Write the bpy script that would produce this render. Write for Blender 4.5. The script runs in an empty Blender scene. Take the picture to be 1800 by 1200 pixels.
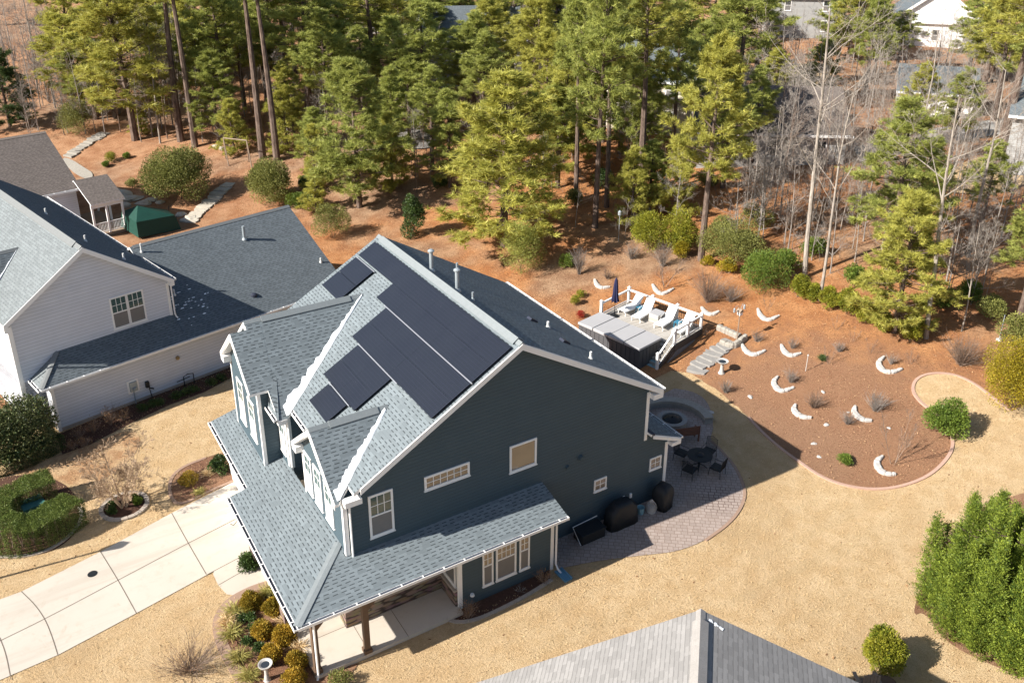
import bpy, bmesh, math, random
import numpy as np
from mathutils import Vector, Matrix

random.seed(7)
RNG = np.random.default_rng(11)
scene = bpy.context.scene
COL = scene.collection

# ------------------------------------------------------------------ camera
FPX = 1576.787                       # focal length in pixels of the 1800 px wide photograph
CPOS = np.array([-9.10521, -26.64754, 26.73598])
YAW, PITCH, ROLL = 0.554488, 0.390942, 0.0046642
_f = np.array([math.sin(YAW)*math.cos(PITCH), math.cos(YAW)*math.cos(PITCH), -math.sin(PITCH)])
_r = np.array([math.cos(YAW), -math.sin(YAW), 0.0])
_u = np.cross(_r, _f)
CR = math.cos(ROLL)*_r + math.sin(ROLL)*_u
CU = -math.sin(ROLL)*_r + math.cos(ROLL)*_u
CF = _f
cam_data = bpy.data.cameras.new('camera')
cam = bpy.data.objects.new('camera', cam_data)
COL.objects.link(cam)
m = Matrix(((CR[0], CU[0], -CF[0], CPOS[0]), (CR[1], CU[1], -CF[1], CPOS[1]), (CR[2], CU[2], -CF[2], CPOS[2]), (0, 0, 0, 1)))
cam.matrix_world = m
cam_data.sensor_width = 36.0
cam_data.lens = FPX/1800*36.0
cam_data.shift_y = -150.0/1800
cam_data.clip_start = 0.5
cam_data.clip_end = 3000
scene.camera = cam

# ------------------------------------------------------------------ sky and sun
SUN_D = Vector((16.0, -1.66, -10.85)).normalized()     # direction the light travels
sun_el = math.asin(-SUN_D.z)
world = bpy.data.worlds.new('World')
scene.world = world
world.use_nodes = True
wn = world.node_tree
sky = wn.nodes.new('ShaderNodeTexSky')
sky.sky_type = 'NISHITA'
sky.sun_disc = False
sky.sun_elevation = sun_el
sky.sun_rotation = math.atan2(-SUN_D.x, -SUN_D.y)
sky.altitude = 100
wn.links.new(sky.outputs[0], wn.nodes['Background'].inputs[0])
wn.nodes['Background'].inputs[1].default_value = 0.068
sd = bpy.data.lights.new('sun', 'SUN')
sd.energy = 5.0
sd.angle = math.radians(0.5)
sd.color = (1.0, 0.95, 0.875)
sun = bpy.data.objects.new('sun', sd)
COL.objects.link(sun)
sun.rotation_euler = SUN_D.to_track_quat('-Z', 'Y').to_euler()
sun.location = (-60, 5, 50)
scene.view_settings.view_transform = 'Standard'
scene.view_settings.look = 'None'
scene.view_settings.exposure = 1.03
scene.view_settings.gamma = 1.0
scene.render.engine = 'CYCLES'
scene.cycles.max_bounces = 6
scene.cycles.transparent_max_bounces = 6

# ------------------------------------------------------------------ terrain
G0 = -0.6
FOOT = np.array([(23.5, -80), (23.6, -2), (24.5, 5), (24.5, 15), (20.5, 30), (9, 52), (1, 68), (-30, 97), (-80, 140)], float)


def foot_dist(x, y):
    x = np.asarray(x, float); y = np.asarray(y, float)
    best = np.full(x.shape, 1e9); sgn = np.ones(x.shape)
    for a, b in zip(FOOT[:-1], FOOT[1:]):
        d = b-a; L2 = d@d
        t = np.clip(((x-a[0])*d[0]+(y-a[1])*d[1])/L2, 0, 1)
        ex = x-(a[0]+t*d[0]); ey = y-(a[1]+t*d[1])
        dd = np.hypot(ex, ey)
        s = np.where(d[0]*ey-d[1]*ex < 0, 1.0, -1.0)
        k = dd < best
        best = np.where(k, dd, best); sgn = np.where(k, s, sgn)
    return best*sgn


def hgt(x, y):
    u = foot_dist(x, y)
    sp = np.log1p(np.exp(np.clip(u/1.2, -30, 30)))*1.2
    sp = np.where(u/1.2 > 29, u, sp)
    yy = np.asarray(y, float)
    a = 0.205 - 0.08/(1+np.exp(np.clip((yy+1.0)/2.0, -30, 30)))    # gentler at the open lawn
    return G0 + 7.2*(1-np.exp(-a*sp/7.2))


def ray(px, py):
    return CF + CR*(px-900)/FPX - CU*(py-450)/FPX


def on_plane_z(px, py, z):
    d = ray(px, py)
    return CPOS + d*(z-CPOS[2])/d[2]


def gp(px, py):
    """point of the terrain seen at a pixel of the 1800x1200 photograph"""
    d = ray(px, py)
    t = np.concatenate([np.linspace(15, 250, 1200), np.linspace(251, 900, 400)])
    p = CPOS + d*t[:, None]
    f = p[:, 2]-hgt(p[:, 0], p[:, 1])
    i = int(np.argmax(f < 0))
    if f[i] >= 0:
        i = len(t)-1
    a, b = t[i-1], t[i]
    for _ in range(30):
        mid = (a+b)/2; q = CPOS+d*mid
        if q[2] > hgt(q[0], q[1]): a = mid
        else: b = mid
    return CPOS + d*a


def height_to(p, py):
    """height of an upright thing standing at p whose top shows at row py"""
    # row = 450 - F*(d.U)/(d.F)
    d = np.array(p)-CPOS
    k = (450-py)/FPX
    # (d+z e).U = k (d+z e).F
    return float((k*(d@CF)-d@CU)/(CU[2]-k*CF[2]))


def depth(p):
    return float((np.array(p)-CPOS)@CF)


# ------------------------------------------------------------------ materials
class NT:
    def __init__(self, name):
        self.m = bpy.data.materials.new(name)
        self.m.use_nodes = True
        self.t = self.m.node_tree
        self.b = self.t.nodes['Principled BSDF']

    def n(self, kind, **kw):
        nd = self.t.nodes.new(kind)
        for k, v in kw.items():
            setattr(nd, k, v)
        return nd

    def l(self, a, b):
        self.t.links.new(a, b)

    def math(self, op, a, b=None, c=None):
        nd = self.n('ShaderNodeMath', operation=op)
        for i, v in enumerate((a, b, c)):
            if v is None: continue
            if isinstance(v, (int, float)): nd.inputs[i].default_value = v
            else: self.l(v, nd.inputs[i])
        return nd.outputs[0]

    def mix(self, f, a, b, blend='MIX'):
        nd = self.n('ShaderNodeMix', data_type='RGBA', blend_type=blend)
        for i, v in ((0, f), (6, a), (7, b)):
            if isinstance(v, (int, float)): nd.inputs[i].default_value = v
            elif isinstance(v, tuple): nd.inputs[i].default_value = (*v, 1)
            else: self.l(v, nd.inputs[i])
        return nd.outputs[2]

    def noise(self, scale, detail=3, rough=0.6, vec=None, dist=0.0):
        nd = self.n('ShaderNodeTexNoise')
        nd.inputs['Scale'].default_value = scale
        nd.inputs['Detail'].default_value = detail
        nd.inputs['Roughness'].default_value = rough
        nd.inputs['Distortion'].default_value = dist
        self.l(vec if vec is not None else self.pos(), nd.inputs['Vector'])
        return nd.outputs['Fac']

    def pos(self):
        if not hasattr(self, '_p'):
            self._p = self.n('ShaderNodeNewGeometry').outputs['Position']
        return self._p

    def obj(self):
        return self.n('ShaderNodeTexCoord').outputs['Object']

    def uv(self):
        if not hasattr(self, '_uv'):
            self._uv = self.n('ShaderNodeUVMap', uv_map='UVMap').outputs[0]
        return self._uv

    def ramp(self, f, stops):
        nd = self.n('ShaderNodeValToRGB')
        cr = nd.color_ramp
        while len(cr.elements) > 1: cr.elements.remove(cr.elements[0])
        for i, (p, c) in enumerate(stops):
            e = cr.elements[0] if i == 0 else cr.elements.new(p)
            e.position = p; e.color = (*c, 1)
        self.l(f, nd.inputs[0])
        return nd.outputs[0]

    def step(self, f, lo, hi):
        nd = self.n('ShaderNodeMapRange')
        nd.interpolation_type = 'SMOOTHSTEP'
        self.l(f, nd.inputs[0])
        nd.inputs[1].default_value = lo; nd.inputs[2].default_value = hi
        return nd.outputs[0]

    def color(self, c):
        if isinstance(c, tuple): self.b.inputs['Base Color'].default_value = (*c, 1)
        else: self.l(c, self.b.inputs['Base Color'])
        return self

    def bump(self, h, strength=0.5, dist=0.02):
        nd = self.n('ShaderNodeBump')
        nd.inputs['Strength'].default_value = strength
        nd.inputs['Distance'].default_value = dist
        self.l(h, nd.inputs['Height'])
        self.l(nd.outputs[0], self.b.inputs['Normal'])
        return self

    def set(self, **kw):
        for k, v in kw.items():
            self.b.inputs[k.replace('_', ' ')].default_value = v
        return self


def plain(name, c, rough=0.6, var=0.12, scale=3.0, metallic=0.0, spec=0.3, fine=0.0):
    t = NT(name)
    f = t.noise(scale, 4, 0.65)
    col = t.mix(f, tuple(v*(1-var) for v in c), tuple(min(1, v*(1+var)) for v in c))
    if fine:
        f2 = t.noise(scale*12, 2, 0.7)
        col = t.mix(t.math('MULTIPLY', t.step(f2, .35, .7), fine), col, tuple(v*.45 for v in c))
    t.color(col).set(Roughness=rough, Metallic=metallic, Specular_IOR_Level=spec)
    return t.m


def siding(name, c, lap=0.16):
    t = NT(name)
    s = t.n('ShaderNodeSeparateXYZ'); t.l(t.pos(), s.inputs[0])
    z = t.math('DIVIDE', s.outputs[2], lap)
    fr = t.math('FRACT', z)
    row = t.math('FLOOR', z)
    wn_ = t.n('ShaderNodeTexWhiteNoise', noise_dimensions='1D'); t.l(row, wn_.inputs['W'])
    big = t.noise(0.9, 3)
    col = t.mix(big, tuple(v*.9 for v in c), tuple(v*1.1 for v in c))
    col = t.mix(t.math('MULTIPLY', wn_.outputs[0], .12), col, tuple(v*.6 for v in c))
    line = t.math('SUBTRACT', 1.0, t.step(fr, .0, .14))
    col = t.mix(t.math('MULTIPLY', line, .75), col, tuple(v*.35 for v in c))
    t.color(col).bump(t.math('SUBTRACT', 1.0, fr), .9, .02).set(Roughness=.6, Specular_IOR_Level=.25)
    return t.m


def shingle(name, c, dash=0.75, tabw=0.34, rowh=0.155, contrast=.14, courses=0.14):
    """laminated roof shingles laid out in metres along the slope"""
    t = NT(name)
    s = t.n('ShaderNodeSeparateXYZ'); t.l(t.uv(), s.inputs[0])
    v = t.math('DIVIDE', s.outputs[1], rowh)
    row = t.math('FLOOR', v); fv = t.math('FRACT', v)
    w1 = t.n('ShaderNodeTexWhiteNoise', noise_dimensions='1D'); t.l(row, w1.inputs['W'])
    u = t.math('ADD', t.math('DIVIDE', s.outputs[0], tabw), t.math('MULTIPLY', w1.outputs[0], 9.0))
    cell = t.math('FLOOR', u); fu = t.math('FRACT', u)
    cv = t.n('ShaderNodeCombineXYZ'); t.l(cell, cv.inputs[0]); t.l(row, cv.inputs[1])
    w2 = t.n('ShaderNodeTexWhiteNoise', noise_dimensions='2D'); t.l(cv.outputs[0], w2.inputs['Vector'])
    base = t.mix(w2.outputs[0], tuple(x*(1-contrast) for x in c), tuple(x*(1+contrast) for x in c))
    big = t.noise(.35, 4, .6)
    base = t.mix(t.math('MULTIPLY', t.step(big, .4, .75), .22), base, tuple(x*.75 for x in c))
    gr = t.noise(45, 2, .8)
    base = t.mix(t.math('MULTIPLY', t.step(gr, .4, .7), .3), base, tuple(x*.55 for x in c))
    da = t.math('MULTIPLY', t.math('LESS_THAN', fv, .27), t.math('LESS_THAN', fu, .60))
    da = t.math('MULTIPLY', da, t.math('GREATER_THAN', w2.outputs[0], .12))
    ln = t.math('MULTIPLY', t.math('LESS_THAN', fv, .10), courses)
    dk = t.math('MAXIMUM', t.math('MULTIPLY', da, dash), ln)
    col = t.mix(dk, base, tuple(x*.16 for x in c))  # tab dashes and course lines: shade of the laps baked into the colour
    t.color(col).set(Roughness=.92, Specular_IOR_Level=.15)
    hgt_ = t.math('SUBTRACT', fv, t.math('MULTIPLY', da, .6))
    t.bump(hgt_, .35, .012)
    return t.m


def leafmat(name, lo, hi, transl=.3, rough=.55, objvar=.25):
    t = NT(name)
    at = t.n('ShaderNodeAttribute', attribute_name='tint')
    col = t.mix(at.outputs['Fac'], lo, hi)
    oi = t.n('ShaderNodeObjectInfo')
    col = t.mix(t.math('MULTIPLY', oi.outputs['Random'], objvar), col, tuple(v*.6 for v in hi))
    t.color(col).set(Roughness=rough, Specular_IOR_Level=.25)
    tr = t.n('ShaderNodeBsdfTranslucent'); t.l(col, tr.inputs[0])
    mx = t.n('ShaderNodeMixShader'); mx.inputs[0].default_value = transl
    t.l(t.b.outputs[0], mx.inputs[1]); t.l(tr.outputs[0], mx.inputs[2])
    t.l(mx.outputs[0], t.t.nodes['Material Output'].inputs[0])
    return t.m


def bark(name, a, b, scale=6):
    t = NT(name)
    mp = t.n('ShaderNodeMapping'); mp.inputs['Scale'].default_value = (1, 1, .25)
    t.l(t.obj(), mp.inputs[0])
    f = t.noise(scale, 5, .7, mp.outputs[0])
    t.color(t.mix(t.step(f, .3, .7), a, b)).set(Roughness=.9, Specular_IOR_Level=.1)
    t.bump(f, .8, .05)
    return t.m


def glass(name, c, ior=1.9, rough=.06):
    t = NT(name)
    f = t.noise(1.2, 2)
    t.color(t.mix(f, tuple(v*.8 for v in c), tuple(v*1.2 for v in c))).set(Roughness=rough, IOR=ior, Specular_IOR_Level=.5)
    return t.m


M = {}
# lawn: dormant, straw coloured
t = NT('dormant_lawn')
n1 = t.noise(.16, 4, .6); n2 = t.noise(1.3, 4, .65); n3 = t.noise(9, 3, .7); n4 = t.noise(34, 2, .8)
c = t.mix(t.step(n2, .3, .72), (.62, .43, .235), (.76, .57, .345))
c = t.mix(t.math('MULTIPLY', t.step(n1, .45, .75), .55), c, (.53, .36, .195))
c = t.mix(t.math('MULTIPLY', t.step(n3, .45, .75), .45), c, (.46, .30, .15))
c = t.mix(t.math('MULTIPLY', t.step(n4, .42, .68), .42), c, (.34, .21, .095))
mp = t.n('ShaderNodeMapping'); mp.inputs['Scale'].default_value = (.12, 1.1, 1); mp.inputs['Rotation'].default_value = (0, 0, -.5); t.l(t.pos(), mp.inputs[0])
n6 = t.noise(1.0, 3, .55, mp.outputs[0])
c = t.mix(t.math('MULTIPLY', t.step(n6, .45, .7), .22), c, (.50, .38, .22))
n7 = t.noise(.33, 5, .7)
c = t.mix(t.math('MULTIPLY', t.step(n7, .54, .70), .32), c, (.47, .33, .19))
t.color(c).bump(t.math('ADD', n3, n4), 1.0, .09).set(Roughness=1, Specular_IOR_Level=.05)
M['lawn'] = t.m
t = NT('leaf_strewn_lawn')
n2 = t.noise(1.1, 4, .65); n3 = t.noise(9, 3, .75); n4 = t.noise(30, 2, .8)
c = t.mix(t.step(n2, .35, .65), (.44, .25, .13), (.62, .43, .25))
c = t.mix(t.math('MULTIPLY', t.step(n3, .45, .75), .5), c, (.26, .14, .07))
c = t.mix(t.math('MULTIPLY', t.step(n4, .5, .7), .5), c, (.62, .44, .28))
t.color(c).bump(t.math('ADD', n3, n4), 1.0, .09).set(Roughness=1, Specular_IOR_Level=.05)
M['lawn_leafy'] = t.m
# forest floor and planting beds
t = NT('pine_straw')
n1 = t.noise(.07, 4, .6); n2 = t.noise(.7, 4, .6); n3 = t.noise(7, 4, .75); n4 = t.noise(26, 3, .8)
c = t.mix(t.step(n2, .3, .7), (.43, .175, .068), (.60, .295, .128))
c = t.mix(t.step(n1, .46, .62), c, t.mix(t.step(n2, .3, .7), (.30, .17, .10), (.48, .31, .19)))
def zone(cx, cy, lo, hi):
    v = t.n('ShaderNodeVectorMath', operation='DISTANCE'); t.l(t.pos(), v.inputs[0]); v.inputs[1].default_value = (cx, cy, 0)
    d_ = t.math('ADD', v.outputs['Value'], t.math('MULTIPLY', t.math('SUBTRACT', n2, .5), 9.0))
    return t.step(d_, lo, hi)
bedz = t.math('SUBTRACT', 1.0, zone(26.5, -1.0, 6.0, 13.0))
c = t.mix(t.math('MULTIPLY', bedz, .85), c, t.mix(t.step(n3, .3, .7), (.27, .14, .085), (.47, .28, .17)))
farz = zone(30, 14, 24.0, 46.0)
c = t.mix(t.math('MULTIPLY', farz, .45), c, t.mix(t.step(n2, .3, .7), (.27, .165, .11), (.47, .325, .23)))
c = t.mix(t.math('MULTIPLY', t.step(n3, .45, .72), .65), c, (.18, .085, .045))
c = t.mix(t.math('MULTIPLY', t.step(n4, .55, .72), .75), c, (.66, .46, .30))
t.color(c).bump(t.math('ADD', n3, n4), 1.0, .12).set(Roughness=1, Specular_IOR_Level=.05)
M['straw'] = t.m
t = NT('brown_mulch')
n2 = t.noise(.5, 4, .6); n3 = t.noise(8, 4, .75); n4 = t.noise(28, 3, .8)
c = t.mix(t.step(n2, .35, .65), (.26, .135, .085), (.42, .25, .15))
c = t.mix(t.math('MULTIPLY', t.step(n3, .45, .7), .6), c, (.085, .042, .03))
c = t.mix(t.math('MULTIPLY', t.step(n4, .56, .72), .7), c, (.46, .34, .23))
t.color(c).bump(t.math('ADD', n3, n4), 1.0, .10).set(Roughness=1, Specular_IOR_Level=.05)
M['mulch'] = t.m
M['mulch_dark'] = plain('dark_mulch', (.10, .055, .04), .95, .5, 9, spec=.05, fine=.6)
t = NT('concrete')
n1 = t.noise(.35, 4, .6); n2 = t.noise(2.2, 4, .7); n3 = t.noise(30, 2, .8)
c = t.mix(n1, (.455, .405, .34), (.55, .495, .425))
c = t.mix(t.math('MULTIPLY', t.step(n2, .5, .8), .4), c, (.40, .33, .25))
n5 = t.noise(.8, 5, .7, dist=1.5)
c = t.mix(t.math('MULTIPLY', t.step(n5, .60, .72), .35), c, (.36, .29, .215))
mp = t.n('ShaderNodeMapping'); mp.inputs['Scale'].default_value = (.10, 1.6, 1); mp.inputs['Rotation'].default_value = (0, 0, .03); t.l(t.pos(), mp.inputs[0])
n6 = t.noise(1.0, 4, .6, mp.outputs[0])
c = t.mix(t.math('MULTIPLY', t.step(n6, .50, .70), .38), c, (.37, .32, .26))
n7 = t.noise(.9, 2, .5)
c = t.mix(t.math('MULTIPLY', t.step(n7, .70, .76), .4), c, (.30, .255, .205))
c = t.mix(t.math('MULTIPLY', t.step(n3, .5, .75), .15), c, (.36, .30, .23))
t.color(c).bump(n3, .15, .01).set(Roughness=.85, Specular_IOR_Level=.2)
M['concrete'] = t.m
M['joint'] = plain('dark_slab_joint_line', (.16, .13, .10), .95, .2)  # even dark tone of the joints between slabs
# pavers
t = NT('patio_pavers')
mp = t.n('ShaderNodeMapping'); mp.inputs['Rotation'].default_value = (0, 0, math.radians(38)); t.l(t.pos(), mp.inputs[0])
br = t.n('ShaderNodeTexBrick'); t.l(mp.outputs[0], br.inputs[0])
br.inputs['Scale'].default_value = 1.0; br.inputs['Brick Width'].default_value = .30; br.inputs['Row Height'].default_value = .22; br.offset = .4; br.squash = .8; br.squash_frequency = 3
br.inputs['Mortar Size'].default_value = .016; br.inputs['Mortar Smooth'].default_value = .2
br.inputs[1].default_value = (.30, .245, .215, 1); br.inputs[2].default_value = (.365, .30, .265, 1); br.inputs[3].default_value = (.21, .155, .125, 1)
n1 = t.noise(.6, 4, .65); n2 = t.noise(14, 3, .7)
c = t.mix(t.math('MULTIPLY', t.step(n1, .55, .72), .5), br.outputs[0], (.22, .15, .11))
c = t.mix(t.math('MULTIPLY', t.step(n2, .4, .7), .4), c, (.25, .185, .15))
v = t.n('ShaderNodeVectorMath', operation='DISTANCE'); t.l(t.pos(), v.inputs[0]); v.inputs[1].default_value = (18.0, -1.5, -.54)
st_ = t.math('MULTIPLY', t.math('SUBTRACT', 1.0, t.step(t.math('ADD', v.outputs['Value'], t.math('MULTIPLY', t.math('SUBTRACT', n1, .5), 2.5)), .5, 1.5)), br.outputs[1])
c = t.mix(t.math('MULTIPLY', st_, .85), c, (.07, .035, .025))
t.color(c).bump(br.outputs[1], -.4, .012).set(Roughness=.8, Specular_IOR_Level=.25)
M['pavers'] = t.m
# stacked stone
t = NT('stacked_stone')
mp = t.n('ShaderNodeMapping'); mp.inputs['Scale'].default_value = (2.2, 2.2, 9); t.l(t.pos(), mp.inputs[0])
vo = t.n('ShaderNodeTexVoronoi'); vo.inputs['Scale'].default_value = 1.0; t.l(mp.outputs[0], vo.inputs['Vector'])
c = t.mix(.55, vo.outputs['Color'], (.19, .125, .085))
c = t.mix(.85, c, (.20, .135, .095))
c2 = t.mix(t.step(vo.outputs['Distance'], .45, .75), c, (.05, .035, .03))
t.color(c2).bump(vo.outputs['Distance'], -.8, .03).set(Roughness=.9)
M['stone_veneer'] = t.m
M['wallstone'] = plain('pale_wall_stone', (.50, .475, .44), .9, .3, 5, fine=.5)
M['palestone'] = plain('lichened_wall_stone', (.35, .32, .275), .9, .35, 4, fine=.5)
M['stepstone'] = plain('slate_step_stone', (.30, .285, .265), .9, .35, 4, fine=.45)
M['gravel'] = plain('grey_gravel', (.24, .225, .21), .95, .35, 5, fine=.5)
M['greystone'] = plain('grey_flagstone', (.40, .38, .35), .9, .3, 4, fine=.35)
M['boulder'] = plain('pale_boulder', (.50, .45, .37), .9, .3, 3, fine=.3)
M['edging'] = plain('pink_concrete_edging', (.46, .30, .23), .9, .2, 5, fine=.3)
M['edging_grey'] = plain('grey_block_edging', (.42, .36, .30), .9, .3, 5, fine=.35)
M['edging_brown'] = plain('brown_concrete_edging', (.33, .22, .16), .9, .2, 4, fine=.3)
M['teal'] = siding('teal_lap_siding', (.060, .090, .108))
M['white_siding'] = siding('white_lap_siding', (.60, .62, .67), .19)
M['cream_siding'] = siding('cream_lap_siding', (.66, .60, .48), .18)
M['grey_siding'] = siding('grey_lap_siding', (.36, .36, .35), .18)
M['tan_siding'] = siding('tan_lap_siding', (.44, .40, .34), .18)
M['trim'] = plain('white_trim_paint', (.80, .79, .77), .45, .04, 2)
M['shingle'] = shingle('blue_grey_shingles', (.172, .200, .214))
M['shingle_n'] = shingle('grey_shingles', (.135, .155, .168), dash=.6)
M['shingle_nl'] = shingle('sunlit_grey_shingles', (.185, .205, .21), dash=.35)  # paler copy for the sunlit slopes, sunlight put into the colour
M['shingle_b'] = shingle('brown_grey_shingles', (.165, .14, .125), dash=.6)
M['shingle_f'] = shingle('weathered_grey_shingles', (.26, .25, .24), dash=.22, contrast=.14, courses=.45)
M['ridge'] = plain('ridge_cap_shingle', (.215, .238, .245), .9, .15, 6, fine=.3)
M['ridge_n'] = plain('grey_ridge_cap', (.19, .20, .20), .9, .15, 6, fine=.3)
M['ridge_b'] = plain('brown_ridge_cap', (.23, .19, .16), .9, .15, 6, fine=.3)
M['ridge_f'] = plain('weathered_ridge_cap', (.32, .30, .28), .9, .2, 3, fine=.3)
M['gutter_in'] = plain('gutter_shade_and_dark_metal', (.035, .04, .06), .5, .3)  # dark metal, also the painted shade inside the gutters
M['glass_teal'] = glass('green_tinted_glass', (.055, .10, .095), 1.8)
M['glass_tan'] = glass('lawn_reflection_glass', (.22, .17, .12), 1.9)  # tan of the reflected lawn painted into the pane colour
M['glass_dark'] = glass('dark_window_glass', (.03, .035, .04), 1.7)
M['screen'] = plain('insect_screen', (.17, .165, .16), .5, .12, 5, spec=.4)
M['screen_lit'] = plain('sunlit_insect_screen', (.42, .40, .40), .5, .1, 3, spec=.4)  # lighter copy of the screen with the sun on it painted in
M['snow'] = plain('old_snow', (.86, .88, .90), .7, .05, 8)
t = NT('solar_cells')
s = t.n('ShaderNodeSeparateXYZ'); t.l(t.uv(), s.inputs[0])
fu = t.math('FRACT', t.math('DIVIDE', s.outputs[0], .105)); fv = t.math('FRACT', t.math('DIVIDE', s.outputs[1], .158))
g = t.math('MAXIMUM', t.math('LESS_THAN', fu, .10), t.math('LESS_THAN', fv, .07))
n1 = t.noise(.8, 3)
c = t.mix(n1, (.011, .013, .020), (.018, .021, .028))
c = t.mix(t.math('MULTIPLY', g, .5), c, (.05, .055, .08))
n2 = t.noise(22, 2, .5)
c = t.mix(t.math('MULTIPLY', t.step(n2, .73, .78), .5), c, (.3, .3, .32))
t.color(c).set(Roughness=.28, Specular_IOR_Level=.5, IOR=1.5)
M['solar'] = t.m
M['alu'] = plain('aluminium_rail', (.45, .46, .48), .4, .1, metallic=.6)
M['black_frame'] = plain('black_panel_frame', (.02, .02, .024), .4, .1)
M['pipe'] = plain('grey_vent_pipe', (.34, .38, .40), .5, .1, metallic=.3)
M['pvc'] = plain('white_pvc_pipe', (.72, .71, .68), .5, .08)
M['metal_dark'] = plain('dark_iron', (.025, .027, .03), .5, .2, metallic=.4)
M['cover_black'] = plain('black_vinyl_cover', (.013, .015, .018), .55, .3, 4, spec=.35)
M['wood_post'] = plain('brown_stained_wood', (.135, .085, .055), .7, .25, 4, fine=.3)
M['wood_bench'] = plain('reddish_bench_wood', (.17, .075, .05), .6, .25, 4, fine=.3)
M['wood_grey'] = plain('weathered_wood', (.30, .225, .165), .85, .25, 6, fine=.4)
t = NT('grey_deck_boards')
s = t.n('ShaderNodeSeparateXYZ'); t.l(t.uv(), s.inputs[0])
fv = t.math('FRACT', t.math('DIVIDE', s.outputs[1], .14)); row = t.math('FLOOR', t.math('DIVIDE', s.outputs[1], .14))
w1 = t.n('ShaderNodeTexWhiteNoise', noise_dimensions='1D'); t.l(row, w1.inputs['W'])
c = t.mix(w1.outputs[0], (.36, .33, .29), (.46, .43, .385))
c = t.mix(t.math('LESS_THAN', fv, .09), c, (.06, .055, .05))
t.color(c).set(Roughness=.8)
M['deck'] = t.m
M['deck_skirt'] = plain('dark_deck_fascia', (.085, .072, .063), .8, .2, 3, fine=.3)
M['spa_cover'] = plain('grey_spa_cover', (.37, .365, .37), .6, .06, 1.5)
M['spa_side'] = plain('charcoal_spa_cabinet', (.075, .075, .08), .7, .15, 3)
M['navy'] = plain('navy_canvas', (.018, .02, .06), .85, .3, 5)
M['blue_plastic'] = plain('teal_blue_plastic', (.03, .16, .25), .4, .1)
M['green_tarp'] = plain('green_tarpaulin', (.010, .052, .038), .6, .3, 2)
M['pale_blue'] = plain('pale_blue_paint', (.25, .42, .46), .5, .1)
M['util_green'] = plain('utility_box_green', (.05, .15, .14), .55, .2, 4)
M['splash_blue'] = plain('blue_splash_block', (.10, .24, .36), .7, .15)
M['bark_pine'] = bark('pine_bark', (.075, .05, .04), (.20, .15, .12))
M['bark_grey'] = bark('pale_grey_bark', (.20, .17, .14), (.40, .35, .30))
M['bark_tan'] = bark('smooth_tan_bark', (.30, .205, .13), (.48, .36, .25))
M['twig'] = bark('twig_bark', (.15, .105, .08), (.30, .225, .175))
M['twig_grey'] = bark('grey_twigs', (.19, .165, .145), (.35, .31, .275))
M['pine_y'] = leafmat('yellow_green_needles', (.23, .24, .045), (.68, .64, .15), .42, .45)
M['pine_g'] = leafmat('green_needles', (.165, .20, .045), (.57, .59, .16), .42, .45)
M['pine_d'] = leafmat('dark_green_needles', (.03, .06, .02), (.12, .17, .05))
M['cypress'] = leafmat('cypress_sprays', (.022, .065, .012), (.32, .385, .05), .25)
M['leaf_dark'] = leafmat('dark_glossy_leaves', (.02, .042, .014), (.11, .17, .045), .2, .4)
M['leaf_mid'] = leafmat('mid_green_leaves', (.05, .10, .016), (.22, .29, .045), .25, .5)
M['leaf_lime'] = leafmat('lime_yellow_leaves', (.10, .14, .014), (.38, .35, .04), .3, .5)
M['leaf_hedge'] = leafmat('clipped_hedge_leaves', (.045, .085, .018), (.25, .30, .07), .2, .5)
M['leaf_gold'] = leafmat('golden_leaves', (.17, .15, .014), (.50, .38, .03), .3, .5)
M['leaf_olive'] = leafmat('olive_leaves', (.085, .10, .025), (.31, .31, .085), .25, .6)
M['leaf_rust'] = leafmat('rust_and_green_leaves', (.14, .13, .015), (.58, .36, .045), .25, .6)
M['leaf_straw'] = leafmat('straw_blades', (.48, .335, .16), (.84, .645, .38), .4, .8, .05)
M['leaf_ygrass'] = leafmat('yellow_green_blades', (.22, .22, .05), (.58, .50, .17), .3, .6, .1)
M['leaf_red'] = leafmat('red_leaves', (.20, .02, .015), (.45, .05, .03), .2, .5)
M['leaf_pink'] = leafmat('green_and_bronze_leaves', (.025, .055, .018), (.22, .22, .09), .2, .45)
M['litter'] = leafmat('fallen_leaves', (.16, .07, .035), (.58, .37, .20), .1, .9, .05)
M['brown_leaf'] = leafmat('dry_brown_leaves', (.20, .10, .045), (.40, .24, .12), .3, .8, .1)


# ------------------------------------------------------------------ builders
def obj_props(o, label=None, cat=None, group=None, kind=None):
    if label: o['label'] = label
    if cat: o['category'] = cat
    if group: o['group'] = group
    if kind: o['kind'] = kind
    return o


def thing(name, loc, label, cat, group=None, rotz=0.0):
    o = bpy.data.objects.new(name, None)
    o.empty_display_size = .3
    o.location = tuple(float(v) for v in loc)
    o.rotation_euler = (0, 0, rotz)
    COL.objects.link(o)
    return obj_props(o, label, cat, group)


def origin_of(parent):
    v = np.zeros(3)
    while parent is not None:
        v = v + np.array(parent.location)
        parent = parent.parent
    return v


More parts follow.
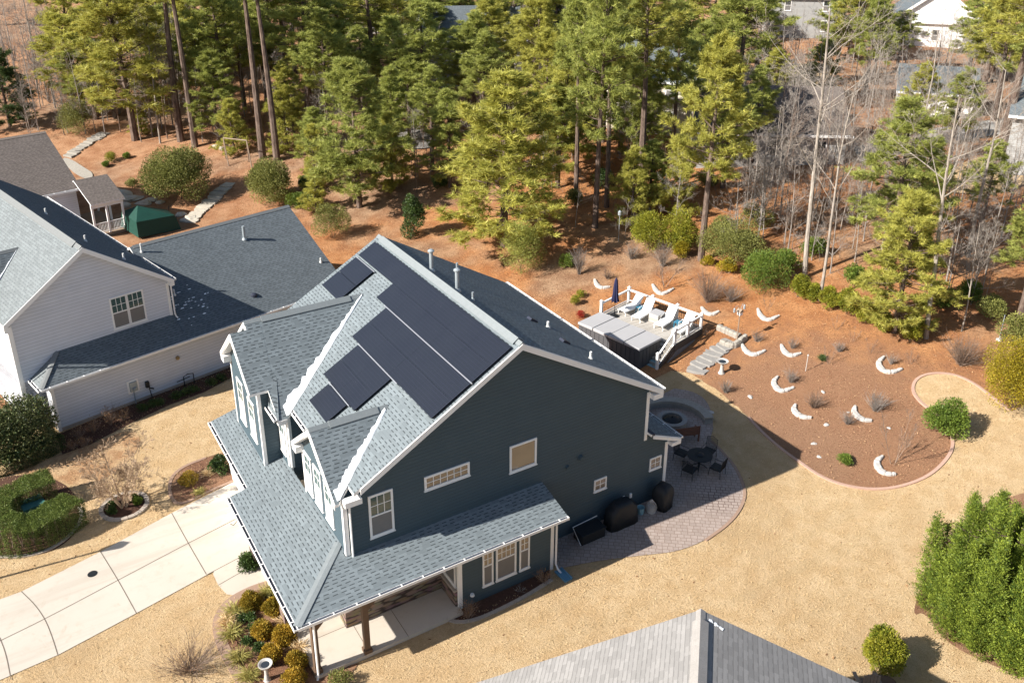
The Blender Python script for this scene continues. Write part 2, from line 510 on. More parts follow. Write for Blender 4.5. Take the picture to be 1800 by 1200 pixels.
class MB:
    """collects shapes into one mesh; coordinates in metres of the parent's frame (world unless local=True)"""
    def __init__(self):
        self.V = []; self.F = []; self.MI = []

    def add(self, vs, fs, m=0):
        b = len(self.V)
        self.V.extend([tuple(float(x) for x in v) for v in vs])
        for f in fs:
            self.F.append([b+i for i in f]); self.MI.append(m)
        return self

    def box(self, x0, x1, y0, y1, z0, z1, m=0):
        return self.obox((x0, y0, z0), (x1-x0, 0, 0), (0, y1-y0, 0), (0, 0, z1-z0), m)

    def obox(self, o, a, b, c, m=0):
        o, a, b, c = (np.array(v, float) for v in (o, a, b, c))
        vs = [o, o+a, o+a+b, o+b, o+c, o+a+c, o+a+b+c, o+b+c]
        return self.add(vs, [(0, 3, 2, 1), (4, 5, 6, 7), (0, 1, 5, 4), (1, 2, 6, 5), (2, 3, 7, 6), (3, 0, 4, 7)], m)

    def prism(self, poly, vec, m=0, mtop=None, mbot=None):
        """poly: planar ring of 3d points; extruded by vec; mtop is the face of poly itself"""
        n = len(poly); vec = np.array(vec, float)
        a = [np.array(p, float) for p in poly]; b = [p+vec for p in a]
        self.add(a+b, [], m)
        base = len(self.V)-2*n
        self.F.append([base+i for i in range(n)]); self.MI.append(m if mtop is None else mtop)
        self.F.append([base+n+i for i in reversed(range(n))]); self.MI.append(m if mbot is None else mbot)
        for i in range(n):
            j = (i+1) % n
            self.F.append([base+i, base+n+i, base+n+j, base+j]); self.MI.append(m)
        return self

    def tube(self, pts, radii, n=8, m=0, cap=True):
        pts = [np.array(p, float) for p in pts]
        if isinstance(radii, (int, float)): radii = [radii]*len(pts)
        rings = []
        for i, p in enumerate(pts):
            d = pts[min(i+1, len(pts)-1)]-pts[max(i-1, 0)]
            d = d/(np.linalg.norm(d)+1e-9)
            ref = np.array([0, 0, 1.0]) if abs(d[2]) < .9 else np.array([1.0, 0, 0])
            a = np.cross(d, ref); a /= np.linalg.norm(a); b = np.cross(d, a)
            rings.append([p+radii[i]*(math.cos(2*math.pi*k/n)*a+math.sin(2*math.pi*k/n)*b) for k in range(n)])
        vs = [v for r in rings for v in r]; fs = []
        for i in range(len(pts)-1):
            for k in range(n):
                k2 = (k+1) % n
                fs.append((i*n+k, i*n+k2, (i+1)*n+k2, (i+1)*n+k))
        if cap:
            fs.append(tuple(reversed(range(n)))); fs.append(tuple(range((len(pts)-1)*n, len(pts)*n)))
        return self.add(vs, fs, m)

    def lathe(self, prof, c, n=20, m=0, sx=1.0, sy=1.0):
        vs = []; fs = []
        for r, z in prof:
            for k in range(n):
                a = 2*math.pi*k/n
                vs.append((c[0]+r*sx*math.cos(a), c[1]+r*sy*math.sin(a), c[2]+z))
        for i in range(len(prof)-1):
            for k in range(n):
                k2 = (k+1) % n
                fs.append((i*n+k, i*n+k2, (i+1)*n+k2, (i+1)*n+k))
        fs.append(tuple(reversed(range(n)))); fs.append(tuple(range((len(prof)-1)*n, len(prof)*n)))
        return self.add(vs, fs, m)

    def build(self, name, mats, parent=None, local=False, smooth=False, bevel=0.0):
        if not isinstance(mats, (list, tuple)): mats = [mats]
        off = np.zeros(3) if (local or parent is None) else origin_of(parent)
        me = bpy.data.meshes.new(name)
        V = np.array(self.V, float)-off
        me.from_pydata([tuple(v) for v in V], [], self.F)
        for mt in mats: me.materials.append(mt)
        me.polygons.foreach_set('material_index', self.MI)
        bm = bmesh.new(); bm.from_mesh(me)
        bmesh.ops.recalc_face_normals(bm, faces=bm.faces)
        if bevel > 0:
            bmesh.ops.bevel(bm, geom=[e for e in bm.edges if len(e.link_faces) == 2 and e.calc_face_angle(0) > .5], offset=bevel, segments=1, affect='EDGES', profile=.5)
        uvl = bm.loops.layers.uv.new('UVMap')
        for f in bm.faces:
            nn = f.normal
            if abs(nn.z) > .999: tx = Vector((1, 0, 0))
            else: tx = Vector((-nn.y, nn.x, 0)).normalized()
            ty = nn.cross(tx)
            for lp in f.loops:
                p = lp.vert.co
                lp[uvl].uv = (p.dot(tx), p.dot(ty))
            f.smooth = smooth
        bm.to_mesh(me); bm.free()
        o = bpy.data.objects.new(name, me)
        COL.objects.link(o)
        if parent is not None: o.parent = parent
        return o


def tris_mesh(name, V, per, mats, tint=None, mi=None):
    """V (n*per,3): separate faces of `per` corners; tint one value per face"""
    V = np.asarray(V, np.float32).reshape(-1, 3)
    nv = len(V); nf = nv//per
    me = bpy.data.meshes.new(name)
    me.vertices.add(nv); me.vertices.foreach_set('co', V.ravel())
    me.loops.add(nv); me.loops.foreach_set('vertex_index', np.arange(nv, dtype=np.int32))
    me.polygons.add(nf)
    me.polygons.foreach_set('loop_start', np.arange(0, nv, per, dtype=np.int32))
    if not isinstance(mats, (list, tuple)): mats = [mats]
    for mt in mats: me.materials.append(mt)
    if tint is not None:
        at = me.attributes.new('tint', 'FLOAT', 'POINT')
        at.data.foreach_set('value', np.repeat(np.asarray(tint, np.float32), per))
    me.update(calc_edges=True)
    me.validate()
    return me


def link(name, me, parent=None, loc=None):
    o = bpy.data.objects.new(name, me)
    COL.objects.link(o)
    if parent is not None: o.parent = parent
    if loc is not None: o.location = tuple(float(v) for v in loc)
    return o


def unit(v):
    return v/(np.linalg.norm(v, axis=-1, keepdims=True)+1e-9)


def blades(rng, P, D, L, W, quad=False):
    """thin leaf shapes at P pointing along D"""
    n = len(P)
    R = unit(rng.normal(size=(n, 3)))
    S = unit(np.cross(D, R))
    L = np.broadcast_to(L, (n,))[:, None]; W = np.broadcast_to(W, (n,))[:, None]
    if not quad:
        return np.stack([P-S*W/2, P+S*W/2, P+D*L], 1).reshape(-1, 3)
    return np.stack([P, P+D*L*.45+S*W/2, P+D*L, P+D*L*.45-S*W/2], 1).reshape(-1, 3)


def chaikin(pts, k=2, closed=True):
    p = np.array(pts, float)
    for _ in range(k):
        q = np.roll(p, -1, 0)
        if closed:
            p = np.stack([.75*p+.25*q, .25*p+.75*q], 1).reshape(-1, p.shape[1])
        else:
            a = p[:-1]; b = p[1:]
            p = np.concatenate([p[:1], np.stack([.75*a+.25*b, .25*a+.75*b], 1).reshape(-1, p.shape[1]), p[-1:]])
    return p


def inside(poly, x, y):
    poly = np.asarray(poly); c = np.zeros(np.shape(x), bool)
    j = len(poly)-1
    for i in range(len(poly)):
        xi, yi = poly[i][:2]; xj, yj = poly[j][:2]
        k = ((yi > y) != (yj > y)) & (x < (xj-xi)*(y-yi)/(yj-yi+1e-12)+xi)
        c ^= k
        j = i
    return c


def sheet(name, poly, mat, off, step=1.0, extra=None):
    """a sheet draped on the terrain"""
    bm = bmesh.new()
    vs = [bm.verts.new((float(p[0]), float(p[1]), 0)) for p in poly]
    bm.faces.new(vs)
    P = np.array([(p[0], p[1]) for p in poly])
    for ax in (0, 1):
        lo, hi = P[:, ax].min(), P[:, ax].max()
        k = math.ceil(lo/step)
        while k*step < hi:
            co = [0, 0, 0]; co[ax] = k*step
            no = [0, 0, 0]; no[ax] = 1
            bmesh.ops.bisect_plane(bm, geom=list(bm.verts)+list(bm.edges)+list(bm.faces), dist=1e-5, plane_co=co, plane_no=no)
            k += 1
    xs = np.array([v.co.x for v in bm.verts]); ys = np.array([v.co.y for v in bm.verts])
    zs = hgt(xs, ys)+off
    for v, z in zip(bm.verts, zs): v.co.z = float(z)
    bmesh.ops.recalc_face_normals(bm, faces=bm.faces)
    if sum(f.normal.z for f in bm.faces) < 0:
        bmesh.ops.reverse_faces(bm, faces=bm.faces)
    me = bpy.data.meshes.new(name)
    bm.to_mesh(me); bm.free()
    me.materials.append(mat)
    for p in me.polygons: p.use_smooth = True
    o = bpy.data.objects.new(name, me)
    COL.objects.link(o)
    o['kind'] = 'structure'
    return o


def pix(*pts):
    return [gp(*p)[:2] for p in pts]


def strip(pts, w, h, mb, m=0, base=None):
    """a low kerb-like strip following 2d points on the terrain"""
    p = np.array([(q[0], q[1]) for q in pts], float)
    d = np.gradient(p, axis=0); d /= np.linalg.norm(d, axis=1, keepdims=True)+1e-9
    nrm = np.stack([-d[:, 1], d[:, 0]], 1)
    a = p-nrm*w/2; b = p+nrm*w/2
    z = hgt(p[:, 0], p[:, 1]) if base is None else np.full(len(p), base)
    n = len(p)
    vs = [(*a[i], z[i]-.1) for i in range(n)]+[(*b[i], z[i]-.1) for i in range(n)]+[(*b[i], z[i]+h) for i in range(n)]+[(*a[i], z[i]+h) for i in range(n)]
    fs = []
    for i in range(n-1):
        for k in range(4):
            k2 = (k+1) % 4
            fs.append((k*n+i, k*n+i+1, k2*n+i+1, k2*n+i))
    fs += [(0, n, 2*n, 3*n), (n-1, 2*n-1, 3*n-1, 4*n-1)]
    mb.add(vs, fs, m)


# ------------------------------------------------------------------ ground
def lines(a, b, fine, lo, hi, grow=1.35):
    mid = list(np.arange(a, b+.01, fine)); s = fine; out = []
    x = b
    while x < hi:
        s *= grow; x += s; out.append(x)
    s = fine; x = a; pre = []
    while x > lo:
        s *= grow; x -= s; pre.append(x)
    return np.array(pre[::-1]+mid+out)


gx = lines(-40, 110, 1.0, -300, 900); gy = lines(-40, 150, 1.0, -300, 900)
X, Y = np.meshgrid(gx, gy)
Z = hgt(X, Y)
far = np.clip((np.hypot(X, Y)-75)/40, 0, 1)
Z = Z + far*(.25*np.sin(X*.21+1)*np.cos(Y*.17)+.15*np.sin(X*.5+Y*.37))
V = np.stack([X.ravel(), Y.ravel(), Z.ravel()], 1)
nx = len(gx); ny = len(gy)
I = (np.arange(ny-1)[:, None]*nx+np.arange(nx-1)).ravel()
F = np.stack([I, I+1, I+nx+1, I+nx], 1)
me = bpy.data.meshes.new('ground')
me.from_pydata([tuple(v) for v in V], [], [tuple(int(k) for k in f) for f in F])
me.materials.append(M['straw'])
for p in me.polygons: p.use_smooth = True
g = link('ground', me)
g['kind'] = 'structure'

bed_edge = [(1232, 668), (1270, 694), (1300, 718), (1340, 762), (1375, 792), (1405, 813), (1440, 838), (1480, 854), (1530, 862), (1580, 858), (1630, 840), (1662, 812), (1677, 784), (1668, 748), (1642, 726), (1614, 705), (1602, 684), (1611, 665), (1640, 656), (1680, 659), (1716, 677), (1740, 696), (1775, 722)]
be = [np.array(q) for q in pix(*bed_edge)]
be_s = chaikin(be, 2, False)
jit = np.random.default_rng(3)
lawn_poly = [(-45, -60), (75, -60), (75, be_s[-1][1]-1)] + [tuple(q+jit.normal(0, .05, 2)) for q in be_s[::-1]] + \
            [tuple(q) for q in pix((1215, 657), (1180, 652))] + [(20.5, 8.5), (17.5, 12.5), (15.5, 15.0), (10, 19), (4, 24), (-8, 24), (-14, 26), (-45, 26)]
sheet('lawn', lawn_poly, M['lawn'], .035, 1.0)

drive = pix((103, 1152), (240, 1079), (365, 1011)) + [(-1.2, 6.3), (-1.2, 12.6)] + pix((413, 847), (302, 903), (177, 971), (38, 1041))
a0 = np.array(drive[0]); a1 = np.array(drive[-1])
drive = [tuple(q) for q in drive]+[(a1[0]-14, a1[1]-.6), (a0[0]-14, a0[1]-1.2)]
sheet('driveway', drive, M['concrete'], .06, 1.0)
walk = pix((365, 1011), (375, 1011), (384, 1030), (399, 1046), (416, 1048), (470, 1032)) + [(-1.95, 3.6), (-1.7, 6.2)]
walk[0] = np.array(walk[1])+np.array([.2, .45])
sheet('front_walkway', walk, M['concrete'], .064, 1.0)
# joints of the slabs: narrow sheets
def jline(pts, w=.03, off=.069):
    p = [np.array(q) for q in pix(*pts)]
    p = chaikin(p, 2, False) if len(p) > 2 else np.array(p)
    d = np.gradient(p, axis=0); d /= np.linalg.norm(d, axis=1, keepdims=True)
    nn = np.stack([-d[:, 1], d[:, 0]], 1)
    return list(p-nn*w/2)+list((p+nn*w/2)[::-1])
for q in ([(0, 1128), (80, 1089), (208, 1021), (331, 956), (422, 910)], [(302, 903), (331, 956), (363, 1011)], [(177, 971), (208, 1021), (240, 1079)],
          [(38, 1041), (62, 1064), (80, 1090), (92, 1120), (102, 1152)], [(0, 1122), (11, 1150), (20, 1196)], [(384, 1030), (424, 1007), (466, 985)], [(365, 1011), (424, 980)]):
    sheet('slab_joint', jline(q), M['joint'], .069, 1.0)
pt = pix((981, 1001), (1050, 987), (1130, 977), (1190, 971), (1240, 951), (1280, 923), (1302, 896), (1311, 868), (1301, 838), (1286, 813), (1263, 788), (1247, 774), (1254, 755), (1252, 728), (1240, 702), (1215, 688), (1185, 684))
pt = [tuple(q) for q in chaikin(pt, 2, False)]+[(16, 6.5), (15, 6.5), (15, .6), (8.9, .6), (8.9, -1.2)]
sheet('patio', pt, M['pavers'], .062, 1.0)
# planting beds lying on the lawn
fb = pix((470, 1030), (440, 1040), (408, 1058), (390, 1078), (384, 1100), (390, 1125), (402, 1152), (418, 1180), (440, 1215), (470, 1250), (560, 1235), (610, 1195), (632, 1166))
front_bed = [tuple(q) for q in chaikin(fb, 2, False)]+[(-1.8, -1.6), (-1.9, 2), (-1.9, 3.6)]
sheet('front_planting_bed', front_bed, M['mulch'], .06, 1.0)
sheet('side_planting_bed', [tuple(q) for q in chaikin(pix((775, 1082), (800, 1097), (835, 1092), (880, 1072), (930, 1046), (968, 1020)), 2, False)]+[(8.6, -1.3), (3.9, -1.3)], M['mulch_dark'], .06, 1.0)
sheet('corner_planting_bed', [tuple(q) for q in chaikin(pix((300, 880), (296, 845), (318, 822), (360, 805), (400, 795)), 2, False)]+[tuple(q) for q in pix((425, 850), (412, 846), (330, 882), (318, 890))], M['mulch'], .06, 1.0)
tr_c = gp(219, 891)
sheet('tree_ring_bed', [(tr_c[0]+.95*math.cos(a), tr_c[1]+.95*math.sin(a)) for a in np.linspace(0, 2*math.pi, 28, endpoint=False)], M['mulch_dark'], .06, 1.0)
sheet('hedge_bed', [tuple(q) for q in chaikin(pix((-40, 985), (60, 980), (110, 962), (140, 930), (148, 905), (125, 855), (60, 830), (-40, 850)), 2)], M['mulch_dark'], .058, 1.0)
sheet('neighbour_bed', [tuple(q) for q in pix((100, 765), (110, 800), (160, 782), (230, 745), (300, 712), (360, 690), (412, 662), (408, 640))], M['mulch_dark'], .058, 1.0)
sheet('cypress_bed', [tuple(q) for q in chaikin(pix((1600, 1085), (1625, 1075), (1660, 1130), (1740, 1170), (1850, 1210), (1900, 1330), (2050, 1250), (2050, 900), (1850, 850), (1700, 900), (1630, 1000)), 2)], M['mulch'], .058, 1.0)
sheet('leaf_strewn_verge', [tuple(q) for q in chaikin(pix((-60, 860), (60, 815), (105, 800), (160, 782), (240, 750), (250, 790), (180, 850), (120, 855), (60, 830), (-60, 845)), 2)], M['lawn_leafy'], .052, 1.0)


# ------------------------------------------------------------------ house parts
def window(parent, O, ux, nr, w, h, kind='hung', grid=(3, 2), glass_m='glass_teal', low='screen', local=False, fw=.09, label=None):
    """O lower left outer corner on the wall, ux along the width, nr outward"""
    O = np.array(O, float); ux = np.array(ux, float); nr = np.array(nr, float); uz = np.array([0, 0, 1.0])
    fr = MB()
    def bar(mb, a, b, c, d, dep, back=0.0):
        mb.obox(O+ux*a+uz*c+nr*back, ux*(b-a), uz*(d-c), nr*(dep-back))
    bar(fr, 0, w, 0, fw, .055); bar(fr, 0, w, h-fw, h, .05)
    bar(fr, 0, fw, fw, h-fw, .045); bar(fr, w-fw, w, fw, h-fw, .045)
    bar(fr, -.03, w+.03, -.035, 0, .075)
    if kind == 'hung':
        bar(fr, fw, w-fw, h*.5-.03, h*.5+.03, .04)
    wn_ = fr.build('window', M['trim'], parent, local)
    if label: wn_['label'] = label
    def sub(name, a, b, c, d, dep, mt, back=0.002):
        mb = MB(); mb.obox(O+ux*a+uz*c+nr*back, ux*(b-a), uz*(d-c), nr*(dep-back))
        o = mb.build(name, mt, None, True)
        if not local: o.data.transform(Matrix.Translation(Vector(-origin_of(parent))))
        o.parent = wn_
        return o
    mu = MB()
    if kind == 'hung':
        sub('pane', fw, w-fw, h*.5+.03, h-fw, .015, M[glass_m])
        sub('screen', fw, w-fw, fw, h*.5-.03, .018, M[low])
        z0, z1 = h*.5+.03, h-fw
    else:
        sub('pane', fw, w-fw, fw, h-fw, .015, M[glass_m])
        z0, z1 = fw, h-fw
    nc, nr_ = grid
    for i in range(1, nc):
        a = fw+(w-2*fw)*i/nc; bar(mu, a-.014, a+.014, z0, z1, .028, .016)
    for j in range(1, nr_):
        c = z0+(z1-z0)*j/nr_; bar(mu, fw, w-fw, c-.014, c+.014, .026, .016)
    if mu.V:
        o = mu.build('muntin', M['trim'], None, True)
        if not local: o.data.transform(Matrix.Translation(Vector(-origin_of(parent))))
        o.parent = wn_
    return wn_


def slab(parent, name, poly, mats, th=.14, local=False, trim='trim'):
    """roof plane: shingled top, painted underside and edges"""
    mb = MB()
    p = [np.array(q, float) for q in poly]
    nn = np.cross(p[1]-p[0], p[2]-p[0]); nn /= np.linalg.norm(nn)
    if nn[2] < 0: p = p[::-1]
    mb.prism(p, (0, 0, -th), 1, 0, 1)
    return mb.build(name, [mats, M[trim]], parent, local)


def gutter(parent, a, b, out, local=False, w=.13, h=.11, name='gutter'):
    """open gutter from a to b, `out` unit vector away from the roof"""
    a = np.array(a, float); b = np.array(b, float); out = np.array(out, float)
    d = b-a; L = np.linalg.norm(d); d /= L; z = np.array([0, 0, 1.0])
    mb = MB()
    mb.obox(a-z*h, d*L, out*w, z*.015, 0)
    mb.obox(a+out*w-z*h, d*L, out*.022, z*(h+.012), 0)
    mb.obox(a-z*h, d*L, out*.012, z*h, 0)
    mb.obox(a-z*h, d*.015, out*w, z*h, 0); mb.obox(b-z*h-d*.015, d*.015, out*w, z*h, 0)
    mb.obox(a+out*.012-z*(h-.015), d*L, out*(w-.012), z*.03, 1)  # dark strip filling the trough, stands in for the shade in it
    n = max(2, int(L/.85))
    for i in range(n):
        s = L*(i+.5)/n
        mb.obox(a+d*(s-.02)-z*.02, d*.04, out*(w+.01), z*.026, 0)
    return mb.build(name, [M['trim'], M['gutter_in']], parent, local)


def ridge_cap(parent, a, b, n1, n2, mat, w=.30, th=.05, vent=True, local=False, name='ridge_cap'):
    """cap over a ridge/hip from a to b; n1,n2 = down-slope unit vectors on either side"""
    a = np.array(a, float); b = np.array(b, float); n1 = np.array(n1, float); n2 = np.array(n2, float); z = np.array([0, 0, 1.0])
    mb = MB()
    for nn in (n1, n2):
        mb.prism([a+z*(th+.01), b+z*(th+.01), b+nn*w+z*(th*.5), a+nn*w+z*(th*.5)], (0, 0, -th*.5-.02), 0)
    return mb.build(name, M[mat], parent, local)


def downspout(parent, p, z0, z1, kick=(0, -.25, 0), r=.045, local=False):
    mb = MB()
    p = np.array(p, float); k = np.array(kick, float)
    pts = [(p[0], p[1], z1), (p[0], p[1], z0+.35), (p[0]+k[0]*.4, p[1]+k[1]*.4, z0+.16), (p[0]+k[0], p[1]+k[1], z0+.08)]
    mb.tube(pts, r, 8)
    return mb.build('downspout', M['trim'], parent, local)


def pipe_vent(parent, x, y, z, h, r, mat='pipe', cap=True, name='vent_pipe', local=False):
    mb = MB()
    prof = [(r*1.9, -.12), (r*1.9, .0), (r*1.15, .10), (r, .11), (r, h)]
    if cap: prof += [(r*1.7, h+.01), (r*1.75, h+.07), (r*.8, h+.13)]
    mb.lathe(prof, (x, y, z), 14)
    return mb.build(name, M[mat], parent, local, smooth=False)


# ------------------------------------------------------------------ main house
H = thing('two_storey_house', (7.4, 6.6, G0), 'dark teal two-storey house with solar panels on its blue-grey shingle roof', 'house')
MR, KR = .58, 10.151-.58*7.711           # front slope of the main roof
XR, ZR = 7.711, 10.151
def zf(x): return KR+MR*x                 # front slope
def zb(x): return ZR-MR*(x-XR)            # rear slope
YN, YF = -.30, 13.50
XE = 15.301
# walls
mb = MB()
gw = [(0, -.62), (16.1, -.62), (16.1, 2.66), (14.75, 3.25), (14.75, zb(14.75)-.14), (XR, ZR-.16), (.72, zf(.72)-.14), (.72, 5.55), (0, 5.50)]
mb.prism([(x, 0, z) for x, z in gw], (0, .25, 0))
mb.build('gable_wall', M['teal'], H)
mb = MB()
bw = [(.72, -.6), (14.75, -.6), (14.75, zb(14.75)-.16), (XR, ZR-.18), (.72, zf(.72)-.16)]
mb.prism([(x, .25, z) for x, z in bw], (0, 12.95, 0))
mb.box(14.75, 16.1, .25, 9.0, -.6, 2.62)
mb.build('body_wall', M['teal'], H)
# near dormer
DZ, DM, DY = 7.45, .79, 2.35             # ridge height, slope, ridge y
mb = MB()
mb.prism([(0, .25, 2.2), (0, 4.45, 2.2), (0, 4.45, 5.60), (0, DY, DZ-.17), (0, .25, 5.60)], (.74, 0, 0))
mb.build('near_dormer_wall', M['teal'], H)
# wing
GZ_, GM, GY = 8.76, .83, 10.05           # big cross gable: ridge height, slope, ridge y
mb = MB()
mb.prism([(0, 6.5, 2.2), (0, 13.2, 2.2), (0, 13.2, 5.7), (0, GY, GZ_-.2), (0, 6.5, 5.62)], (.74, 0, 0))
mb.build('wing_wall', M['teal'], H)
BZ, BY = 8.50, 9.73
mb = MB()
mb.prism([(-.80, 7.62, 2.3), (-.80, 11.85, 2.3), (-.80, 11.85, 6.62), (-.80, BY, BZ-.2), (-.80, 7.62, 6.62)], (.80, 0, 0))
mb.build('bay_wall', M['teal'], H)
# lower storey: garage, porch core, side room
mb = MB()
mb.box(-1.35, .72, 6.9, 12.6, -.6, 2.42)
mb.build('garage_wall', M['trim'], H)
mb = MB()
mb.box(4.05, 8.62, -1.45, 0, -.6, 2.38)
mb.build('side_room_wall', M['teal'], H)
# stone water table around the porch
mb = MB()
mb.box(.5, 4.05, -.14, -.002, -.42, .35); mb.box(3.93, 4.048, -1.38, -.14, -.42, .35)
mb.box(-.3, .5, -.14, .5, -.42, .35)
mb.build('stone_base', M['stone_veneer'], H)
mb = MB()
mb.box(.5, 4.05, -.2, -.002, .35, .42); mb.box(3.86, 4.048, -1.38, -.2, .35, .42)
mb.build('stone_cap', M['edging_grey'], H)
# porch slab
mb = MB()
mb.box(-2.15, 4.05, -1.78, -.0, -.62, -.40); mb.box(-2.15, -.0, 0, 6.2, -.62, -.40)
mb.build('porch_slab', M['concrete'], H)
mb = MB()
mb.box(1.6, 1.62, -1.78, -.16, -.41, -.395); mb.box(-.02, .0, -1.78, -.16, -.41, -.395); mb.box(-2.15, -.02, -.02, 0, -.41, -.395)
mb.build('slab_joint', M['joint'], H)

# roofs
def roofpoly(pts, z): return [(x, y, z(x)) for x, y in pts]
S = M['shingle']
slab(H, 'front_roof', roofpoly([(.36, YN), (XR, YN), (XR, YF), (.36, YF)], zf), S)
slab(H, 'rear_roof', roofpoly([(XR, YN), (XE, YN), (XE, YF), (XR, YF)], zb), S)
d1 = np.array([-1, 0, -MR])/math.hypot(1, MR); d2 = np.array([1, 0, -MR])/math.hypot(1, MR)
ridge_cap(H, (XR, YN-.01, ZR), (XR, YF+.01, ZR), d1, d2, 'ridge', .17, .05)
ridge_cap(H, (XR, .0, ZR+.05), (XR, YF-.5, ZR+.05), d1, d2, 'ridge', .30, .06, name='ridge_vent')
# near dormer roof
def zdn(y): return DZ-DM*(DY-y)
def zdf(y): return DZ-DM*(y-DY)
xv = (DZ-KR)/MR                          # where the ridge meets the main roof
def xm(z): return (z-KR)/MR
y0, y1 = -.10, 4.72
slab(H, 'near_dormer_roof', [(-.32, y0, zdn(y0)), (xm(zdn(y0))+.1, y0, zdn(y0)), (xv+.12, DY, DZ), (-.32, DY, DZ)], S, .12)
slab(H, 'near_dormer_roof', [(-.32, DY, DZ), (xv+.12, DY, DZ), (xm(zdf(y1))+.1, y1, zdf(y1)), (-.32, y1, zdf(y1))], S, .12)
dn = np.array([0, -1, -DM])/math.hypot(1, DM); df = np.array([0, 1, -DM])/math.hypot(1, DM)
ridge_cap(H, (-.33, DY, DZ), (xv-.05, DY, DZ), dn, df, 'ridge', .17, .045)
ridge_cap(H, (.5, DY, DZ+.04), (xv-.5, DY, DZ+.04), dn, df, 'ridge', .26, .05, name='ridge_vent')
# big cross gable
def zgn(y): return GZ_-GM*(GY-y)
def zgf(y): return GZ_-GM*(y-GY)
xg = (GZ_-KR)/MR
yb0 = 6.30; yb1 = 13.80
slab(H, 'cross_gable_roof', [(-.36, 7.80, zgn(7.80)), (-.36, yb0, zgn(yb0)), (xm(zgn(yb0))+.1, yb0, zgn(yb0)), (xg+.12, GY, GZ_), (-.42, GY, GZ_)], S, .13)
slab(H, 'cross_gable_roof', [(-.42, GY, GZ_), (xg+.12, GY, GZ_), (xm(zgf(yb1))+.1, yb1, zgf(yb1)), (-.42, yb1, zgf(yb1))], S, .13)
gn = np.array([0, -1, -GM])/math.hypot(1, GM); gf = np.array([0, 1, -GM])/math.hypot(1, GM)
ridge_cap(H, (-.43, GY, GZ_), (xg-.05, GY, GZ_), gn, gf, 'ridge', .17, .045)
ridge_cap(H, (.35, GY, GZ_+.04), (xg-.7, GY, GZ_+.04), gn, gf, 'ridge', .26, .05, name='ridge_vent')
# bay roof, coplanar with the near slope of the big gable: set 6 mm proud
def zbf(y): return BZ-GM*(y-BY)
e = .006
yq = 7.43
slab(H, 'bay_roof', [(-1.15, yq, zgn(yq)+e), (-.05, yq, zgn(yq)+e), (.25, BY, BZ+e-.006), (-1.15, BY, BZ+e)], S, .12)
slab(H, 'bay_roof', [(-1.15, BY, BZ), (.4, BY, BZ), (.4, 12.05, zbf(12.05)), (-1.15, 12.05, zbf(12.05))], S, .12)
# small front pent between bay and corner
slab(H, 'pent_roof', [(-.40, 7.6, 5.72), (-.40, 6.30, 5.70), (-.33, 6.32, 5.74), (.15, 7.75, 6.86), (.15, 7.8, 6.9), (-.2, 7.8, 6.88)], S, .08)
# porch roof and garage roof
PM = .246; EX, EY, EZ = -2.70, -1.95, 2.45
ztop = EZ+PM*(-EX)
hipy = EY-EX                                 # 45 degree hip
RX = 8.98
zs = EZ+PM*(-EY)
slab(H, 'porch_roof', [(EX, EY, EZ), (RX, EY, EZ), (RX, -.005, zs), (-.005+0*1, -.005, EZ+PM*(1.95)), (-.75, .0, EZ+PM*1.95)], S, .12)
slab(H, 'porch_roof', [(EX, EY, EZ), (-.75, .0, EZ+PM*1.95), (-.005, .0, EZ+PM*1.95), (-.005, hipy, ztop), (-.005, 6.62, ztop), (EX, 6.62, EZ)], S, .12)
e1 = -1.87
slab(H, 'garage_roof', [(e1, 6.62, EZ), (-.005, 6.62, EZ+.27*1.865), (-.005, 12.98, EZ+.27*1.865), (e1, 12.98, EZ)], S, .12)
hd = np.array([1, 1, PM]); hd = hd/np.linalg.norm(hd)
ridge_cap(H, (EX+.02, EY+.02, EZ+.005), (-.75+.7, .70, ztop-.02), np.array([.70, -.70, -.0]), np.array([-.70, .70, -.0]), 'ridge', .17, .03, name='hip_cap')
# bump at the rear
slab(H, 'rear_shed_roof', [(14.76, YN, 3.50), (16.65, YN, 2.70), (16.65, 9.3, 2.70), (14.76, 9.3, 3.50)], M['shingle'], .12)
# rakes, fascias, returns
def rake(x0, z0, x1, z1, y, hh=.26, th=.04):
    mb = MB(); mb.prism([(x0, y, z0), (x1, y, z1), (x1, y, z1-hh), (x0, y, z0-hh)], (0, -th, 0)); mb.build('rake_board', M['trim'], H)
rake(.62, zf(.62)-.03, XR, ZR-.03, YN)
rake(XR, ZR-.03, XE, zb(XE)-.03, YN)
rake(.62, zf(.62)-.03, XR, ZR-.03, YF+.04); rake(XR, ZR-.03, XE, zb(XE)-.03, YF+.04)
rake(14.9, 3.40, 16.65, 2.66, YN, .17)
for b in [(14.75, XE, YN-.035, .0, zb(XE)-.42, zb(XE)-.16), (-.02, .66, YN-.035, -.0, 5.36, 5.60), (16.1, 16.65, YN-.035, 0, 2.38, 2.56),
          (-.34, .0, y1-.45, y1, zdf(y1)-.38, zdf(y1)-.1), (-1.17, -.80, 11.6, 12.07, zbf(12.05)-.42, zbf(12.05)-.1), (-.38, .0, 6.28, 6.5, 5.40, 5.62)]:
    mb = MB(); mb.box(*b); mb.build('eave_return', M['trim'], H)
def fr(x, ya, za, yb_, zb_, hh=.22, th=.04):
    mb = MB(); mb.prism([(x, ya, za), (x, yb_, zb_), (x, yb_, zb_-hh), (x, ya, za-hh)], (-th, 0, 0)); mb.build('gable_fascia', M['trim'], H)
fr(-.32, y0, zdn(y0)-.02, DY, DZ-.02); fr(-.32, DY, DZ-.02, y1, zdf(y1)-.02)
fr(-1.15, yq, zgn(yq)-.01, BY, BZ-.01); fr(-1.15, BY, BZ-.01, 12.05, zbf(12.05)-.01)
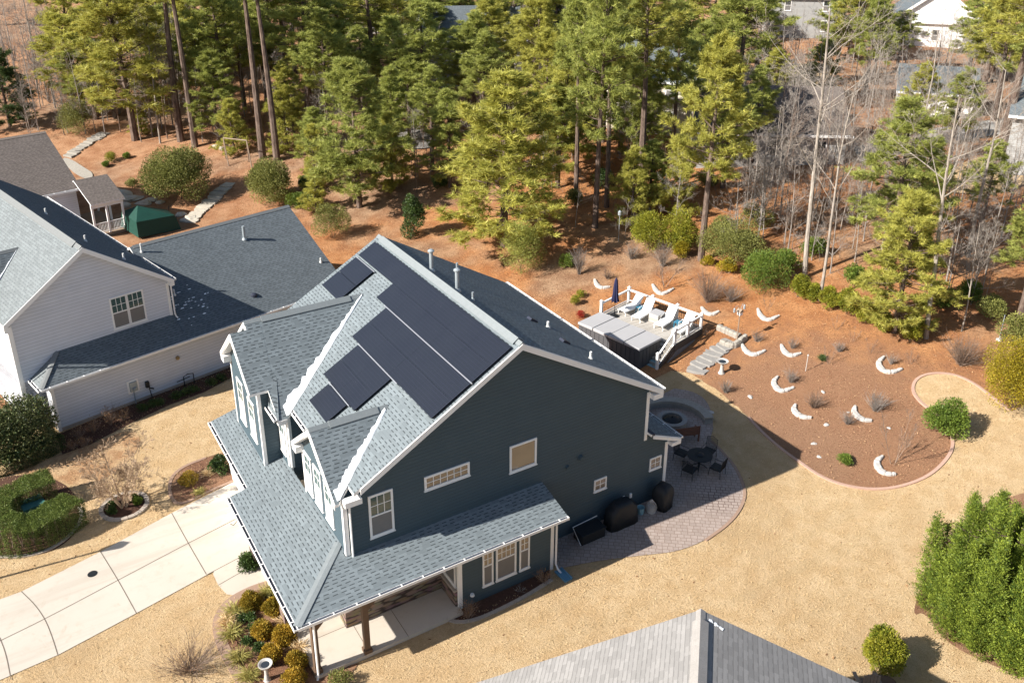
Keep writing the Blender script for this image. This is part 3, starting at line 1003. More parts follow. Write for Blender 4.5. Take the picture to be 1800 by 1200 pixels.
fr(-.42, GY-.4, zgn(GY-.4)-.02, GY, GZ_-.02); fr(-.42, GY, GZ_-.02, yb1, zgf(yb1)-.02)
# deep soffit boxes behind the gable fascias
mb = MB()
mb.prism([(-.32, DY, DZ-.14), (-.32, y1, zdf(y1)-.14), (-.32, y1, zdf(y1)-.24), (-.32, DY, DZ-.3)], (.32, 0, 0))
mb.build('soffit', M['trim'], H)
mb = MB()
mb.prism([(-1.15, BY, BZ-.14), (-1.15, 12.05, zbf(12.05)-.14), (-1.15, 12.05, zbf(12.05)-.26), (-1.15, BY, BZ-.32)], (.35, 0, 0))
mb.build('soffit', M['trim'], H)
# corner boards
for (x0, x1, ya, yb_, z0, z1) in [(-.03, .14, -.03, .14, 2.95, 5.4), (14.62, 14.78, -.03, .12, 3.05, 5.62), (15.96, 16.13, -.03, .12, -.6, 2.5),
                                  (4.02, 4.2, -1.48, -1.33, -.58, 2.36), (8.5, 8.65, -1.48, -1.35, -.58, 2.36),
                                  (-.03, .12, 4.33, 4.48, 3.0, 5.5), (-.04, .2, 6.46, 6.66, 3.0, 5.5), (-.83, -.68, 7.59, 7.75, 2.7, 6.5), (-.83, -.68, 11.74, 11.88, 2.7, 6.5),
                                  (-.03, .12, 13.05, 13.23, 3.0, 5.6)]:
    mb = MB(); mb.box(x0, x1, ya, yb_, z0, z1); mb.build('corner_board', M['trim'], H)
# gutters
gutter(H, (XE, YN, zb(XE)), (XE, YF, zb(XE)), (1, 0, 0))
gutter(H, (.36, 4.75, zf(.36)), (.36, 6.28, zf(.36)), (-1, 0, 0))
gutter(H, (-.40, 6.30, 5.72), (-.40, 8.6, 5.72), (-1, 0, 0))
gutter(H, (EX, EY, EZ), (RX, EY, EZ), (0, -1, 0))
gutter(H, (EX, EY-.13, EZ), (EX, 6.62, EZ), (-1, 0, 0))
gutter(H, (e1, 6.75, EZ), (e1, 12.98, EZ), (-1, 0, 0))
gutter(H, (16.65, YN, 2.70), (16.65, 9.3, 2.70), (1, 0, 0))
# downspouts
downspout(H, (8.72, -1.56, 0), -.6, 2.40, (0.05, -.35, 0))
downspout(H, (.22, -.09, 0), 2.55, 5.55, (0, -.18, 0))
downspout(H, (.06, 6.40, 0), 2.6, 5.6, (-.02, -.18, 0))
downspout(H, (-2.05, -1.72, 0), -.62, 2.40, (-.08, -.1, 0))
# porch posts with brackets
for (px, py, z0) in [(-.05, -1.62, -.40), (-2.02, -1.55, -.40), (-2.02, 1.55, -.40), (-2.02, 5.6, -.40)]:
    mb = MB()
    mb.box(px-.11, px+.11, py-.11, py+.11, z0+.16, 2.24)
    mb.box(px-.16, px+.16, py-.16, py+.16, z0, z0+.16)
    mb.prism([(px+.11, py-.05, 2.2), (px+.75, py-.05, 2.2), (px+.11, py-.05, 1.55)], (0, .10, 0))
    mb.prism([(px-.05, py+.11, 2.2), (px-.05, py+.7, 2.2), (px-.05, py+.11, 1.55)], (.10, 0, 0))
    mb.build('porch_post', M['wood_post'], H)
mb = MB()
mb.box(-2.14, 4.05, -1.72, -1.52, 2.24, 2.40); mb.box(-2.12, -1.92, -1.52, 6.5, 2.24, 2.40)
mb.build('porch_beam', M['trim'], H)
mb = MB(); mb.box(-2.6, 4.0, -1.85, -.02, 2.405, 2.42); mb.box(-2.6, -.02, -.02, 6.4, 2.405, 2.42)
mb.build('porch_ceiling', M['trim'], H)
# stone piers by the entry
for (px, py) in [(-2.02, 1.55), (-2.02, 5.6)]:
    mb = MB(); mb.box(px-.3, px+.3, py-.3, py+.3, -.40, .45); mb.build('stone_pier', M['stone_veneer'], H)
# windows of the gable wall
U = (1, 0, 0); NY = (0, -1, 0); NX = (-1, 0, 0)
window(H, (1.0, 0, 3.36), U, NY, 1.02, 1.96, 'hung', (3, 2), label='tall two-sash window near the front corner of the gable wall')
window(H, (3.38, 0, 4.65), U, NY, 2.03, .65, 'fixed', (6, 2), 'glass_tan', label='long low transom window of twelve panes')
window(H, (7.32, 0, 4.0), U, NY, 1.33, 1.32, 'fixed', (1, 1), 'glass_tan', label='plain square window high in the gable wall')
window(H, (11.82, 0, 1.26), U, NY, .70, .64, 'fixed', (2, 2), 'glass_tan', fw=.07)
window(H, (15.07, 0, 1.21), U, NY, .70, .67, 'fixed', (2, 2), 'glass_tan', fw=.07)
# side room triple window
window(H, (5.15, -1.45, .12), U, NY, .50, 2.0, 'hung', (2, 3), 'glass_tan', fw=.07)
window(H, (5.78, -1.45, .12), U, NY, .98, 2.05, 'hung', (4, 3), 'glass_tan', fw=.08)
window(H, (6.92, -1.45, .12), U, NY, .50, 2.0, 'hung', (2, 3), 'glass_tan', fw=.07)
# porch windows above the stone
for x in (.62, 1.50, 2.38, 3.26):
    window(H, (x, -.002, .46), U, NY, .80, 1.75, 'hung', (1, 1), 'glass_dark', 'screen', fw=.08)
window(H, (4.05, -.22, .46), (0, -1, 0), NX, 1.0, 1.75, 'hung', (1, 1), 'glass_dark', 'screen')
# front windows of the upper floor
for y in (1.95, 3.15, 4.25):
    window(H, (0, y, 3.45), (0, -1, 0), NX, .85, 1.85, 'hung', (2, 2), 'glass_teal', 'screen_lit', fw=.10)
window(H, (0, 7.55, 3.45), (0, -1, 0), NX, .75, 1.85, 'hung', (2, 2), 'glass_teal', 'screen_lit', fw=.10)
window(H, (-.80, 9.35, 3.45), (0, -1, 0), NX, .95, 2.0, 'hung', (2, 2), 'glass_teal', 'screen_lit', fw=.10)
window(H, (-.80, 11.0, 3.45), (0, -1, 0), NX, .95, 2.2, 'hung', (2, 2), 'glass_teal', 'screen_lit', fw=.10)
# garage door on the front
mb = MB(); mb.box(-1.40, -1.352, 7.4, 12.1, -.55, 1.75); mb.build('garage_door', M['trim'], H)
# wall fittings
mb = MB()
mb.lathe([(.001, 0), (.12, .001), (.12, .10), (.05, .12)], (0, 0, 0), 14)
for (x, z, s) in [(10.3, 3.2, .75), (11.0, 3.45, 1.0)]:
    q = MB(); q.tube([(x, 0, z), (x, -.12*s, z)], .13*s, 14); q.tube([(x, -.12*s, z), (x, -.15*s, z)], .10*s, 14)
    q.build('wall_vent', M['teal'], H)
q = MB(); q.lathe([(.05, -.06), (.10, -.03), (.08, .05)], (4.62, -1.53, .0), 12); q.build('wall_light', M['trim'], H)
for x in (13.55, 13.95):
    q = MB(); q.box(x, x+.12, -.07, 0, .12, .34); q.build('outlet_cover', M['trim'], H)
# roof pipes
for (x, y, h, r, cap, mt) in [(8.30, 8.73, .95, .09, True, 'pipe'), (8.2, 5.97, .95, .09, True, 'pipe'), (8.45, 4.99, .38, .05, False, 'pipe'), (11.2, 11.6, .4, .06, False, 'pipe'), (12.31, 4.68, .30, .06, False, 'pvc'), (12.09, .99, .34, .055, False, 'pvc')]:
    pipe_vent(H, x, y, zb(x), h, r, mt, cap)
for (x, y) in [(11.61, 5.0), (11.8, 2.6)]:
    q = MB(); z = zb(x)
    q.prism([(x-.2, y-.17, zb(x-.2)+.01), (x+.22, y-.17, zb(x+.22)+.01), (x+.22, y-.17, zb(x+.22)+.10), (x-.1, y-.17, zb(x-.1)+.14)], (0, .34, 0))
    q.build('roof_vent_box', M['gutter_in'], H)
q = MB(); q.box(14.85, 15.0, -.32, .25, 3.33, 3.48); q.build('flashing', M['gutter_in'], H)


# solar panels on the front slope, (y along the ridge, s down the slope)
SL = math.hypot(1, MR)
def solar(ya, yb_, sa, sb):
    nrm = np.array([-MR, 0, 1])/SL
    dn_ = np.array([-1, 0, -MR])/SL
    o = np.array([XR, 0, ZR])+nrm*.09
    a = o+np.array([0, ya, 0])+dn_*sa
    mb = MB()
    mb.obox(a, np.array([0, yb_-ya, 0]), dn_*(sb-sa), nrm*.04, 0)
    p = mb.build('solar_panel', M['solar'], H)
    f = MB()
    t = .022
    L = np.array([0, 1.0, 0])
    for (c, u, v) in [(a-nrm*.005, L*(yb_-ya), dn_*t), (a+dn_*(sb-sa-t)-nrm*.005, L*(yb_-ya), dn_*t), (a-nrm*.005, L*t, dn_*(sb-sa)), (a+L*(yb_-ya-t)-nrm*.005, L*t, dn_*(sb-sa))]:
        f.obox(c, u, v, nrm*.043, 0)
    q = f.build('panel_frame', M['black_frame'], H)
    q.parent = p


def srow(ya, yb_, n, sa, sb):
    w = (yb_-ya)/n
    for i in range(n): solar(ya+i*w+.002, ya+(i+1)*w-.002, sa, sb)
srow(-.18, 13.02, 7, .44, 1.50); srow(-.18, 8.90, 5, 1.504, 2.50)
srow(-.18, 7.70, 4, 2.56, 3.55); srow(-.18, 7.70, 4, 3.554, 4.55)
srow(3.40, 6.88, 2, 4.62, 5.59); srow(3.40, 6.88, 2, 5.594, 6.56)
srow(4.02, 6.05, 1, 6.66, 7.72)
srow(10.85, 13.02, 1, 1.68, 2.76); srow(10.85, 13.02, 1, 2.78, 3.85)
rl = MB()
for (ya, yb_, s) in [(-.22, 8.0, 2.53), (2.9, 7.0, 4.585), (3.9, 6.2, 6.61), (10.8, 13.05, 1.64)]:
    nrm = np.array([-MR, 0, 1])/SL; dn_ = np.array([-1, 0, -MR])/SL
    rl.obox(np.array([XR, ya, ZR])+dn_*(s-.022)+nrm*.06, (0, yb_-ya, 0), dn_*.044, nrm*.055)
rl.build('panel_rail', M['alu'], H)


# snow left in the roof valleys
def snow_strip(name, a, b, wa, wb, side1, side2, label, seed):
    rng = np.random.default_rng(seed)
    a = np.array(a, float); b = np.array(b, float); n = 30
    mb = MB(); vs = []; fs = []
    for i in range(n+1):
        s = i/n; c = a+(b-a)*s; w = wa+(wb-wa)*s
        w1 = w*(.75+.5*rng.random()); w2 = w*.3*(.8+.4*rng.random())
        vs += [c+side1*w1+np.array([0, 0, .012]), c+side1*w1*.5+np.array([0, 0, .06]), c+np.array([0, 0, .07]), c+side2*w2+np.array([0, 0, .015])]
    for i in range(n):
        for k in range(3): fs.append((i*4+k, i*4+k+1, i*4+5+k, i*4+4+k))
    b0 = len(vs)
    mb.add(vs, fs)
    o = mb.build(name, M['snow'], None, smooth=True)
    obj_props(o, label, 'snow')
    return o


vb0 = (xm(zdn(-.05)), -.05, zdn(-.05)); vb1 = (xv*.93+.0, DY-.17, DZ-.14)
snow_strip('snow_strip', vb0, vb1, .42, .16, -dn, d1*-1, 'strip of white snow in the valley beside the dormer nearest the gable wall', 5)
vg0 = (xm(zgn(6.35)), 6.35, zgn(6.35)); vg1 = (xg-.1, GY-.07, GZ_-.06)
snow_strip('snow_strip', vg0, vg1, .52, .10, -gn, d1*-1, 'long strip of white snow in the valley of the big cross gable', 6)


# ------------------------------------------------------------------ neighbour house (left)
TH = math.radians(12.978)
N0 = (-8.18, 21.1, 0.0)
NB = thing('two_storey_house', N0, 'white-sided neighbour house with grey roofs, standing at the left of the teal house', 'house', None, TH)
def loc_pts(px, py, v):
    """local coordinates of the pixel ray on the plane v = const of the neighbour's frame"""
    u_ = np.array([math.cos(TH), math.sin(TH), 0]); v_ = np.array([-math.sin(TH), math.cos(TH), 0]); o = np.array(N0)
    d = ray(px, py); t = ((o-CPOS)@v_+v)/(d@v_); p = CPOS+d*t
    return (p-o)@u_, p[2]
W_, SN, SNL = M['white_siding'], M['shingle_n'], M['shingle_nl']
mb = MB()
mb.box(0, 18.3, 0, 12.2, -.62, 2.30)                               # one storey part
mb.prism([(18.3, 0, 2.3), (18.3, 12.2, 2.3), (18.3, 6.1, 6.0)], (-.25, 0, 0))
mb.build('lower_wall', W_, NB, True)
mb = MB()
mb.prism([(-1.0, 1.2, 0), (7.5, 1.2, 0), (7.5, 1.2, 5.75), (3.15, 1.2, 8.85), (-1.0, 1.2, 5.85)], (0, 20, 0))
mb.build('gable_wall', W_, NB, True)
mb = MB(); mb.box(-1.0, -.02, 1.2, 14, -.6, 2.3); mb.build('front_wall', W_, NB, True)
mb = MB(); mb.box(0, 12, -.012, 0, -.62, -.38); mb.build('foundation', M['edging_grey'], NB, True)
# lower roof
ER, ZE0 = -.38, 2.42
VR, ZRN = 6.1, 2.42+.6*6.48
slab(NB, 'lower_roof', [(7.5, ER, ZE0), (18.6, ER, ZE0), (18.6, VR, ZRN), (7.5, VR, ZRN)], SN, .14, True)
slab(NB, 'lower_roof', [(7.5, VR, ZRN), (18.6, VR, ZRN), (18.6, 12.6, ZE0), (7.5, 12.6, ZE0)], SN, .14, True)
slab(NB, 'pent_roof', [(-.55, ER, ZE0), (7.5, ER, ZE0), (7.5, 1.198, ZE0+.68*1.578), (1.02, 1.198, ZE0+.68*1.578)], SN, .14, True)
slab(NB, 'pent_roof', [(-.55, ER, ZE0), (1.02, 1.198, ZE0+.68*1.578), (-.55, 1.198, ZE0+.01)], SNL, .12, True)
ridge_cap(NB, (7.7, VR, ZRN), (18.62, VR, ZRN), np.array([0, -1, -.6])/1.166, np.array([0, 1, -.6])/1.166, 'ridge_n', .2, .05, local=True)
ridge_cap(NB, (-.5, ER+.05, ZE0+.02), (1.0, 1.18, ZE0+.68*1.578), np.array([.70, -.70, 0]), np.array([-.70, .70, 0]), 'ridge_n', .14, .03, local=True, name='hip_cap')
# upper roof
UR, UZ = 3.15, 9.03
ml = (9.03-6.0)/(3.15+1.25); mr_ = (9.03-5.78)/(7.75-3.15)
slab(NB, 'upper_roof', [(UR, .85, UZ), (7.75, .85, 5.78), (7.75, 21.3, 5.78), (UR, 21.3, UZ)], SN, .14, True)
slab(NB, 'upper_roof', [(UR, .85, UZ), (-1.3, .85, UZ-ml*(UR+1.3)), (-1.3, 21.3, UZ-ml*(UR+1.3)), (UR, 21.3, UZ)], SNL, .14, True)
ridge_cap(NB, (UR, .84, UZ), (UR, 21.3, UZ), np.array([-1, 0, -ml])/math.hypot(1, ml), np.array([1, 0, -mr_])/math.hypot(1, mr_), 'ridge_n', .2, .05, local=True)
ridge_cap(NB, (UR, 1.6, UZ+.045), (UR, 20, UZ+.045), np.array([-1, 0, -ml])/math.hypot(1, ml), np.array([1, 0, -mr_])/math.hypot(1, mr_), 'ridge_n', .32, .06, local=True, name='ridge_vent')
# little cross gable on the left slope
cz = 7.9; cy = 6.2
cx = UR-(UZ-cz)/ml
slab(NB, 'cross_gable_roof', [(-2.2, cy, cz), (cx+.1, cy, cz), (UR-(UZ-(cz-2.0))/ml+.1, cy-2.5, cz-2.0), (-2.2, cy-2.5, cz-2.0)], SN, .12, True)
slab(NB, 'cross_gable_roof', [(-2.2, cy, cz), (cx+.1, cy, cz), (UR-(UZ-(cz-2.0))/ml+.1, cy+2.5, cz-2.0), (-2.2, cy+2.5, cz-2.0)], SN, .12, True)
ridge_cap(NB, (-2.2, cy, cz), (cx, cy, cz), np.array([0, -1, -.8])/1.28, np.array([0, 1, -.8])/1.28, 'ridge_n', .18, .05, local=True)
for q in ([(UR, .85, UZ-.02), (7.75, .85, 5.76), (7.75, .85, 5.50), (UR, .85, UZ-.30)], [(UR, .85, UZ-.02), (-1.3, .85, UZ-ml*(UR+1.3)-.02), (-1.3, .85, UZ-ml*(UR+1.3)-.28), (UR, .85, UZ-.30)]):
    mb = MB(); mb.prism(q, (0, -.04, 0)); mb.build('rake_board', M['trim'], NB, True)
for q in ((7.5, 7.75, .82, 1.2, 5.40, 5.64), (-1.3, -1.0, .82, 1.2, 5.5, 5.8)):
    mb = MB(); mb.box(*q); mb.build('eave_return', M['trim'], NB, True)
for q in ((7.38, 7.53, 1.165, 1.3, 3.4, 5.5), (-.03, .14, -.03, .1, -.6, 2.3), (-1.03, -.86, 1.165, 1.3, .0, 5.7)):
    mb = MB(); mb.box(*q); mb.build('corner_board', M['trim'], NB, True)
gutter(NB, (-.55, ER, ZE0), (18.6, ER, ZE0), (0, -1, 0), True)
gutter(NB, (-.55, ER-.1, ZE0), (-.55, 1.2, ZE0), (-1, 0, 0), True)
gutter(NB, (7.75, .85, 5.78), (7.75, 21.3, 5.78), (1, 0, 0), True)
downspout(NB, (7.62, 1.08, 0), 3.2, 5.6, (.1, -.1, 0), local=True)
downspout(NB, (-1.1, 1.0, 0), .6, 5.8, (-.1, -.1, 0), local=True)
window(NB, (4.13, 1.2, 3.68), U, NY, .97, 1.92, 'hung', (3, 2), 'glass_teal', 'screen', True)
window(NB, (5.06, 1.2, 3.68), U, NY, .97, 1.92, 'hung', (3, 2), 'glass_teal', 'screen', True)
q = MB(); q.lathe([(.09, -.1), (.12, 0), (.05, .1)], (6.9, -.09, 1.35), 12); q.build('wall_lamp', M['leaf_straw'], NB, True)
q = MB(); q.box(3.85, 4.5, -.05, 0, .15, .95); q.build('meter_panel', M['trim'], NB, True)
q = MB(); q.box(3.97, 4.38, -.16, -.05, .28, .85); q.lathe([(.10, 0), (.10, .1)], (4.17, -.2, .42), 12); q.tube([(4.15, -.1, .3), (4.15, -.1, -.6)], .03, 6); q.build('electric_meter', M['pipe'], NB, True)
q = MB(); q.box(4.85, 5.05, -.18, 0, .2, .55); q.tube([(5.0, -.12, .2), (5.1, -.12, -.6)], .025, 6); q.tube([(5.0, -.15, .15), (5.25, -.15, .0)], .04, 6); q.build('gas_meter', M['metal_dark'], NB, True)
q = MB(); q.tube([(7.0, -.25, -.6), (7.0, -.25, .1), (7.25, -.25, .2), (7.6, -.25, .1), (7.6, -.25, -.6)], .03, 6); q.tube([(6.6, -.2, -.1), (7.4, -.2, -.05)], .025, 6); q.build('water_pipes', M['metal_dark'], NB, True)
for (x, y, h, r, mt) in [(14.3, 4.6, .9, .09, 'pipe'), (8.0, 5.6, .55, .05, 'pvc'), (8.3, 2.4, .35, .05, 'pvc'), (18.0, 1.6, .3, .05, 'pvc')]:
    pipe_vent(NB, x, y, ZE0+.6*(y-ER), h, r, mt, False, local=True)
q = MB(); q.lathe([(.22, -.06), (.2, .06), (.1, .12)], (12.6, .9, ZE0+.6*1.28), 14); q.build('roof_vent_box', M['gutter_in'], NB, True)
for (x, y) in [(4.4, 4.0), (5.6, 2.0), (4.5, 10.5)]:
    pipe_vent(NB, x, y, UZ-mr_*(x-UR), .35, .05, 'pvc', False, local=True)
# snow on it
rng = np.random.default_rng(8)
u_ = np.array([math.cos(TH), math.sin(TH), 0]); v_ = np.array([-math.sin(TH), math.cos(TH), 0])
def nloc(u, v, z): return np.array(N0)+u_*u+v_*v+np.array([0, 0, z])
sl_ = unit(np.array([-1.0, 0, -ml]))
p0 = nloc(UR-(UZ-(cz-2.0))/ml, cy-2.5, cz-2.0); p1 = nloc(cx, cy, cz-.03)
snow_strip('snow_strip', p0, p1, .38, .05, v_*.6+np.array([0, 0, .48]), -u_*.5-np.array([0, 0, .3]), 'strip of white snow in a valley of the neighbour roof at the left edge', 9)
mb = MB()
for k in range(40):
    a = rng.normal(8.7, .6); b = -.38+.142*round((1.7+rng.normal(0, .6)+.38)/.142)
    s = .025+.045*rng.random()
    z = ZE0+.6*(b-ER)+.012
    ang = rng.random(); pts = []
    for j in range(6):
        aa = j*math.pi/3+ang; rr = s*(.6+.6*rng.random())
        du, dv = rr*1.8*math.cos(aa), rr*.6*math.sin(aa)
        pts.append(nloc(a+du, b+dv, z+.6*dv))
    mb.prism(pts, (0, 0, .008))
o = mb.build('snow_patch', M['snow'])
obj_props(o, 'thin flecks of snow in the shade beside the neighbour gable', 'snow', kind='stuff')

# ------------------------------------------------------------------ second neighbour, brown roof
T2 = math.radians(12)
BR = thing('low_house', (-2.1, 53.34, 0), 'beige house with brown-grey gable roof and screened porch, at the far left', 'house', None, T2)
SB = M['shingle_b']
mb = MB()
mb.box(-14, -.35, .4, 13.2, -.8, 3.0); mb.prism([(-.35, .4, 3.0), (-.35, 13.2, 3.0), (-.35, 6.8, 6.4)], (-.2, 0, 0))
mb.build('wall', M['white_siding'], BR, True)
slab(BR, 'main_roof', [(-14, 0, 3.2), (0, 0, 3.2), (0, 6.8, 6.7), (-14, 6.8, 6.7)], SB, .14, True)
slab(BR, 'main_roof', [(-14, 6.8, 6.7), (0, 6.8, 6.7), (0, 13.6, 3.2), (-14, 13.6, 3.2)], SB, .14, True)
ridge_cap(BR, (-14, 6.8, 6.7), (0, 6.8, 6.7), np.array([0, -1, -.51])/1.12, np.array([0, 1, -.51])/1.12, 'ridge_b', .22, .06, local=True)
gutter(BR, (-14, 0, 3.2), (0, 0, 3.2), (0, -1, 0), True, .18, .16)
slab(BR, 'porch_roof', [(-.34, -2.7, 2.42), (2.45, -2.7, 2.42), (2.45, .6, 3.75), (-.34, .6, 3.75)], SB, .12, True)
slab(BR, 'porch_roof', [(-.34, .6, 3.75), (2.45, .6, 3.75), (2.45, 3.9, 2.42), (-.34, 3.9, 2.42)], SB, .12, True)
mb = MB()
mb.box(-.34, 2.3, -2.55, -2.40, 2.0, 2.32); mb.box(2.15, 2.3, -2.4, 3.7, 2.0, 2.32)
mb.build('porch_beam', M['trim'], BR, True)
for (x, y) in [(2.2, -2.48), (.9, -2.48), (-.25, -2.48), (2.2, .6), (2.2, 3.6)]:
    q = MB(); q.box(x-.08, x+.08, y-.07, y+.07, -.3, 2.0); q.build('porch_post', M['trim'], BR, True)
q = MB(); q.box(-.34, 2.3, -2.55, 3.7, -.55, -.3); q.build('porch_floor', M['wood_grey'], BR, True)
q = MB(); q.box(-.2, 2.2, -2.52, -2.46, .58, .66); q.box(-.2, 2.2, -2.52, -2.46, -.18, -.12)
for k in range(20): q.box(-.15+k*.12, -.12+k*.12, -2.505, -2.475, -.12, .58)
q.build('porch_railing', M['trim'], BR, True)

# ------------------------------------------------------------------ roof in the foreground
P0 = np.array([6.5, -12.14, 7.0]); rd = np.array([math.cos(math.radians(-134.43)), math.sin(math.radians(-134.43)), 0])
pr = np.array([-rd[1], rd[0], 0])           # to the right of the ridge (seen from the camera)
FR = thing('near_house', (P0[0], P0[1], 0), 'house under a weathered grey shingle roof at the bottom edge', 'house')
LN = 14.0
sl_l, sl_r = .668, .372
WL, WR = 8.0, 6.4
aL = P0-pr*WL-np.array([0, 0, sl_l*WL]); aR = P0+pr*WR-np.array([0, 0, sl_r*WR])
slab(FR, 'left_roof', [P0, P0+rd*LN, aL+rd*LN, aL], M['shingle_f'], .14)
slab(FR, 'right_roof', [P0, P0+rd*LN, aR+rd*LN, aR], M['shingle_f'], .14)
ridge_cap(FR, P0, P0+rd*LN, unit(-pr-np.array([0, 0, sl_l])), unit(pr-np.array([0, 0, sl_r])), 'ridge_f', .16, .04)
ridge_cap(FR, P0+rd*.45+np.array([0, 0, .05]), P0+rd*LN+np.array([0, 0, .05]), unit(-pr-np.array([0, 0, sl_l])), unit(pr-np.array([0, 0, sl_r])), 'ridge_f', .26, .06, name='ridge_vent')
mb = MB()
w0 = P0+rd*.35
mb.prism([w0-np.array([0, 0, .2]), w0-pr*(WL-.4)-np.array([0, 0, sl_l*(WL-.4)+.2]), w0-pr*(WL-.4)*1.0+np.array([0, 0, -7.7]), w0+pr*(WR-.4)+np.array([0, 0, -7.7]), w0+pr*(WR-.4)-np.array([0, 0, sl_r*(WR-.4)+.2])], rd*(LN-.5))
mb.build('wall', M['tan_siding'], FR)
mb = MB()
for sgn, w_, s_ in ((-1, WL, sl_l), (1, WR, sl_r)):
    e_ = P0+pr*sgn*w_-np.array([0, 0, s_*w_])
    mb.prism([P0-np.array([0, 0, .02]), e_-np.array([0, 0, .02]), e_-np.array([0, 0, .22]), P0-np.array([0, 0, .22])], -rd*.02)
mb.build('rake_board', M['trim'], FR)
pp = on_plane_z(1441, 1193, 5.2)
pipe_vent(FR, pp[0], pp[1], pp[2]-.05, .30, .05, 'pvc', False)
rng = np.random.default_rng(4)
mb = MB()
for k in range(3):
    c_ = P0+rd*(.28+.10*k*rng.random())+pr*(.30+k*.16)-np.array([0, 0, sl_r*(.30+k*.16)-.012])
    pts = [c_+pr*math.cos(a)*(.07*q_)+rd*math.sin(a)*(.06*q_)-np.array([0, 0, sl_r*math.cos(a)*.07*q_]) for a, q_ in zip(np.linspace(0, 6.283, 11, endpoint=False), .5+.8*rng.random(11))]
    mb.prism(pts, (0, 0, .008))
obj_props(mb.build('snow_patch', M['snow']), 'tiny patches of snow beside the ridge of the foreground roof', 'snow', kind='stuff')


# ------------------------------------------------------------------ far houses beyond the wood
def far_house(base, rot, w, d, eh, rh, wall, roof, label, wins=3, storeys=2, name='far_house', sink=1.0, gable_front=False, local_ridge='ridge_n'):
    z = float(hgt(base[0], base[1]))
    T = thing(name, (base[0], base[1], z), label, 'house', None, math.radians(rot))
    mb = MB()
    mb.box(-w/2, w/2, 0, d, -sink, eh)
    if not gable_front:
        for x in (-w/2, w/2-.2): mb.prism([(x, 0, eh), (x, d, eh), (x, d/2, rh)], (.2, 0, 0))
    else:
        for y in (0, d-.2): mb.prism([(-w/2, y, eh), (w/2, y, eh), (0, y, rh)], (0, .2, 0))
    mb.build('wall', wall, T, True)
    o = .4
    if not gable_front:
        k = (rh-eh)/(d/2)
        slab(T, 'roof', [(-w/2-o, -o, eh-k*o+.1), (w/2+o, -o, eh-k*o+.1), (w/2+o, d/2, rh+.1), (-w/2-o, d/2, rh+.1)], roof, .2, True)
        slab(T, 'roof', [(-w/2-o, d/2, rh+.1), (w/2+o, d/2, rh+.1), (w/2+o, d+o, eh-k*o+.1), (-w/2-o, d+o, eh-k*o+.1)], roof, .2, True)
        gutter(T, (-w/2-o, -o, eh-k*o+.1), (w/2+o, -o, eh-k*o+.1), (0, -1, 0), True, .16, .2)
    else:
        k = (rh-eh)/(w/2)
        slab(T, 'roof', [(-w/2-o, -o, eh-k*o+.1), (0, -o, rh+.1), (0, d+o, rh+.1), (-w/2-o, d+o, eh-k*o+.1)], roof, .2, True)
        slab(T, 'roof', [(0, -o, rh+.1), (w/2+o, -o, eh-k*o+.1), (w/2+o, d+o, eh-k*o+.1), (0, d+o, rh+.1)], roof, .2, True)
        q = MB(); q.prism([(-w/2-o, -o, eh-k*o+.08), (0, -o, rh+.08), (0, -o, rh-.3), (-w/2-o, -o, eh-k*o-.3)], (0, -.06, 0)); q.build('rake_board', M['trim'], T, True)
        q = MB(); q.prism([(w/2+o, -o, eh-k*o+.08), (0, -o, rh+.08), (0, -o, rh-.3), (w/2+o, -o, eh-k*o-.3)], (0, -.06, 0)); q.build('rake_board', M['trim'], T, True)
        q = MB(); q.box(-w/2-o, w/2+o, -o, -.05, eh-.35, eh-.05); q.build('eave_band', M['trim'], T, True)
    for st in range(storeys):
        for i in range(wins):
            x = -w/2+w*(i+.5)/wins
            window(T, (x-.5, 0, .9+2.9*st), U, NY, 1.0, 1.6, 'hung', (1, 1), 'glass_dark', 'screen', True, fw=.1)
    return T


far_house(gp(1150, 236), -60, 11, 9, 5.6, 8.4, M['cream_siding'], M['shingle_n'], 'cream two-storey house half hidden behind the pines right of centre', 4)
far_house(gp(1352, 292), -36, 13, 10, 3.2, 6.2, M['grey_siding'], M['shingle_b'], 'low house with brown roof behind the bare trees', 3, 1)
far_house(gp(1412, 66), -40, 11, 9, 6.2, 9.5, M['grey_siding'], M['shingle_n'], 'grey house with dark shutters at the top edge', 2)
far_house(gp(1640, 84), -48, 12, 10, 3.6, 8.2, M['trim'], M['shingle_n'], 'bright white gabled house at the top right edge', 3, 1, gable_front=True)
far_house(gp(835, 150), -22, 12, 9, 5.6, 8.8, M['grey_siding'], M['shingle_n'], 'grey house with white window frames seen through the pines near the top centre', 4)
far_house(gp(1000, 98), -25, 13, 9, 5.6, 8.8, M['tan_siding'], M['shingle_b'], 'tan house with brown roof deep in the pines near the top centre', 4)
far_house(gp(1640, 205), -52, 7, 6, 2.6, 4.6, M['trim'], M['shingle_n'], 'small white house behind the bare white trunks at the right', 2, 1)
far_house(gp(640, 70), -18, 13, 9, 5.4, 8.6, M['cream_siding'], M['shingle_n'], 'pale house deep in the wood left of the top centre', 4)
far_house(gp(1880, 320), -60, 10, 9, 5.2, 8.0, M['grey_siding'], M['shingle_n'], 'grey house cut by the right edge behind the bare branches', 2)

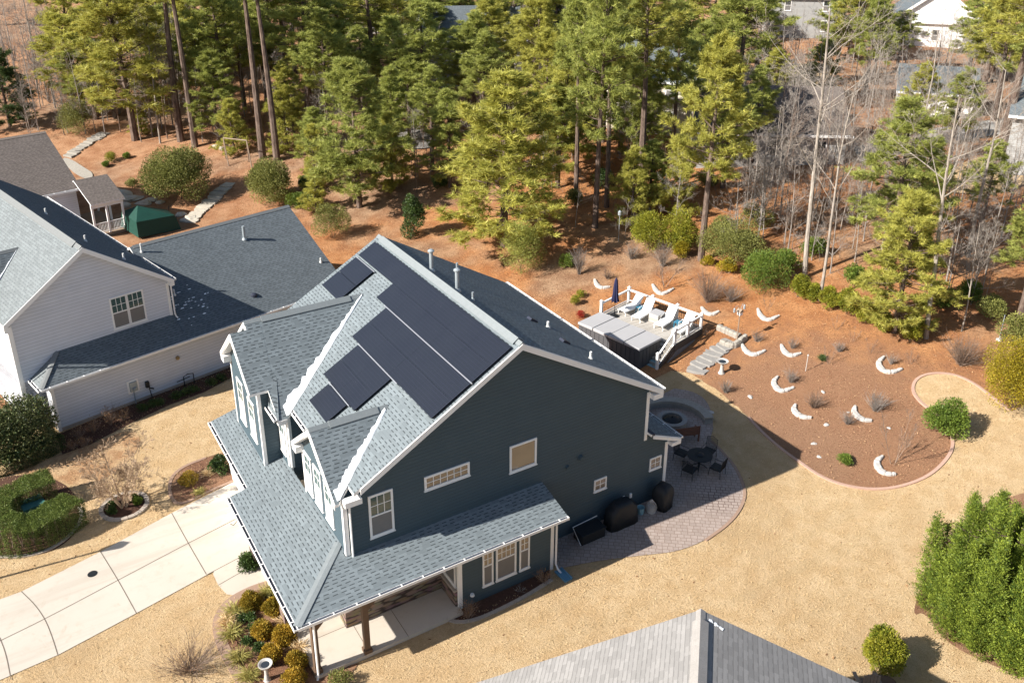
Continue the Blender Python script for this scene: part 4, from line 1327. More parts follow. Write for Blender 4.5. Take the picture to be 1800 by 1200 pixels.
sheet('gravel_clearing', [tuple(q) for q in chaikin(pix((684, 222), (735, 228), (770, 242), (764, 262), (710, 264), (686, 248)), 2)], M['gravel'], .12, 1.0)
sheet('far_lawn', [tuple(q) for q in chaikin(pix((1680, 292), (1750, 268), (1810, 260), (1815, 330), (1720, 345), (1640, 338)), 2)], M['lawn'], .15, 1.0)
sheet('far_lawn_strip', [tuple(q) for q in chaikin(pix((1340, 118), (1420, 112), (1470, 130), (1440, 155), (1350, 150)), 2)], M['lawn'], .2, 2.0)
sheet('far_road', [tuple(q) for q in pix((1500, 262), (1620, 232), (1800, 205), (1800, 232), (1640, 258), (1510, 288))], M['greystone'], .17, 2.0)

# ------------------------------------------------------------------ deck, spa and what stands on the deck
A = np.array([23.89, 15.57]); dp = np.array([.967, .255]); dq = np.array([.255, -.967])
DA = math.atan2(dp[1], dp[0])
def D(p, q, z=0.0):
    v = A+dp*p+dq*q
    return np.array([v[0], v[1], z])
DFL = .55
P_, Q_ = 3.12, 5.85
dk = thing('deck', D(0, 0, DFL), 'raised grey deck with white railings set into the slope behind the house', 'deck')
mb = MB(); mb.obox(D(0, 0, DFL-.05), D(P_, 0)-D(0, 0), D(0, Q_)-D(0, 0), (0, 0, .05)); mb.build('floor', M['deck'], dk)
def beam(name, a, b, w, z0, z1, mat, parent, inset=0.0):
    a = np.array(a, float); b = np.array(b, float); d = b-a; d /= np.linalg.norm(d); n_ = np.array([-d[1], d[0], 0])
    mb = MB(); mb.obox(a-n_*w/2+np.array([0, 0, z0-a[2]]), b-a, n_*w, (0, 0, z1-z0))
    return mb.build(name, mat, parent)
beam('fascia', D(0, Q_+.03), D(P_, Q_+.03), .05, DFL-.42, DFL-.01, M['deck_skirt'], dk)
beam('fascia', D(P_+.03, 0), D(P_+.03, Q_), .05, DFL-.42, DFL-.01, M['deck_skirt'], dk)
beam('fascia', D(0, -.03), D(P_, -.03), .05, DFL-.42, DFL-.01, M['deck_skirt'], dk)
# lattice skirt under the near edge
lt = MB()
L_ = P_
zb0 = lambda p: float(hgt(*D(p, Q_+.08)[:2]))
n_ = 26
for i in range(-14, n_):
    p = L_*i/n_
    z0 = zb0(p)-.02; z1 = DFL-.43 if p >= 0 else DFL-.40+p*(DFL+.48)/1.68
    if z1-z0 > .12:
        h_ = z1-z0
        for sgn in (1, -1):
            p1 = p+sgn*h_*.5
            lt.obox(D(p, Q_+.06+.012*sgn, z0), D(min(p1, L_), Q_+.06)-D(p, Q_+.06)+np.array([0, 0, h_]), dp_ if False else (dp[0]*.03, dp[1]*.03, 0), (dq[0]*.012, dq[1]*.012, 0))
lt.build('lattice', M['spa_cover'], dk)
def post(p, q, z0=DFL, z1=1.62, s=.075, parent=None):
    mb = MB(); a = D(p, q)
    mb.obox(D(p-s, q-s, z0-.3), D(2*s, 0)-D(0, 0), D(0, 2*s)-D(0, 0), (0, 0, z1-z0+.3))
    o = mb.build('post', M['trim'], parent)
    c = MB(); c.obox(D(p-s-.02, q-s-.02, z1), D(2*s+.04, 0)-D(0, 0), D(0, 2*s+.04)-D(0, 0), (0, 0, .04))
    tip = D(p, q, z1+.13); cs = [D(p-s, q-s, z1+.04), D(p+s, q-s, z1+.04), D(p+s, q+s, z1+.04), D(p-s, q+s, z1+.04)]
    c.add(cs+[tip], [(0, 1, 4), (1, 2, 4), (2, 3, 4), (3, 0, 4)])
    k = c.build('post_cap', M['trim'], None)
    k.data.transform(Matrix.Translation(Vector(-origin_of(parent)))); k.parent = o
bal_me = None
def railing(p0, q0, p1, q1, z0a=DFL, z0b=DFL, parent=None):
    a = D(p0, q0, z0a); b = D(p1, q1, z0b); L = np.linalg.norm(b-a); d = (b-a)/L
    n2 = unit(np.cross(d, [0, 0, 1.0])); z = np.array([0, 0, 1.0])
    mb = MB()
    mb.obox(a+z*.92-n2*.05, b-a, n2*.10, z*.05)
    mb.obox(a+z*.84-n2*.02, b-a, n2*.04, z*.08)
    mb.obox(a+z*.12-n2*.025, b-a, n2*.05, z*.06)
    r = mb.build('railing', M['trim'], parent)
    n = int(L/.14)
    for i in range(1, n):
        c = a+(b-a)*i/n
        q = MB(); q.tube([c+z*.17, c+z*.85], .012, 5)
        o = q.build('baluster', M['metal_dark'], None)
        o.data.transform(Matrix.Translation(Vector(-origin_of(parent)))); o.parent = r
for (p, q) in [(0.05, .05), (P_-.06, .06), (P_-.06, 2.0), (P_-.06, 3.95), (P_-.06, Q_-.06), (1.5, Q_-.06), (.05, Q_-.06)]:
    post(p, q, parent=dk)
railing(.1, .06, P_-.12, .06, parent=dk)
railing(P_-.06, .12, P_-.06, 1.94, parent=dk); railing(P_-.06, 2.06, P_-.06, 3.88, parent=dk); railing(P_-.06, 4.02, P_-.06, Q_-.12, parent=dk)
railing(P_-.12, Q_-.06, 1.56, Q_-.06, parent=dk); railing(1.44, Q_-.06, .12, Q_-.06, parent=dk)
# stairs descending beside the spa
zb_ = -.48
NS = 6
st = MB()
for i in range(NS):
    z = DFL-(i+1)*(DFL-zb_)/(NS+.0)
    q = MB(); q.obox(D(-(i+1)*.28, Q_-1.05, z-.05), D(.30, 0)-D(0, 0), D(0, 1.0)-D(0, 0), (0, 0, .05)); q.build('stair_tread', M['pale_blue'] if i > 3 else M['deck'], dk)
    q = MB(); q.obox(D(-(i)*.28-.02, Q_-1.05, z-.05), D(.02, 0)-D(0, 0), D(0, 1.0)-D(0, 0), (0, 0, .22)); q.build('stair_riser', M['deck'], dk)
x_ = -NS*.28
q = MB(); q.prism([D(0, Q_-.03, DFL-.02), D(0, Q_-.03, DFL-.35), D(x_+.1, Q_-.03, zb_-.12), D(x_-.05, Q_-.03, zb_+.12)], D(0, .05)-D(0, 0)); q.build('stair_stringer', M['deck_skirt'], dk)
railing(-.02, Q_-.05, x_+.05, Q_-.05, DFL, zb_, parent=dk)
post(x_, Q_-.05, zb_, zb_+1.05, parent=dk)
# spa
zs0 = -.58
sp = thing('swim_spa', (21.7, 13.0, zs0), 'long swim spa with a grey four-panel cover against the deck', 'hot tub')
s0 = np.array([21.66, 15.0]); sL = np.array([.21, -.978]); sW = np.array([.978, .21]); LL, WW = 5.05, 2.22
def S_(a, b, z): v = s0+sL*a+sW*b; return np.array([v[0], v[1], z])
mb = MB(); mb.obox(S_(.06, .06, zs0), S_(LL-.06, .06, 0)-S_(.06, .06, 0), S_(0, WW-.06, 0)-S_(0, .06, 0), (0, 0, 1.36)); mb.build('cabinet', M['spa_side'], sp)
for k in range(14):
    mb = MB(); a = .1+k*(LL-.2)/13.5; mb.obox(S_(a, .035, zs0+.05), S_(.25, 0, 0)-S_(0, 0, 0), S_(0, .03, 0)-S_(0, 0, 0), (0, 0, 1.22)); mb.build('side_panel', M['spa_side'], sp)
for k in range(6):
    mb = MB(); a = .1+k*(WW-.2)/6; mb.obox(S_(LL-.062, a, zs0+.05), S_(0, .3, 0)-S_(0, 0, 0), S_(.03, 0, 0)-S_(0, 0, 0), (0, 0, 1.22)); mb.build('side_panel', M['spa_side'], sp)
for k in range(4):
    g_ = .05 if k in (1, 3) else .015
    a = k*LL/4; mb = MB()
    zt = .90
    ring = [S_(a+g_, 0, 0), S_(a+LL/4-.01, 0, 0), S_(a+LL/4-.01, WW, 0), S_(a+g_, WW, 0)]
    zz = [zt+.02, zt+.06, zt+.06, zt+.02] if k % 2 == 0 else [zt+.06, zt+.02, zt+.02, zt+.06]
    top = [r_+np.array([0, 0, z_]) for r_, z_ in zip(ring, zz)]
    bot = [r_+np.array([0, 0, zt-.14]) for r_ in ring]
    mb.add(bot+top, [(0, 3, 2, 1), (4, 5, 6, 7), (0, 1, 5, 4), (1, 2, 6, 5), (2, 3, 7, 6), (3, 0, 4, 7)])
    mb.build('cover_panel', M['spa_cover'], sp, bevel=.02)
# closed parasol
up = D(.62, .72, DFL)
pa = thing('parasol', up, 'closed navy parasol standing at the corner of the deck', 'umbrella')
mb = MB(); mb.lathe([(.30, 0), (.30, .05), (.06, .09), (.05, .35)], up, 18); mb.build('base', M['metal_dark'], pa)
mb = MB(); mb.tube([up+[0, 0, .05], up+[0, 0, 2.75]], .024, 8); mb.build('pole', M['metal_dark'], pa)
mb = MB(); rng = np.random.default_rng(2)
vs = []; fs = []; n = 16; prof = [(.02, 2.78), (.10, 2.6), (.15, 2.2), (.165, 1.8), (.17, 1.55), (.20, 1.3), (.22, 1.08)]
for j, (r, z) in enumerate(prof):
    for k in range(n):
        rr = r*(1+.28*(1 if k % 2 else -1)*(j/6)); aa = 2*math.pi*k/n+.05*j
        vs.append((up[0]+rr*math.cos(aa), up[1]+rr*math.sin(aa), up[2]+z+.04*math.sin(k*1.7)*(j == 6)))
for j in range(len(prof)-1):
    for k in range(n): fs.append((j*n+k, j*n+(k+1) % n, (j+1)*n+(k+1) % n, (j+1)*n+k))
fs.append(tuple(range(n))); fs.append(tuple(range((len(prof)-1)*n, len(prof)*n)))
mb.add(vs, fs); mb.build('canopy', M['navy'], pa)


# chaise longues
def chaise(p, q, rot, label):
    T = thing('chaise_longue', D(p, q, DFL), label, 'sun lounger', 'white loungers on the deck', DA+math.radians(rot))
    w = .62
    def bx(name, parts, mt='trim'):
        mb = MB()
        for a in parts: mb.box(*a)
        return mb.build(name, M[mt], T, True)
    bx('seat', [(.0, 1.28, -w/2, w/2, .33, .37)])
    mb = MB(); mb.prism([(1.27, -w/2, .37), (1.27, w/2, .37), (1.82, w/2, 1.02), (1.82, -w/2, 1.02)], (.04, 0, -.035)); mb.build('backrest', M['trim'], T, True)
    for s in (-1, 1):
        bx('rail', [(-.02, 1.32, s*(w/2)-.025, s*(w/2)+.025, .28, .34)])
        for x in (.08, 1.2): bx('leg', [(x-.025, x+.025, s*(w/2+.01)-.02, s*(w/2+.01)+.02, 0, .30)])
        mb = MB(); mb.tube([(1.45, s*(w/2-.02), 0), (1.6, s*(w/2-.02), .72)], .022, 6); mb.build('leg', M['trim'], T, True)
        mb = MB(); mb.tube([(.85, s*(w/2+.03), .33), (.9, s*(w/2+.03), .58), (1.3, s*(w/2+.03), .60)], .022, 6); mb.build('armrest', M['trim'], T, True)
chaise(1.05, .95, -6, 'white lounger beside the navy parasol')
chaise(.85, 2.25, 4, 'white lounger between a teal side table and the grey cube table')
chaise(.95, 3.95, 4, 'white lounger on the camera side of the grey cube table')
chaise(.95, 5.3, 3, 'white lounger against the near railing by the stairs')
def side_table(p, q, label):
    T = thing('side_table', D(p, q, DFL), label, 'side table', 'teal side tables on the deck', DA)
    mb = MB(); mb.box(-.22, .22, -.2, .2, .42, .46); mb.build('table_top', M['blue_plastic'], T, True)
    for x in (-.18, .18):
        for y in (-.16, .16):
            mb = MB(); mb.box(x-.025, x+.025, y-.025, y+.025, 0, .42); mb.build('leg', M['blue_plastic'], T, True)
side_table(2.2, 1.6, 'small teal side table between the two loungers nearest the parasol')
side_table(2.1, 4.68, 'small teal side table between the two loungers nearest the stairs')
T = thing('cube_table', D(2.0, 3.1, DFL), 'grey cube table on the deck between two white loungers', 'side table', None, DA)
mb = MB(); mb.box(-.38, .38, -.36, .36, 0, .58); mb.build('box', M['deck'], T, True)
mb = MB(); mb.box(-.41, .41, -.39, .39, .58, .62); mb.build('table_top', M['spa_cover'], T, True)


# ------------------------------------------------------------------ garden walls, steps, small things in the garden
def stone_wall(pts, label, group, seed, w=.34, h=.15, name='crescent_wall', mat='wallstone', taper=True):
    """a low wall of fitted stones: smooth rounded top, thin dark joints, tapering ends"""
    rng = np.random.default_rng(seed)
    p = chaikin([gp(*q)[:2] for q in pts], 4, False)
    L = np.concatenate([[0], np.cumsum(np.linalg.norm(np.diff(p, axis=0), axis=1))])
    c = p.mean(0)
    T = thing(name, (c[0], c[1], float(hgt(*c))), label, 'stone wall', group)
    n = 36; S = np.linspace(0, L[-1], n); p = np.stack([np.interp(S, L, p[:, 0]), np.interp(S, L, p[:, 1])], 1)
    d = np.gradient(p, axis=0); d /= np.linalg.norm(d, axis=1, keepdims=True)+1e-9; nn = np.stack([-d[:, 1], d[:, 0]], 1)
    joints = set(int(k) for k in np.cumsum(rng.integers(5, 9, 7)))
    vs = []; fs = []; K = 6
    for i in range(n):
        tp = (.30+.70*math.sin(math.pi*min(1, max(0, (i+1.5)/(n+2))))**.8) if taper else 1.0
        j = (.78 if taper else .88) if i in joints else 1.0
        ww = w*tp*(1+rng.normal(0, .03))*(.8 if i in joints else rng.uniform(.94, 1.06)); hh = h*(.7+.3*tp)*j*(1+rng.normal(0, .03))
        z = float(hgt(*p[i]))
        for (a_, b_) in ((-.5, -.12/h), (-.5, .65), (-.32, 1.0), (.32, 1.0), (.5, .65), (.5, -.12/h)):
            vs.append((p[i, 0]+nn[i, 0]*ww*a_, p[i, 1]+nn[i, 1]*ww*a_, z+hh*b_))
    for i in range(n-1):
        for k in range(K): fs.append((i*K+k, i*K+(k+1) % K, (i+1)*K+(k+1) % K, (i+1)*K+k))
    fs += [tuple(range(K)), tuple(reversed(range((n-1)*K, n*K)))]
    mb = MB(); mb.add(vs, fs); mb.build('stones', M[mat], T)
    return T


GC = 'crescent stone walls in the garden'
cres = [([(1045, 492), (1048, 501), (1056, 507), (1072, 505)], 'pale stone crescent on the slope left of the navy parasol'),
        ([(1147, 501), (1153, 512), (1162, 518), (1172, 515), (1184, 508)], 'pale stone crescent just behind the deck railing, below a small bare tree'),
        ([(1332, 544), (1336, 556), (1349, 565), (1369, 556)], 'pale stone crescent high on the slope right of the bird feeder'),
        ([(1304, 606), (1310, 618), (1325, 626), (1345, 617)], 'pale stone crescent touching the retaining wall beside the steps'),
        ([(1373, 607), (1378, 619), (1390, 627), (1407, 622)], 'pale stone crescent between the steps and the white stake'),
        ([(1554, 628), (1542, 638), (1550, 652), (1566, 656), (1586, 649)], 'largest pale stone crescent, up the slope toward the grass loop'),
        ([(1367, 663), (1358, 672), (1366, 685), (1376, 689), (1395, 682)], 'pale stone crescent just below the white stake'),
        ([(1398, 712), (1394, 722), (1408, 734), (1426, 735)], 'pale stone crescent low on the bed near the lawn edge'),
        ([(1503, 715), (1500, 726), (1515, 739), (1532, 740)], 'pale stone crescent in front of a spreading twiggy shrub'),
        ([(1551, 803), (1539, 812), (1546, 828), (1558, 834), (1574, 834)], 'pale stone crescent beside the lone sapling at the tip of the bed'),
        ([(1233, 541), (1240, 551), (1252, 554), (1264, 548)], 'broken pale stone crescent beside the far corner of the deck')]
for i, (pts, lab) in enumerate(cres):
    stone_wall(pts, lab, GC, 20+i)
stone_wall([(1262, 578), (1280, 586), (1300, 595)], 'short straight retaining wall above the stone steps', None, 40, .34, .34, 'retaining_wall', 'palestone', False)
stone_wall([(1267, 605), (1280, 611), (1292, 611), (1310, 596)], 'angled retaining wall at the head of the stone steps', None, 41, .34, .38, 'retaining_wall', 'palestone', False)


def step_flight(pts, n, w, label, seed, mat='stepstone', th=.14):
    rng = np.random.default_rng(seed)
    P = [gp(*q) for q in pts]; P = chaikin(np.array(P), 2, False)
    L = np.concatenate([[0], np.cumsum(np.linalg.norm(np.diff(P[:, :2], axis=0), axis=1))])
    T = thing('stone_steps', P[0], label, 'steps')
    for i in range(n):
        s = L[-1]*(i+.5)/n
        c = np.array([np.interp(s, L, P[:, k]) for k in range(3)]); s2 = min(L[-1], s+.2)
        c2 = np.array([np.interp(s2, L, P[:, k]) for k in range(3)])
        d = c2-c; d[2] = 0; d = unit(d) if np.linalg.norm(d) > .01 else np.array([1, 0, 0]); n_ = np.array([-d[1], d[0], 0])
        an = rng.normal(0, .14); d, n_ = d*math.cos(an)+n_*math.sin(an), n_*math.cos(an)-d*math.sin(an)
        c = c+n_*rng.normal(0, .06); w_s = w*rng.uniform(.8, 1.15)
        l = L[-1]/n*rng.uniform(.52, .68); ring = []
        for (a, b) in [(-1, -1), (0, -1.08), (1, -.9), (1.05, 0), (1, 1), (0, 1.05), (-1, .92), (-1.05, 0)]:
            ring.append(c+d*l*a*(1+rng.normal(0, .14))+n_*w_s/2*b*(1+rng.normal(0, .10))+np.array([0, 0, .12]))
        mb = MB(); mb.prism(ring, (0, 0, -th-.2)); mb.build('step', M[mat], T, bevel=.015)
step_flight([(1216, 654), (1243, 634), (1265, 615), (1284, 600)], 8, 1.1, 'rough stone steps climbing beside the lattice of the deck', 3)
step_flight([(330, 392), (352, 372), (372, 352), (405, 322)], 10, 1.3, 'stone steps climbing the slope beyond the neighbour roof and green canopy', 4, 'boulder')
step_flight([(118, 276), (140, 262), (160, 248), (186, 234)], 9, 1.4, 'pale stone steps at the far left rising from a curved path', 5, 'palestone')
sheet('curved_path', [tuple(q) for q in chaikin(pix((108, 278), (124, 280), (150, 297), (165, 306), (160, 318), (140, 312), (120, 297)), 2)], M['palestone'], .09, 1.0)

# edging around the big bed, brick-like
T = thing('bed_edging', gp(1480, 854), 'pink concrete edging around the mulched bed and the grass loop', 'edging')
mb = MB(); strip(be_s[int(len(be_s)*.12):], .16, .09, mb); mb.build('edging_course', M['edging'], T)
T = thing('bed_edging', gp(390, 1100), 'brown concrete edging curving around the front planting bed', 'edging')
mb = MB(); strip(chaikin(pix((470, 1028), (440, 1038), (406, 1056), (388, 1078), (382, 1100), (388, 1127), (400, 1154), (416, 1182), (438, 1218)), 3, False), .42, .07, mb); mb.build('edging_course', M['edging_brown'], T)
T = thing('bed_edging', gp(830, 1095), 'low grey edging in front of the side room windows', 'edging')
mb = MB(); strip(chaikin(pix((772, 1080), (797, 1096), (835, 1092), (880, 1072), (930, 1046), (970, 1020)), 3, False), .16, .09, mb); mb.build('edging_course', M['edging_grey'], T)
T = thing('tree_ring', (tr_c[0], tr_c[1], G0), 'ring of grey blocks around the bare multi-stem tree', 'edging')
rng = np.random.default_rng(12)
mb = MB()
for k in range(20):
    a = 2*math.pi*k/20
    ring = [np.array([tr_c[0]+r*math.cos(a+da), tr_c[1]+r*math.sin(a+da), G0-.05]) for r, da in ((.92, 0), (1.12, 0), (1.12, .29), (.92, .29))]
    mb.prism(ring, (0, 0, .17+.02*rng.random()))
mb.build('blocks', M['edging_grey'], T)
T = thing('bed_edging', gp(100, 962), 'grey block edging curving round the clipped U-shaped hedge', 'edging')
mb = MB(); strip(chaikin(pix((-20, 980), (45, 980), (90, 968), (128, 940), (146, 912), (140, 893)), 3, False), .16, .1, mb); mb.build('edging_course', M['edging_grey'], T)
T = thing('bed_edging', gp(320, 885), 'brown edging of the small bed by the garage corner', 'edging')
mb = MB(); strip(chaikin(pix((412, 846), (360, 868), (318, 890), (300, 878), (297, 846), (318, 823), (362, 806)), 3, False), .16, .08, mb); mb.build('edging_course', M['edging_brown'], T)
T = thing('patio_edging', gp(1310, 868), 'curved paver edging round the patio', 'edging')
pe = chaikin(pix((1240, 951), (1280, 923), (1302, 896), (1311, 868), (1301, 838), (1286, 813), (1263, 788), (1249, 776)), 3, False)
mb = MB(); strip(pe, .14, .08, mb); mb.build('edging_course', M['edging_brown'], T)

# birdbaths
def birdbath(p, label, s=1.0, mat='wallstone'):
    T = thing('birdbath', p, label, 'birdbath')
    mb = MB(); mb.lathe([(.20*s, 0), (.20*s, .05), (.15*s, .10), (.10*s, .35), (.09*s, .55), (.12*s, .68), (.15*s, .70)], p, 18); mb.build('pedestal', M[mat], T, smooth=False)
    mb = MB(); mb.lathe([(.12*s, .68), (.30*s, .76), (.36*s, .84), (.36*s, .86), (.30*s, .85), (.16*s, .79), (.02, .78)], p, 24); mb.build('bowl', M[mat], T)
    mb = MB(); mb.lathe([(.02, .805), (.22*s, .815)], p, 20); mb.build('water', M['glass_dark'], T)
    return T
birdbath(gp(1268, 656), 'pale stone birdbath near the foot of the garden steps')
bb = gp(470, 1196)
T = birdbath(bb, 'white pedestal birdbath with a small centre fountain among round rusty shrubs', .74, 'wallstone')
mb = MB(); mb.lathe([(.05, .58), (.07, .64), (.03, .67)], bb, 12); mb.build('fountain_cap', M['wallstone'], T)
# bird feeder
fp = gp(1295, 601)
T = thing('bird_feeder', fp, 'wooden bird feeder post with white house on top above the retaining wall', 'bird feeder')
mb = MB(); mb.tube([fp, fp+[0, 0, 1.9]], .035, 8); mb.build('pole', M['wood_grey'], T)
mb = MB(); mb.box(fp[0]-.12, fp[0]+.12, fp[1]-.12, fp[1]+.12, fp[2]+1.9, fp[2]+2.15); mb.build('feeder_box', M['trim'], T)
mb = MB(); mb.prism([fp+[-.2, -.17, 2.14], fp+[.2, -.17, 2.14], fp+[0, -.17, 2.33]], (0, .34, 0)); mb.build('roof', M['wood_grey'], T)
for (dx, dy) in ((.45, .1), (-.45, .05)):
    mb = MB(); mb.tube([fp+[0, 0, 2.2], fp+[dx*.5, dy*.5, 2.6], fp+[dx, dy, 2.5]], .012, 5); mb.lathe([(.05, -.3), (.07, -.28), (.07, -.05), (.02, 0)], fp+np.array([dx, dy, 2.45]), 10); mb.build('hanging_feeder', M['pipe'], T)
# stakes
sp_ = gp(1416, 652)
T = thing('garden_stake', sp_, 'thin white stake in the middle of the garden bed', 'stake')
mb = MB(); mb.tube([sp_, sp_+[.03, .0, 1.0]], .022, 6); mb.build('rod', M['wallstone'], T)
mb = MB(); mb.lathe([(.05, 0), (.06, .05), (.01, .12)], sp_+np.array([.03, 0, 1.0]), 10); mb.build('finial', M['wallstone'], T)
sp_ = gp(1756, 598)
T = thing('garden_stake', sp_, 'thin pole with grey foot beside the golden round hedge', 'stake')
mb = MB(); mb.tube([sp_, sp_+[0, .0, 1.7]], .022, 6); mb.build('rod', M['pipe'], T)
mb = MB(); mb.lathe([(.18, 0), (.18, .08), (.05, .15)], sp_, 10); mb.build('foot', M['wallstone'], T)
sp_ = gp(1087, 424)
T = thing('bird_feeder', sp_, 'slim grey feeder pole at the edge of the shaded wood', 'bird feeder')
mb = MB(); mb.tube([sp_, sp_+[0, .0, 2.2]], .025, 6); mb.build('pole', M['pipe'], T)
mb = MB(); mb.lathe([(.12, 0), (.14, .05), (.14, .3), (.02, .4)], sp_+np.array([0, 0, 2.15]), 10); mb.build('feeder_box', M['pipe'], T)


def boulder(p, s, seed, label, group, mat='boulder', name='boulder', flat=.6):
    rng = np.random.default_rng(seed)
    bm = bmesh.new(); bmesh.ops.create_icosphere(bm, subdivisions=2, radius=1)
    ph = rng.random(6)*6
    for v in bm.verts:
        k = 1+.18*math.sin(3*v.co.x+ph[0])+.15*math.sin(4*v.co.y+ph[1])+.12*math.sin(5*v.co.z+ph[2])
        v.co = Vector((v.co.x*s*k*(1+.3*math.sin(ph[3])), v.co.y*s*k, v.co.z*s*flat*k))
    me = bpy.data.meshes.new(name); bm.to_mesh(me); bm.free(); me.materials.append(M[mat])
    o = link(name, me, None, (p[0], p[1], p[2]+s*flat*.3)); o.rotation_euler = (0, 0, rng.random()*6)
    return obj_props(o, label, 'stone', group)
for i, (x, y, s) in enumerate([(1319, 698, .17), (1447, 689, .13), (1452, 747, .12), (1562, 752, .10), (1430, 780, .12), (1440, 803, .10), (1491, 725, .08)]):
    boulder(gp(x, y), s, 60+i, 'small pale stone lying loose on the mulch of the garden bed', 'loose pale stones on the garden bed', 'wallstone', flat=.45)
for i, (x, y, s) in enumerate([(212, 345, .9), (226, 352, .7), (240, 350, .55), (252, 358, .6), (222, 362, .5), (266, 352, .5), (282, 356, .4), (318, 378, .5), (336, 384, .45), (204, 337, .5), (392, 262, .5), (404, 270, .4), (380, 258, .4)]):
    boulder(gp(x, y), s, 90+i, 'pale boulder among the rocks of the far left slope', 'boulders on the far left slope', 'boulder', flat=.45)

# patio furniture
fpit = np.array([20.42, 4.35, -.55])
T = thing('fire_pit', fpit, 'round stone fire pit with metal lid on the shaded patio', 'fire pit')
mb = MB(); mb.lathe([(.80, -.05), (.80, .42), (.82, .43), (.82, .50), (.56, .50), (.56, .43), (.55, .1)], fpit, 28); mb.build('stone_ring', M['stepstone'], T)
mb = MB(); mb.lathe([(.54, .34), (.45, .46), (.25, .55), (.06, .58), (.05, .62), (.03, .65)], fpit, 24); mb.build('lid', M['metal_dark'], T)
T = thing('seat_wall', gp(1225, 712), 'curved stone seat wall around the fire pit', 'seat wall')
arc = [fpit[:2]+2.05*np.array([math.cos(a), math.sin(a)]) for a in np.linspace(math.radians(98), math.radians(-28), 26)]
mb = MB(); strip(arc, .42, .40, mb, base=-.55); mb.build('wall', M['stepstone'], T)
mb = MB(); strip(arc, .52, .07, mb, base=-.15); mb.build('cap', M['palestone'], T)
for i, a in enumerate((80, 52, 22, -4)):
    p = fpit[:2]+2.75*np.array([math.cos(math.radians(a)), math.sin(math.radians(a))])
    o = MB(); o.lathe([(.16, -.02), (.16, .04)], (p[0], p[1], float(hgt(*p))+.03), 16)
    obj_props(o.build('stepping_disc', M['wallstone']), 'small round pale disc on the shaded grass behind the seat wall', 'stepping stone', 'round discs behind the seat wall')
bp_ = np.array([20.05, 2.75, -.54])
T = thing('bench', bp_, 'reddish wooden bench facing the fire pit', 'bench', None, math.radians(-18))
def lb(T, name, boxes, mat):
    mb = MB()
    for b in boxes: mb.box(*b)
    return mb.build(name, M[mat], T, True)
lb(T, 'seat', [(-.7, .7, -.05+.12*k, .05+.12*k, .42, .45) for k in range(4)], 'wood_bench')
lb(T, 'backrest', [(-.7, .7, -.10, -.06, .50+.12*k, .60+.12*k) for k in range(4)], 'wood_bench')
for x in (-.66, .66):
    lb(T, 'leg', [(x-.035, x+.035, -.1, -.03, 0, .95)], 'wood_bench'); lb(T, 'leg', [(x-.035, x+.035, .38, .45, 0, .42)], 'wood_bench')
    lb(T, 'armrest', [(x-.045, x+.045, -.1, .45, .64, .68)], 'wood_bench')
tp_ = np.array([19.1, .75, -.54])
T = thing('patio_table', tp_, 'round dark patio table on the shaded pavers', 'table')
mb = MB(); mb.lathe([(.62, .70), (.64, .71), (.64, .735), (.62, .74)], tp_, 28); mb.build('table_top', M['metal_dark'], T)
mb = MB(); mb.lathe([(.05, .02), (.05, .7)], tp_, 10); mb.build('pillar', M['metal_dark'], T)
for k in range(4):
    a = math.radians(45+90*k); mb = MB(); mb.tube([tp_+[0, 0, .25], tp_+[.3*math.cos(a), .3*math.sin(a), .1], tp_+[.42*math.cos(a), .42*math.sin(a), .0]], .02, 6); mb.build('leg', M['metal_dark'], T)
mb = MB(); mb.lathe([(.2, .745), (.22, .76), (.14, .80), (.03, .82)], tp_, 18); obj_props(mb.build('table_lid', M['cover_black']), 'round black lid lying on the patio table', 'lid')
chair_protos = None
def patio_chair(p, rz, label):
    T = thing('patio_chair', p, label, 'chair', 'dark chairs around the patio table', rz)
    s = .29
    lb(T, 'seat', [(-s, s, -s, s, .40, .46)], 'cover_black')
    mb = MB()
    mb.tube([(-s, -s, .42), (-s, -s-.08, 1.02), (0, -s-.12, 1.10), (s, -s-.08, 1.02), (s, -s, .42)], .016, 6)
    for k in range(9): mb.tube([(-s+.06+k*.0575, -s, .44), (-s+.06+k*.0575, -s-.09, 1.04)], .012, 4)
    mb.build('backrest', M['metal_dark'], T, True)
    for x in (-s, s):
        for y in (-s, s):
            q = MB(); q.tube([(x, y, .42), (x*1.08, y*1.1, 0)], .015, 6); q.build('leg', M['metal_dark'], T, True)
        q = MB(); q.tube([(x, s, .42), (x, s, .64), (x, -s-.03, .66)], .014, 6); q.build('armrest', M['metal_dark'], T, True)
for a, lab in ((200, 'dark metal patio chair on the house side of the round table'), (290, 'dark metal patio chair on the near side of the round table'), (20, 'dark metal patio chair on the lawn side of the round table'), (110, 'dark metal patio chair on the fire pit side of the round table')):
    aa = math.radians(a); p = tp_+np.array([1.0*math.cos(aa), 1.0*math.sin(aa), 0])
    patio_chair(p, aa+math.pi/2, lab)
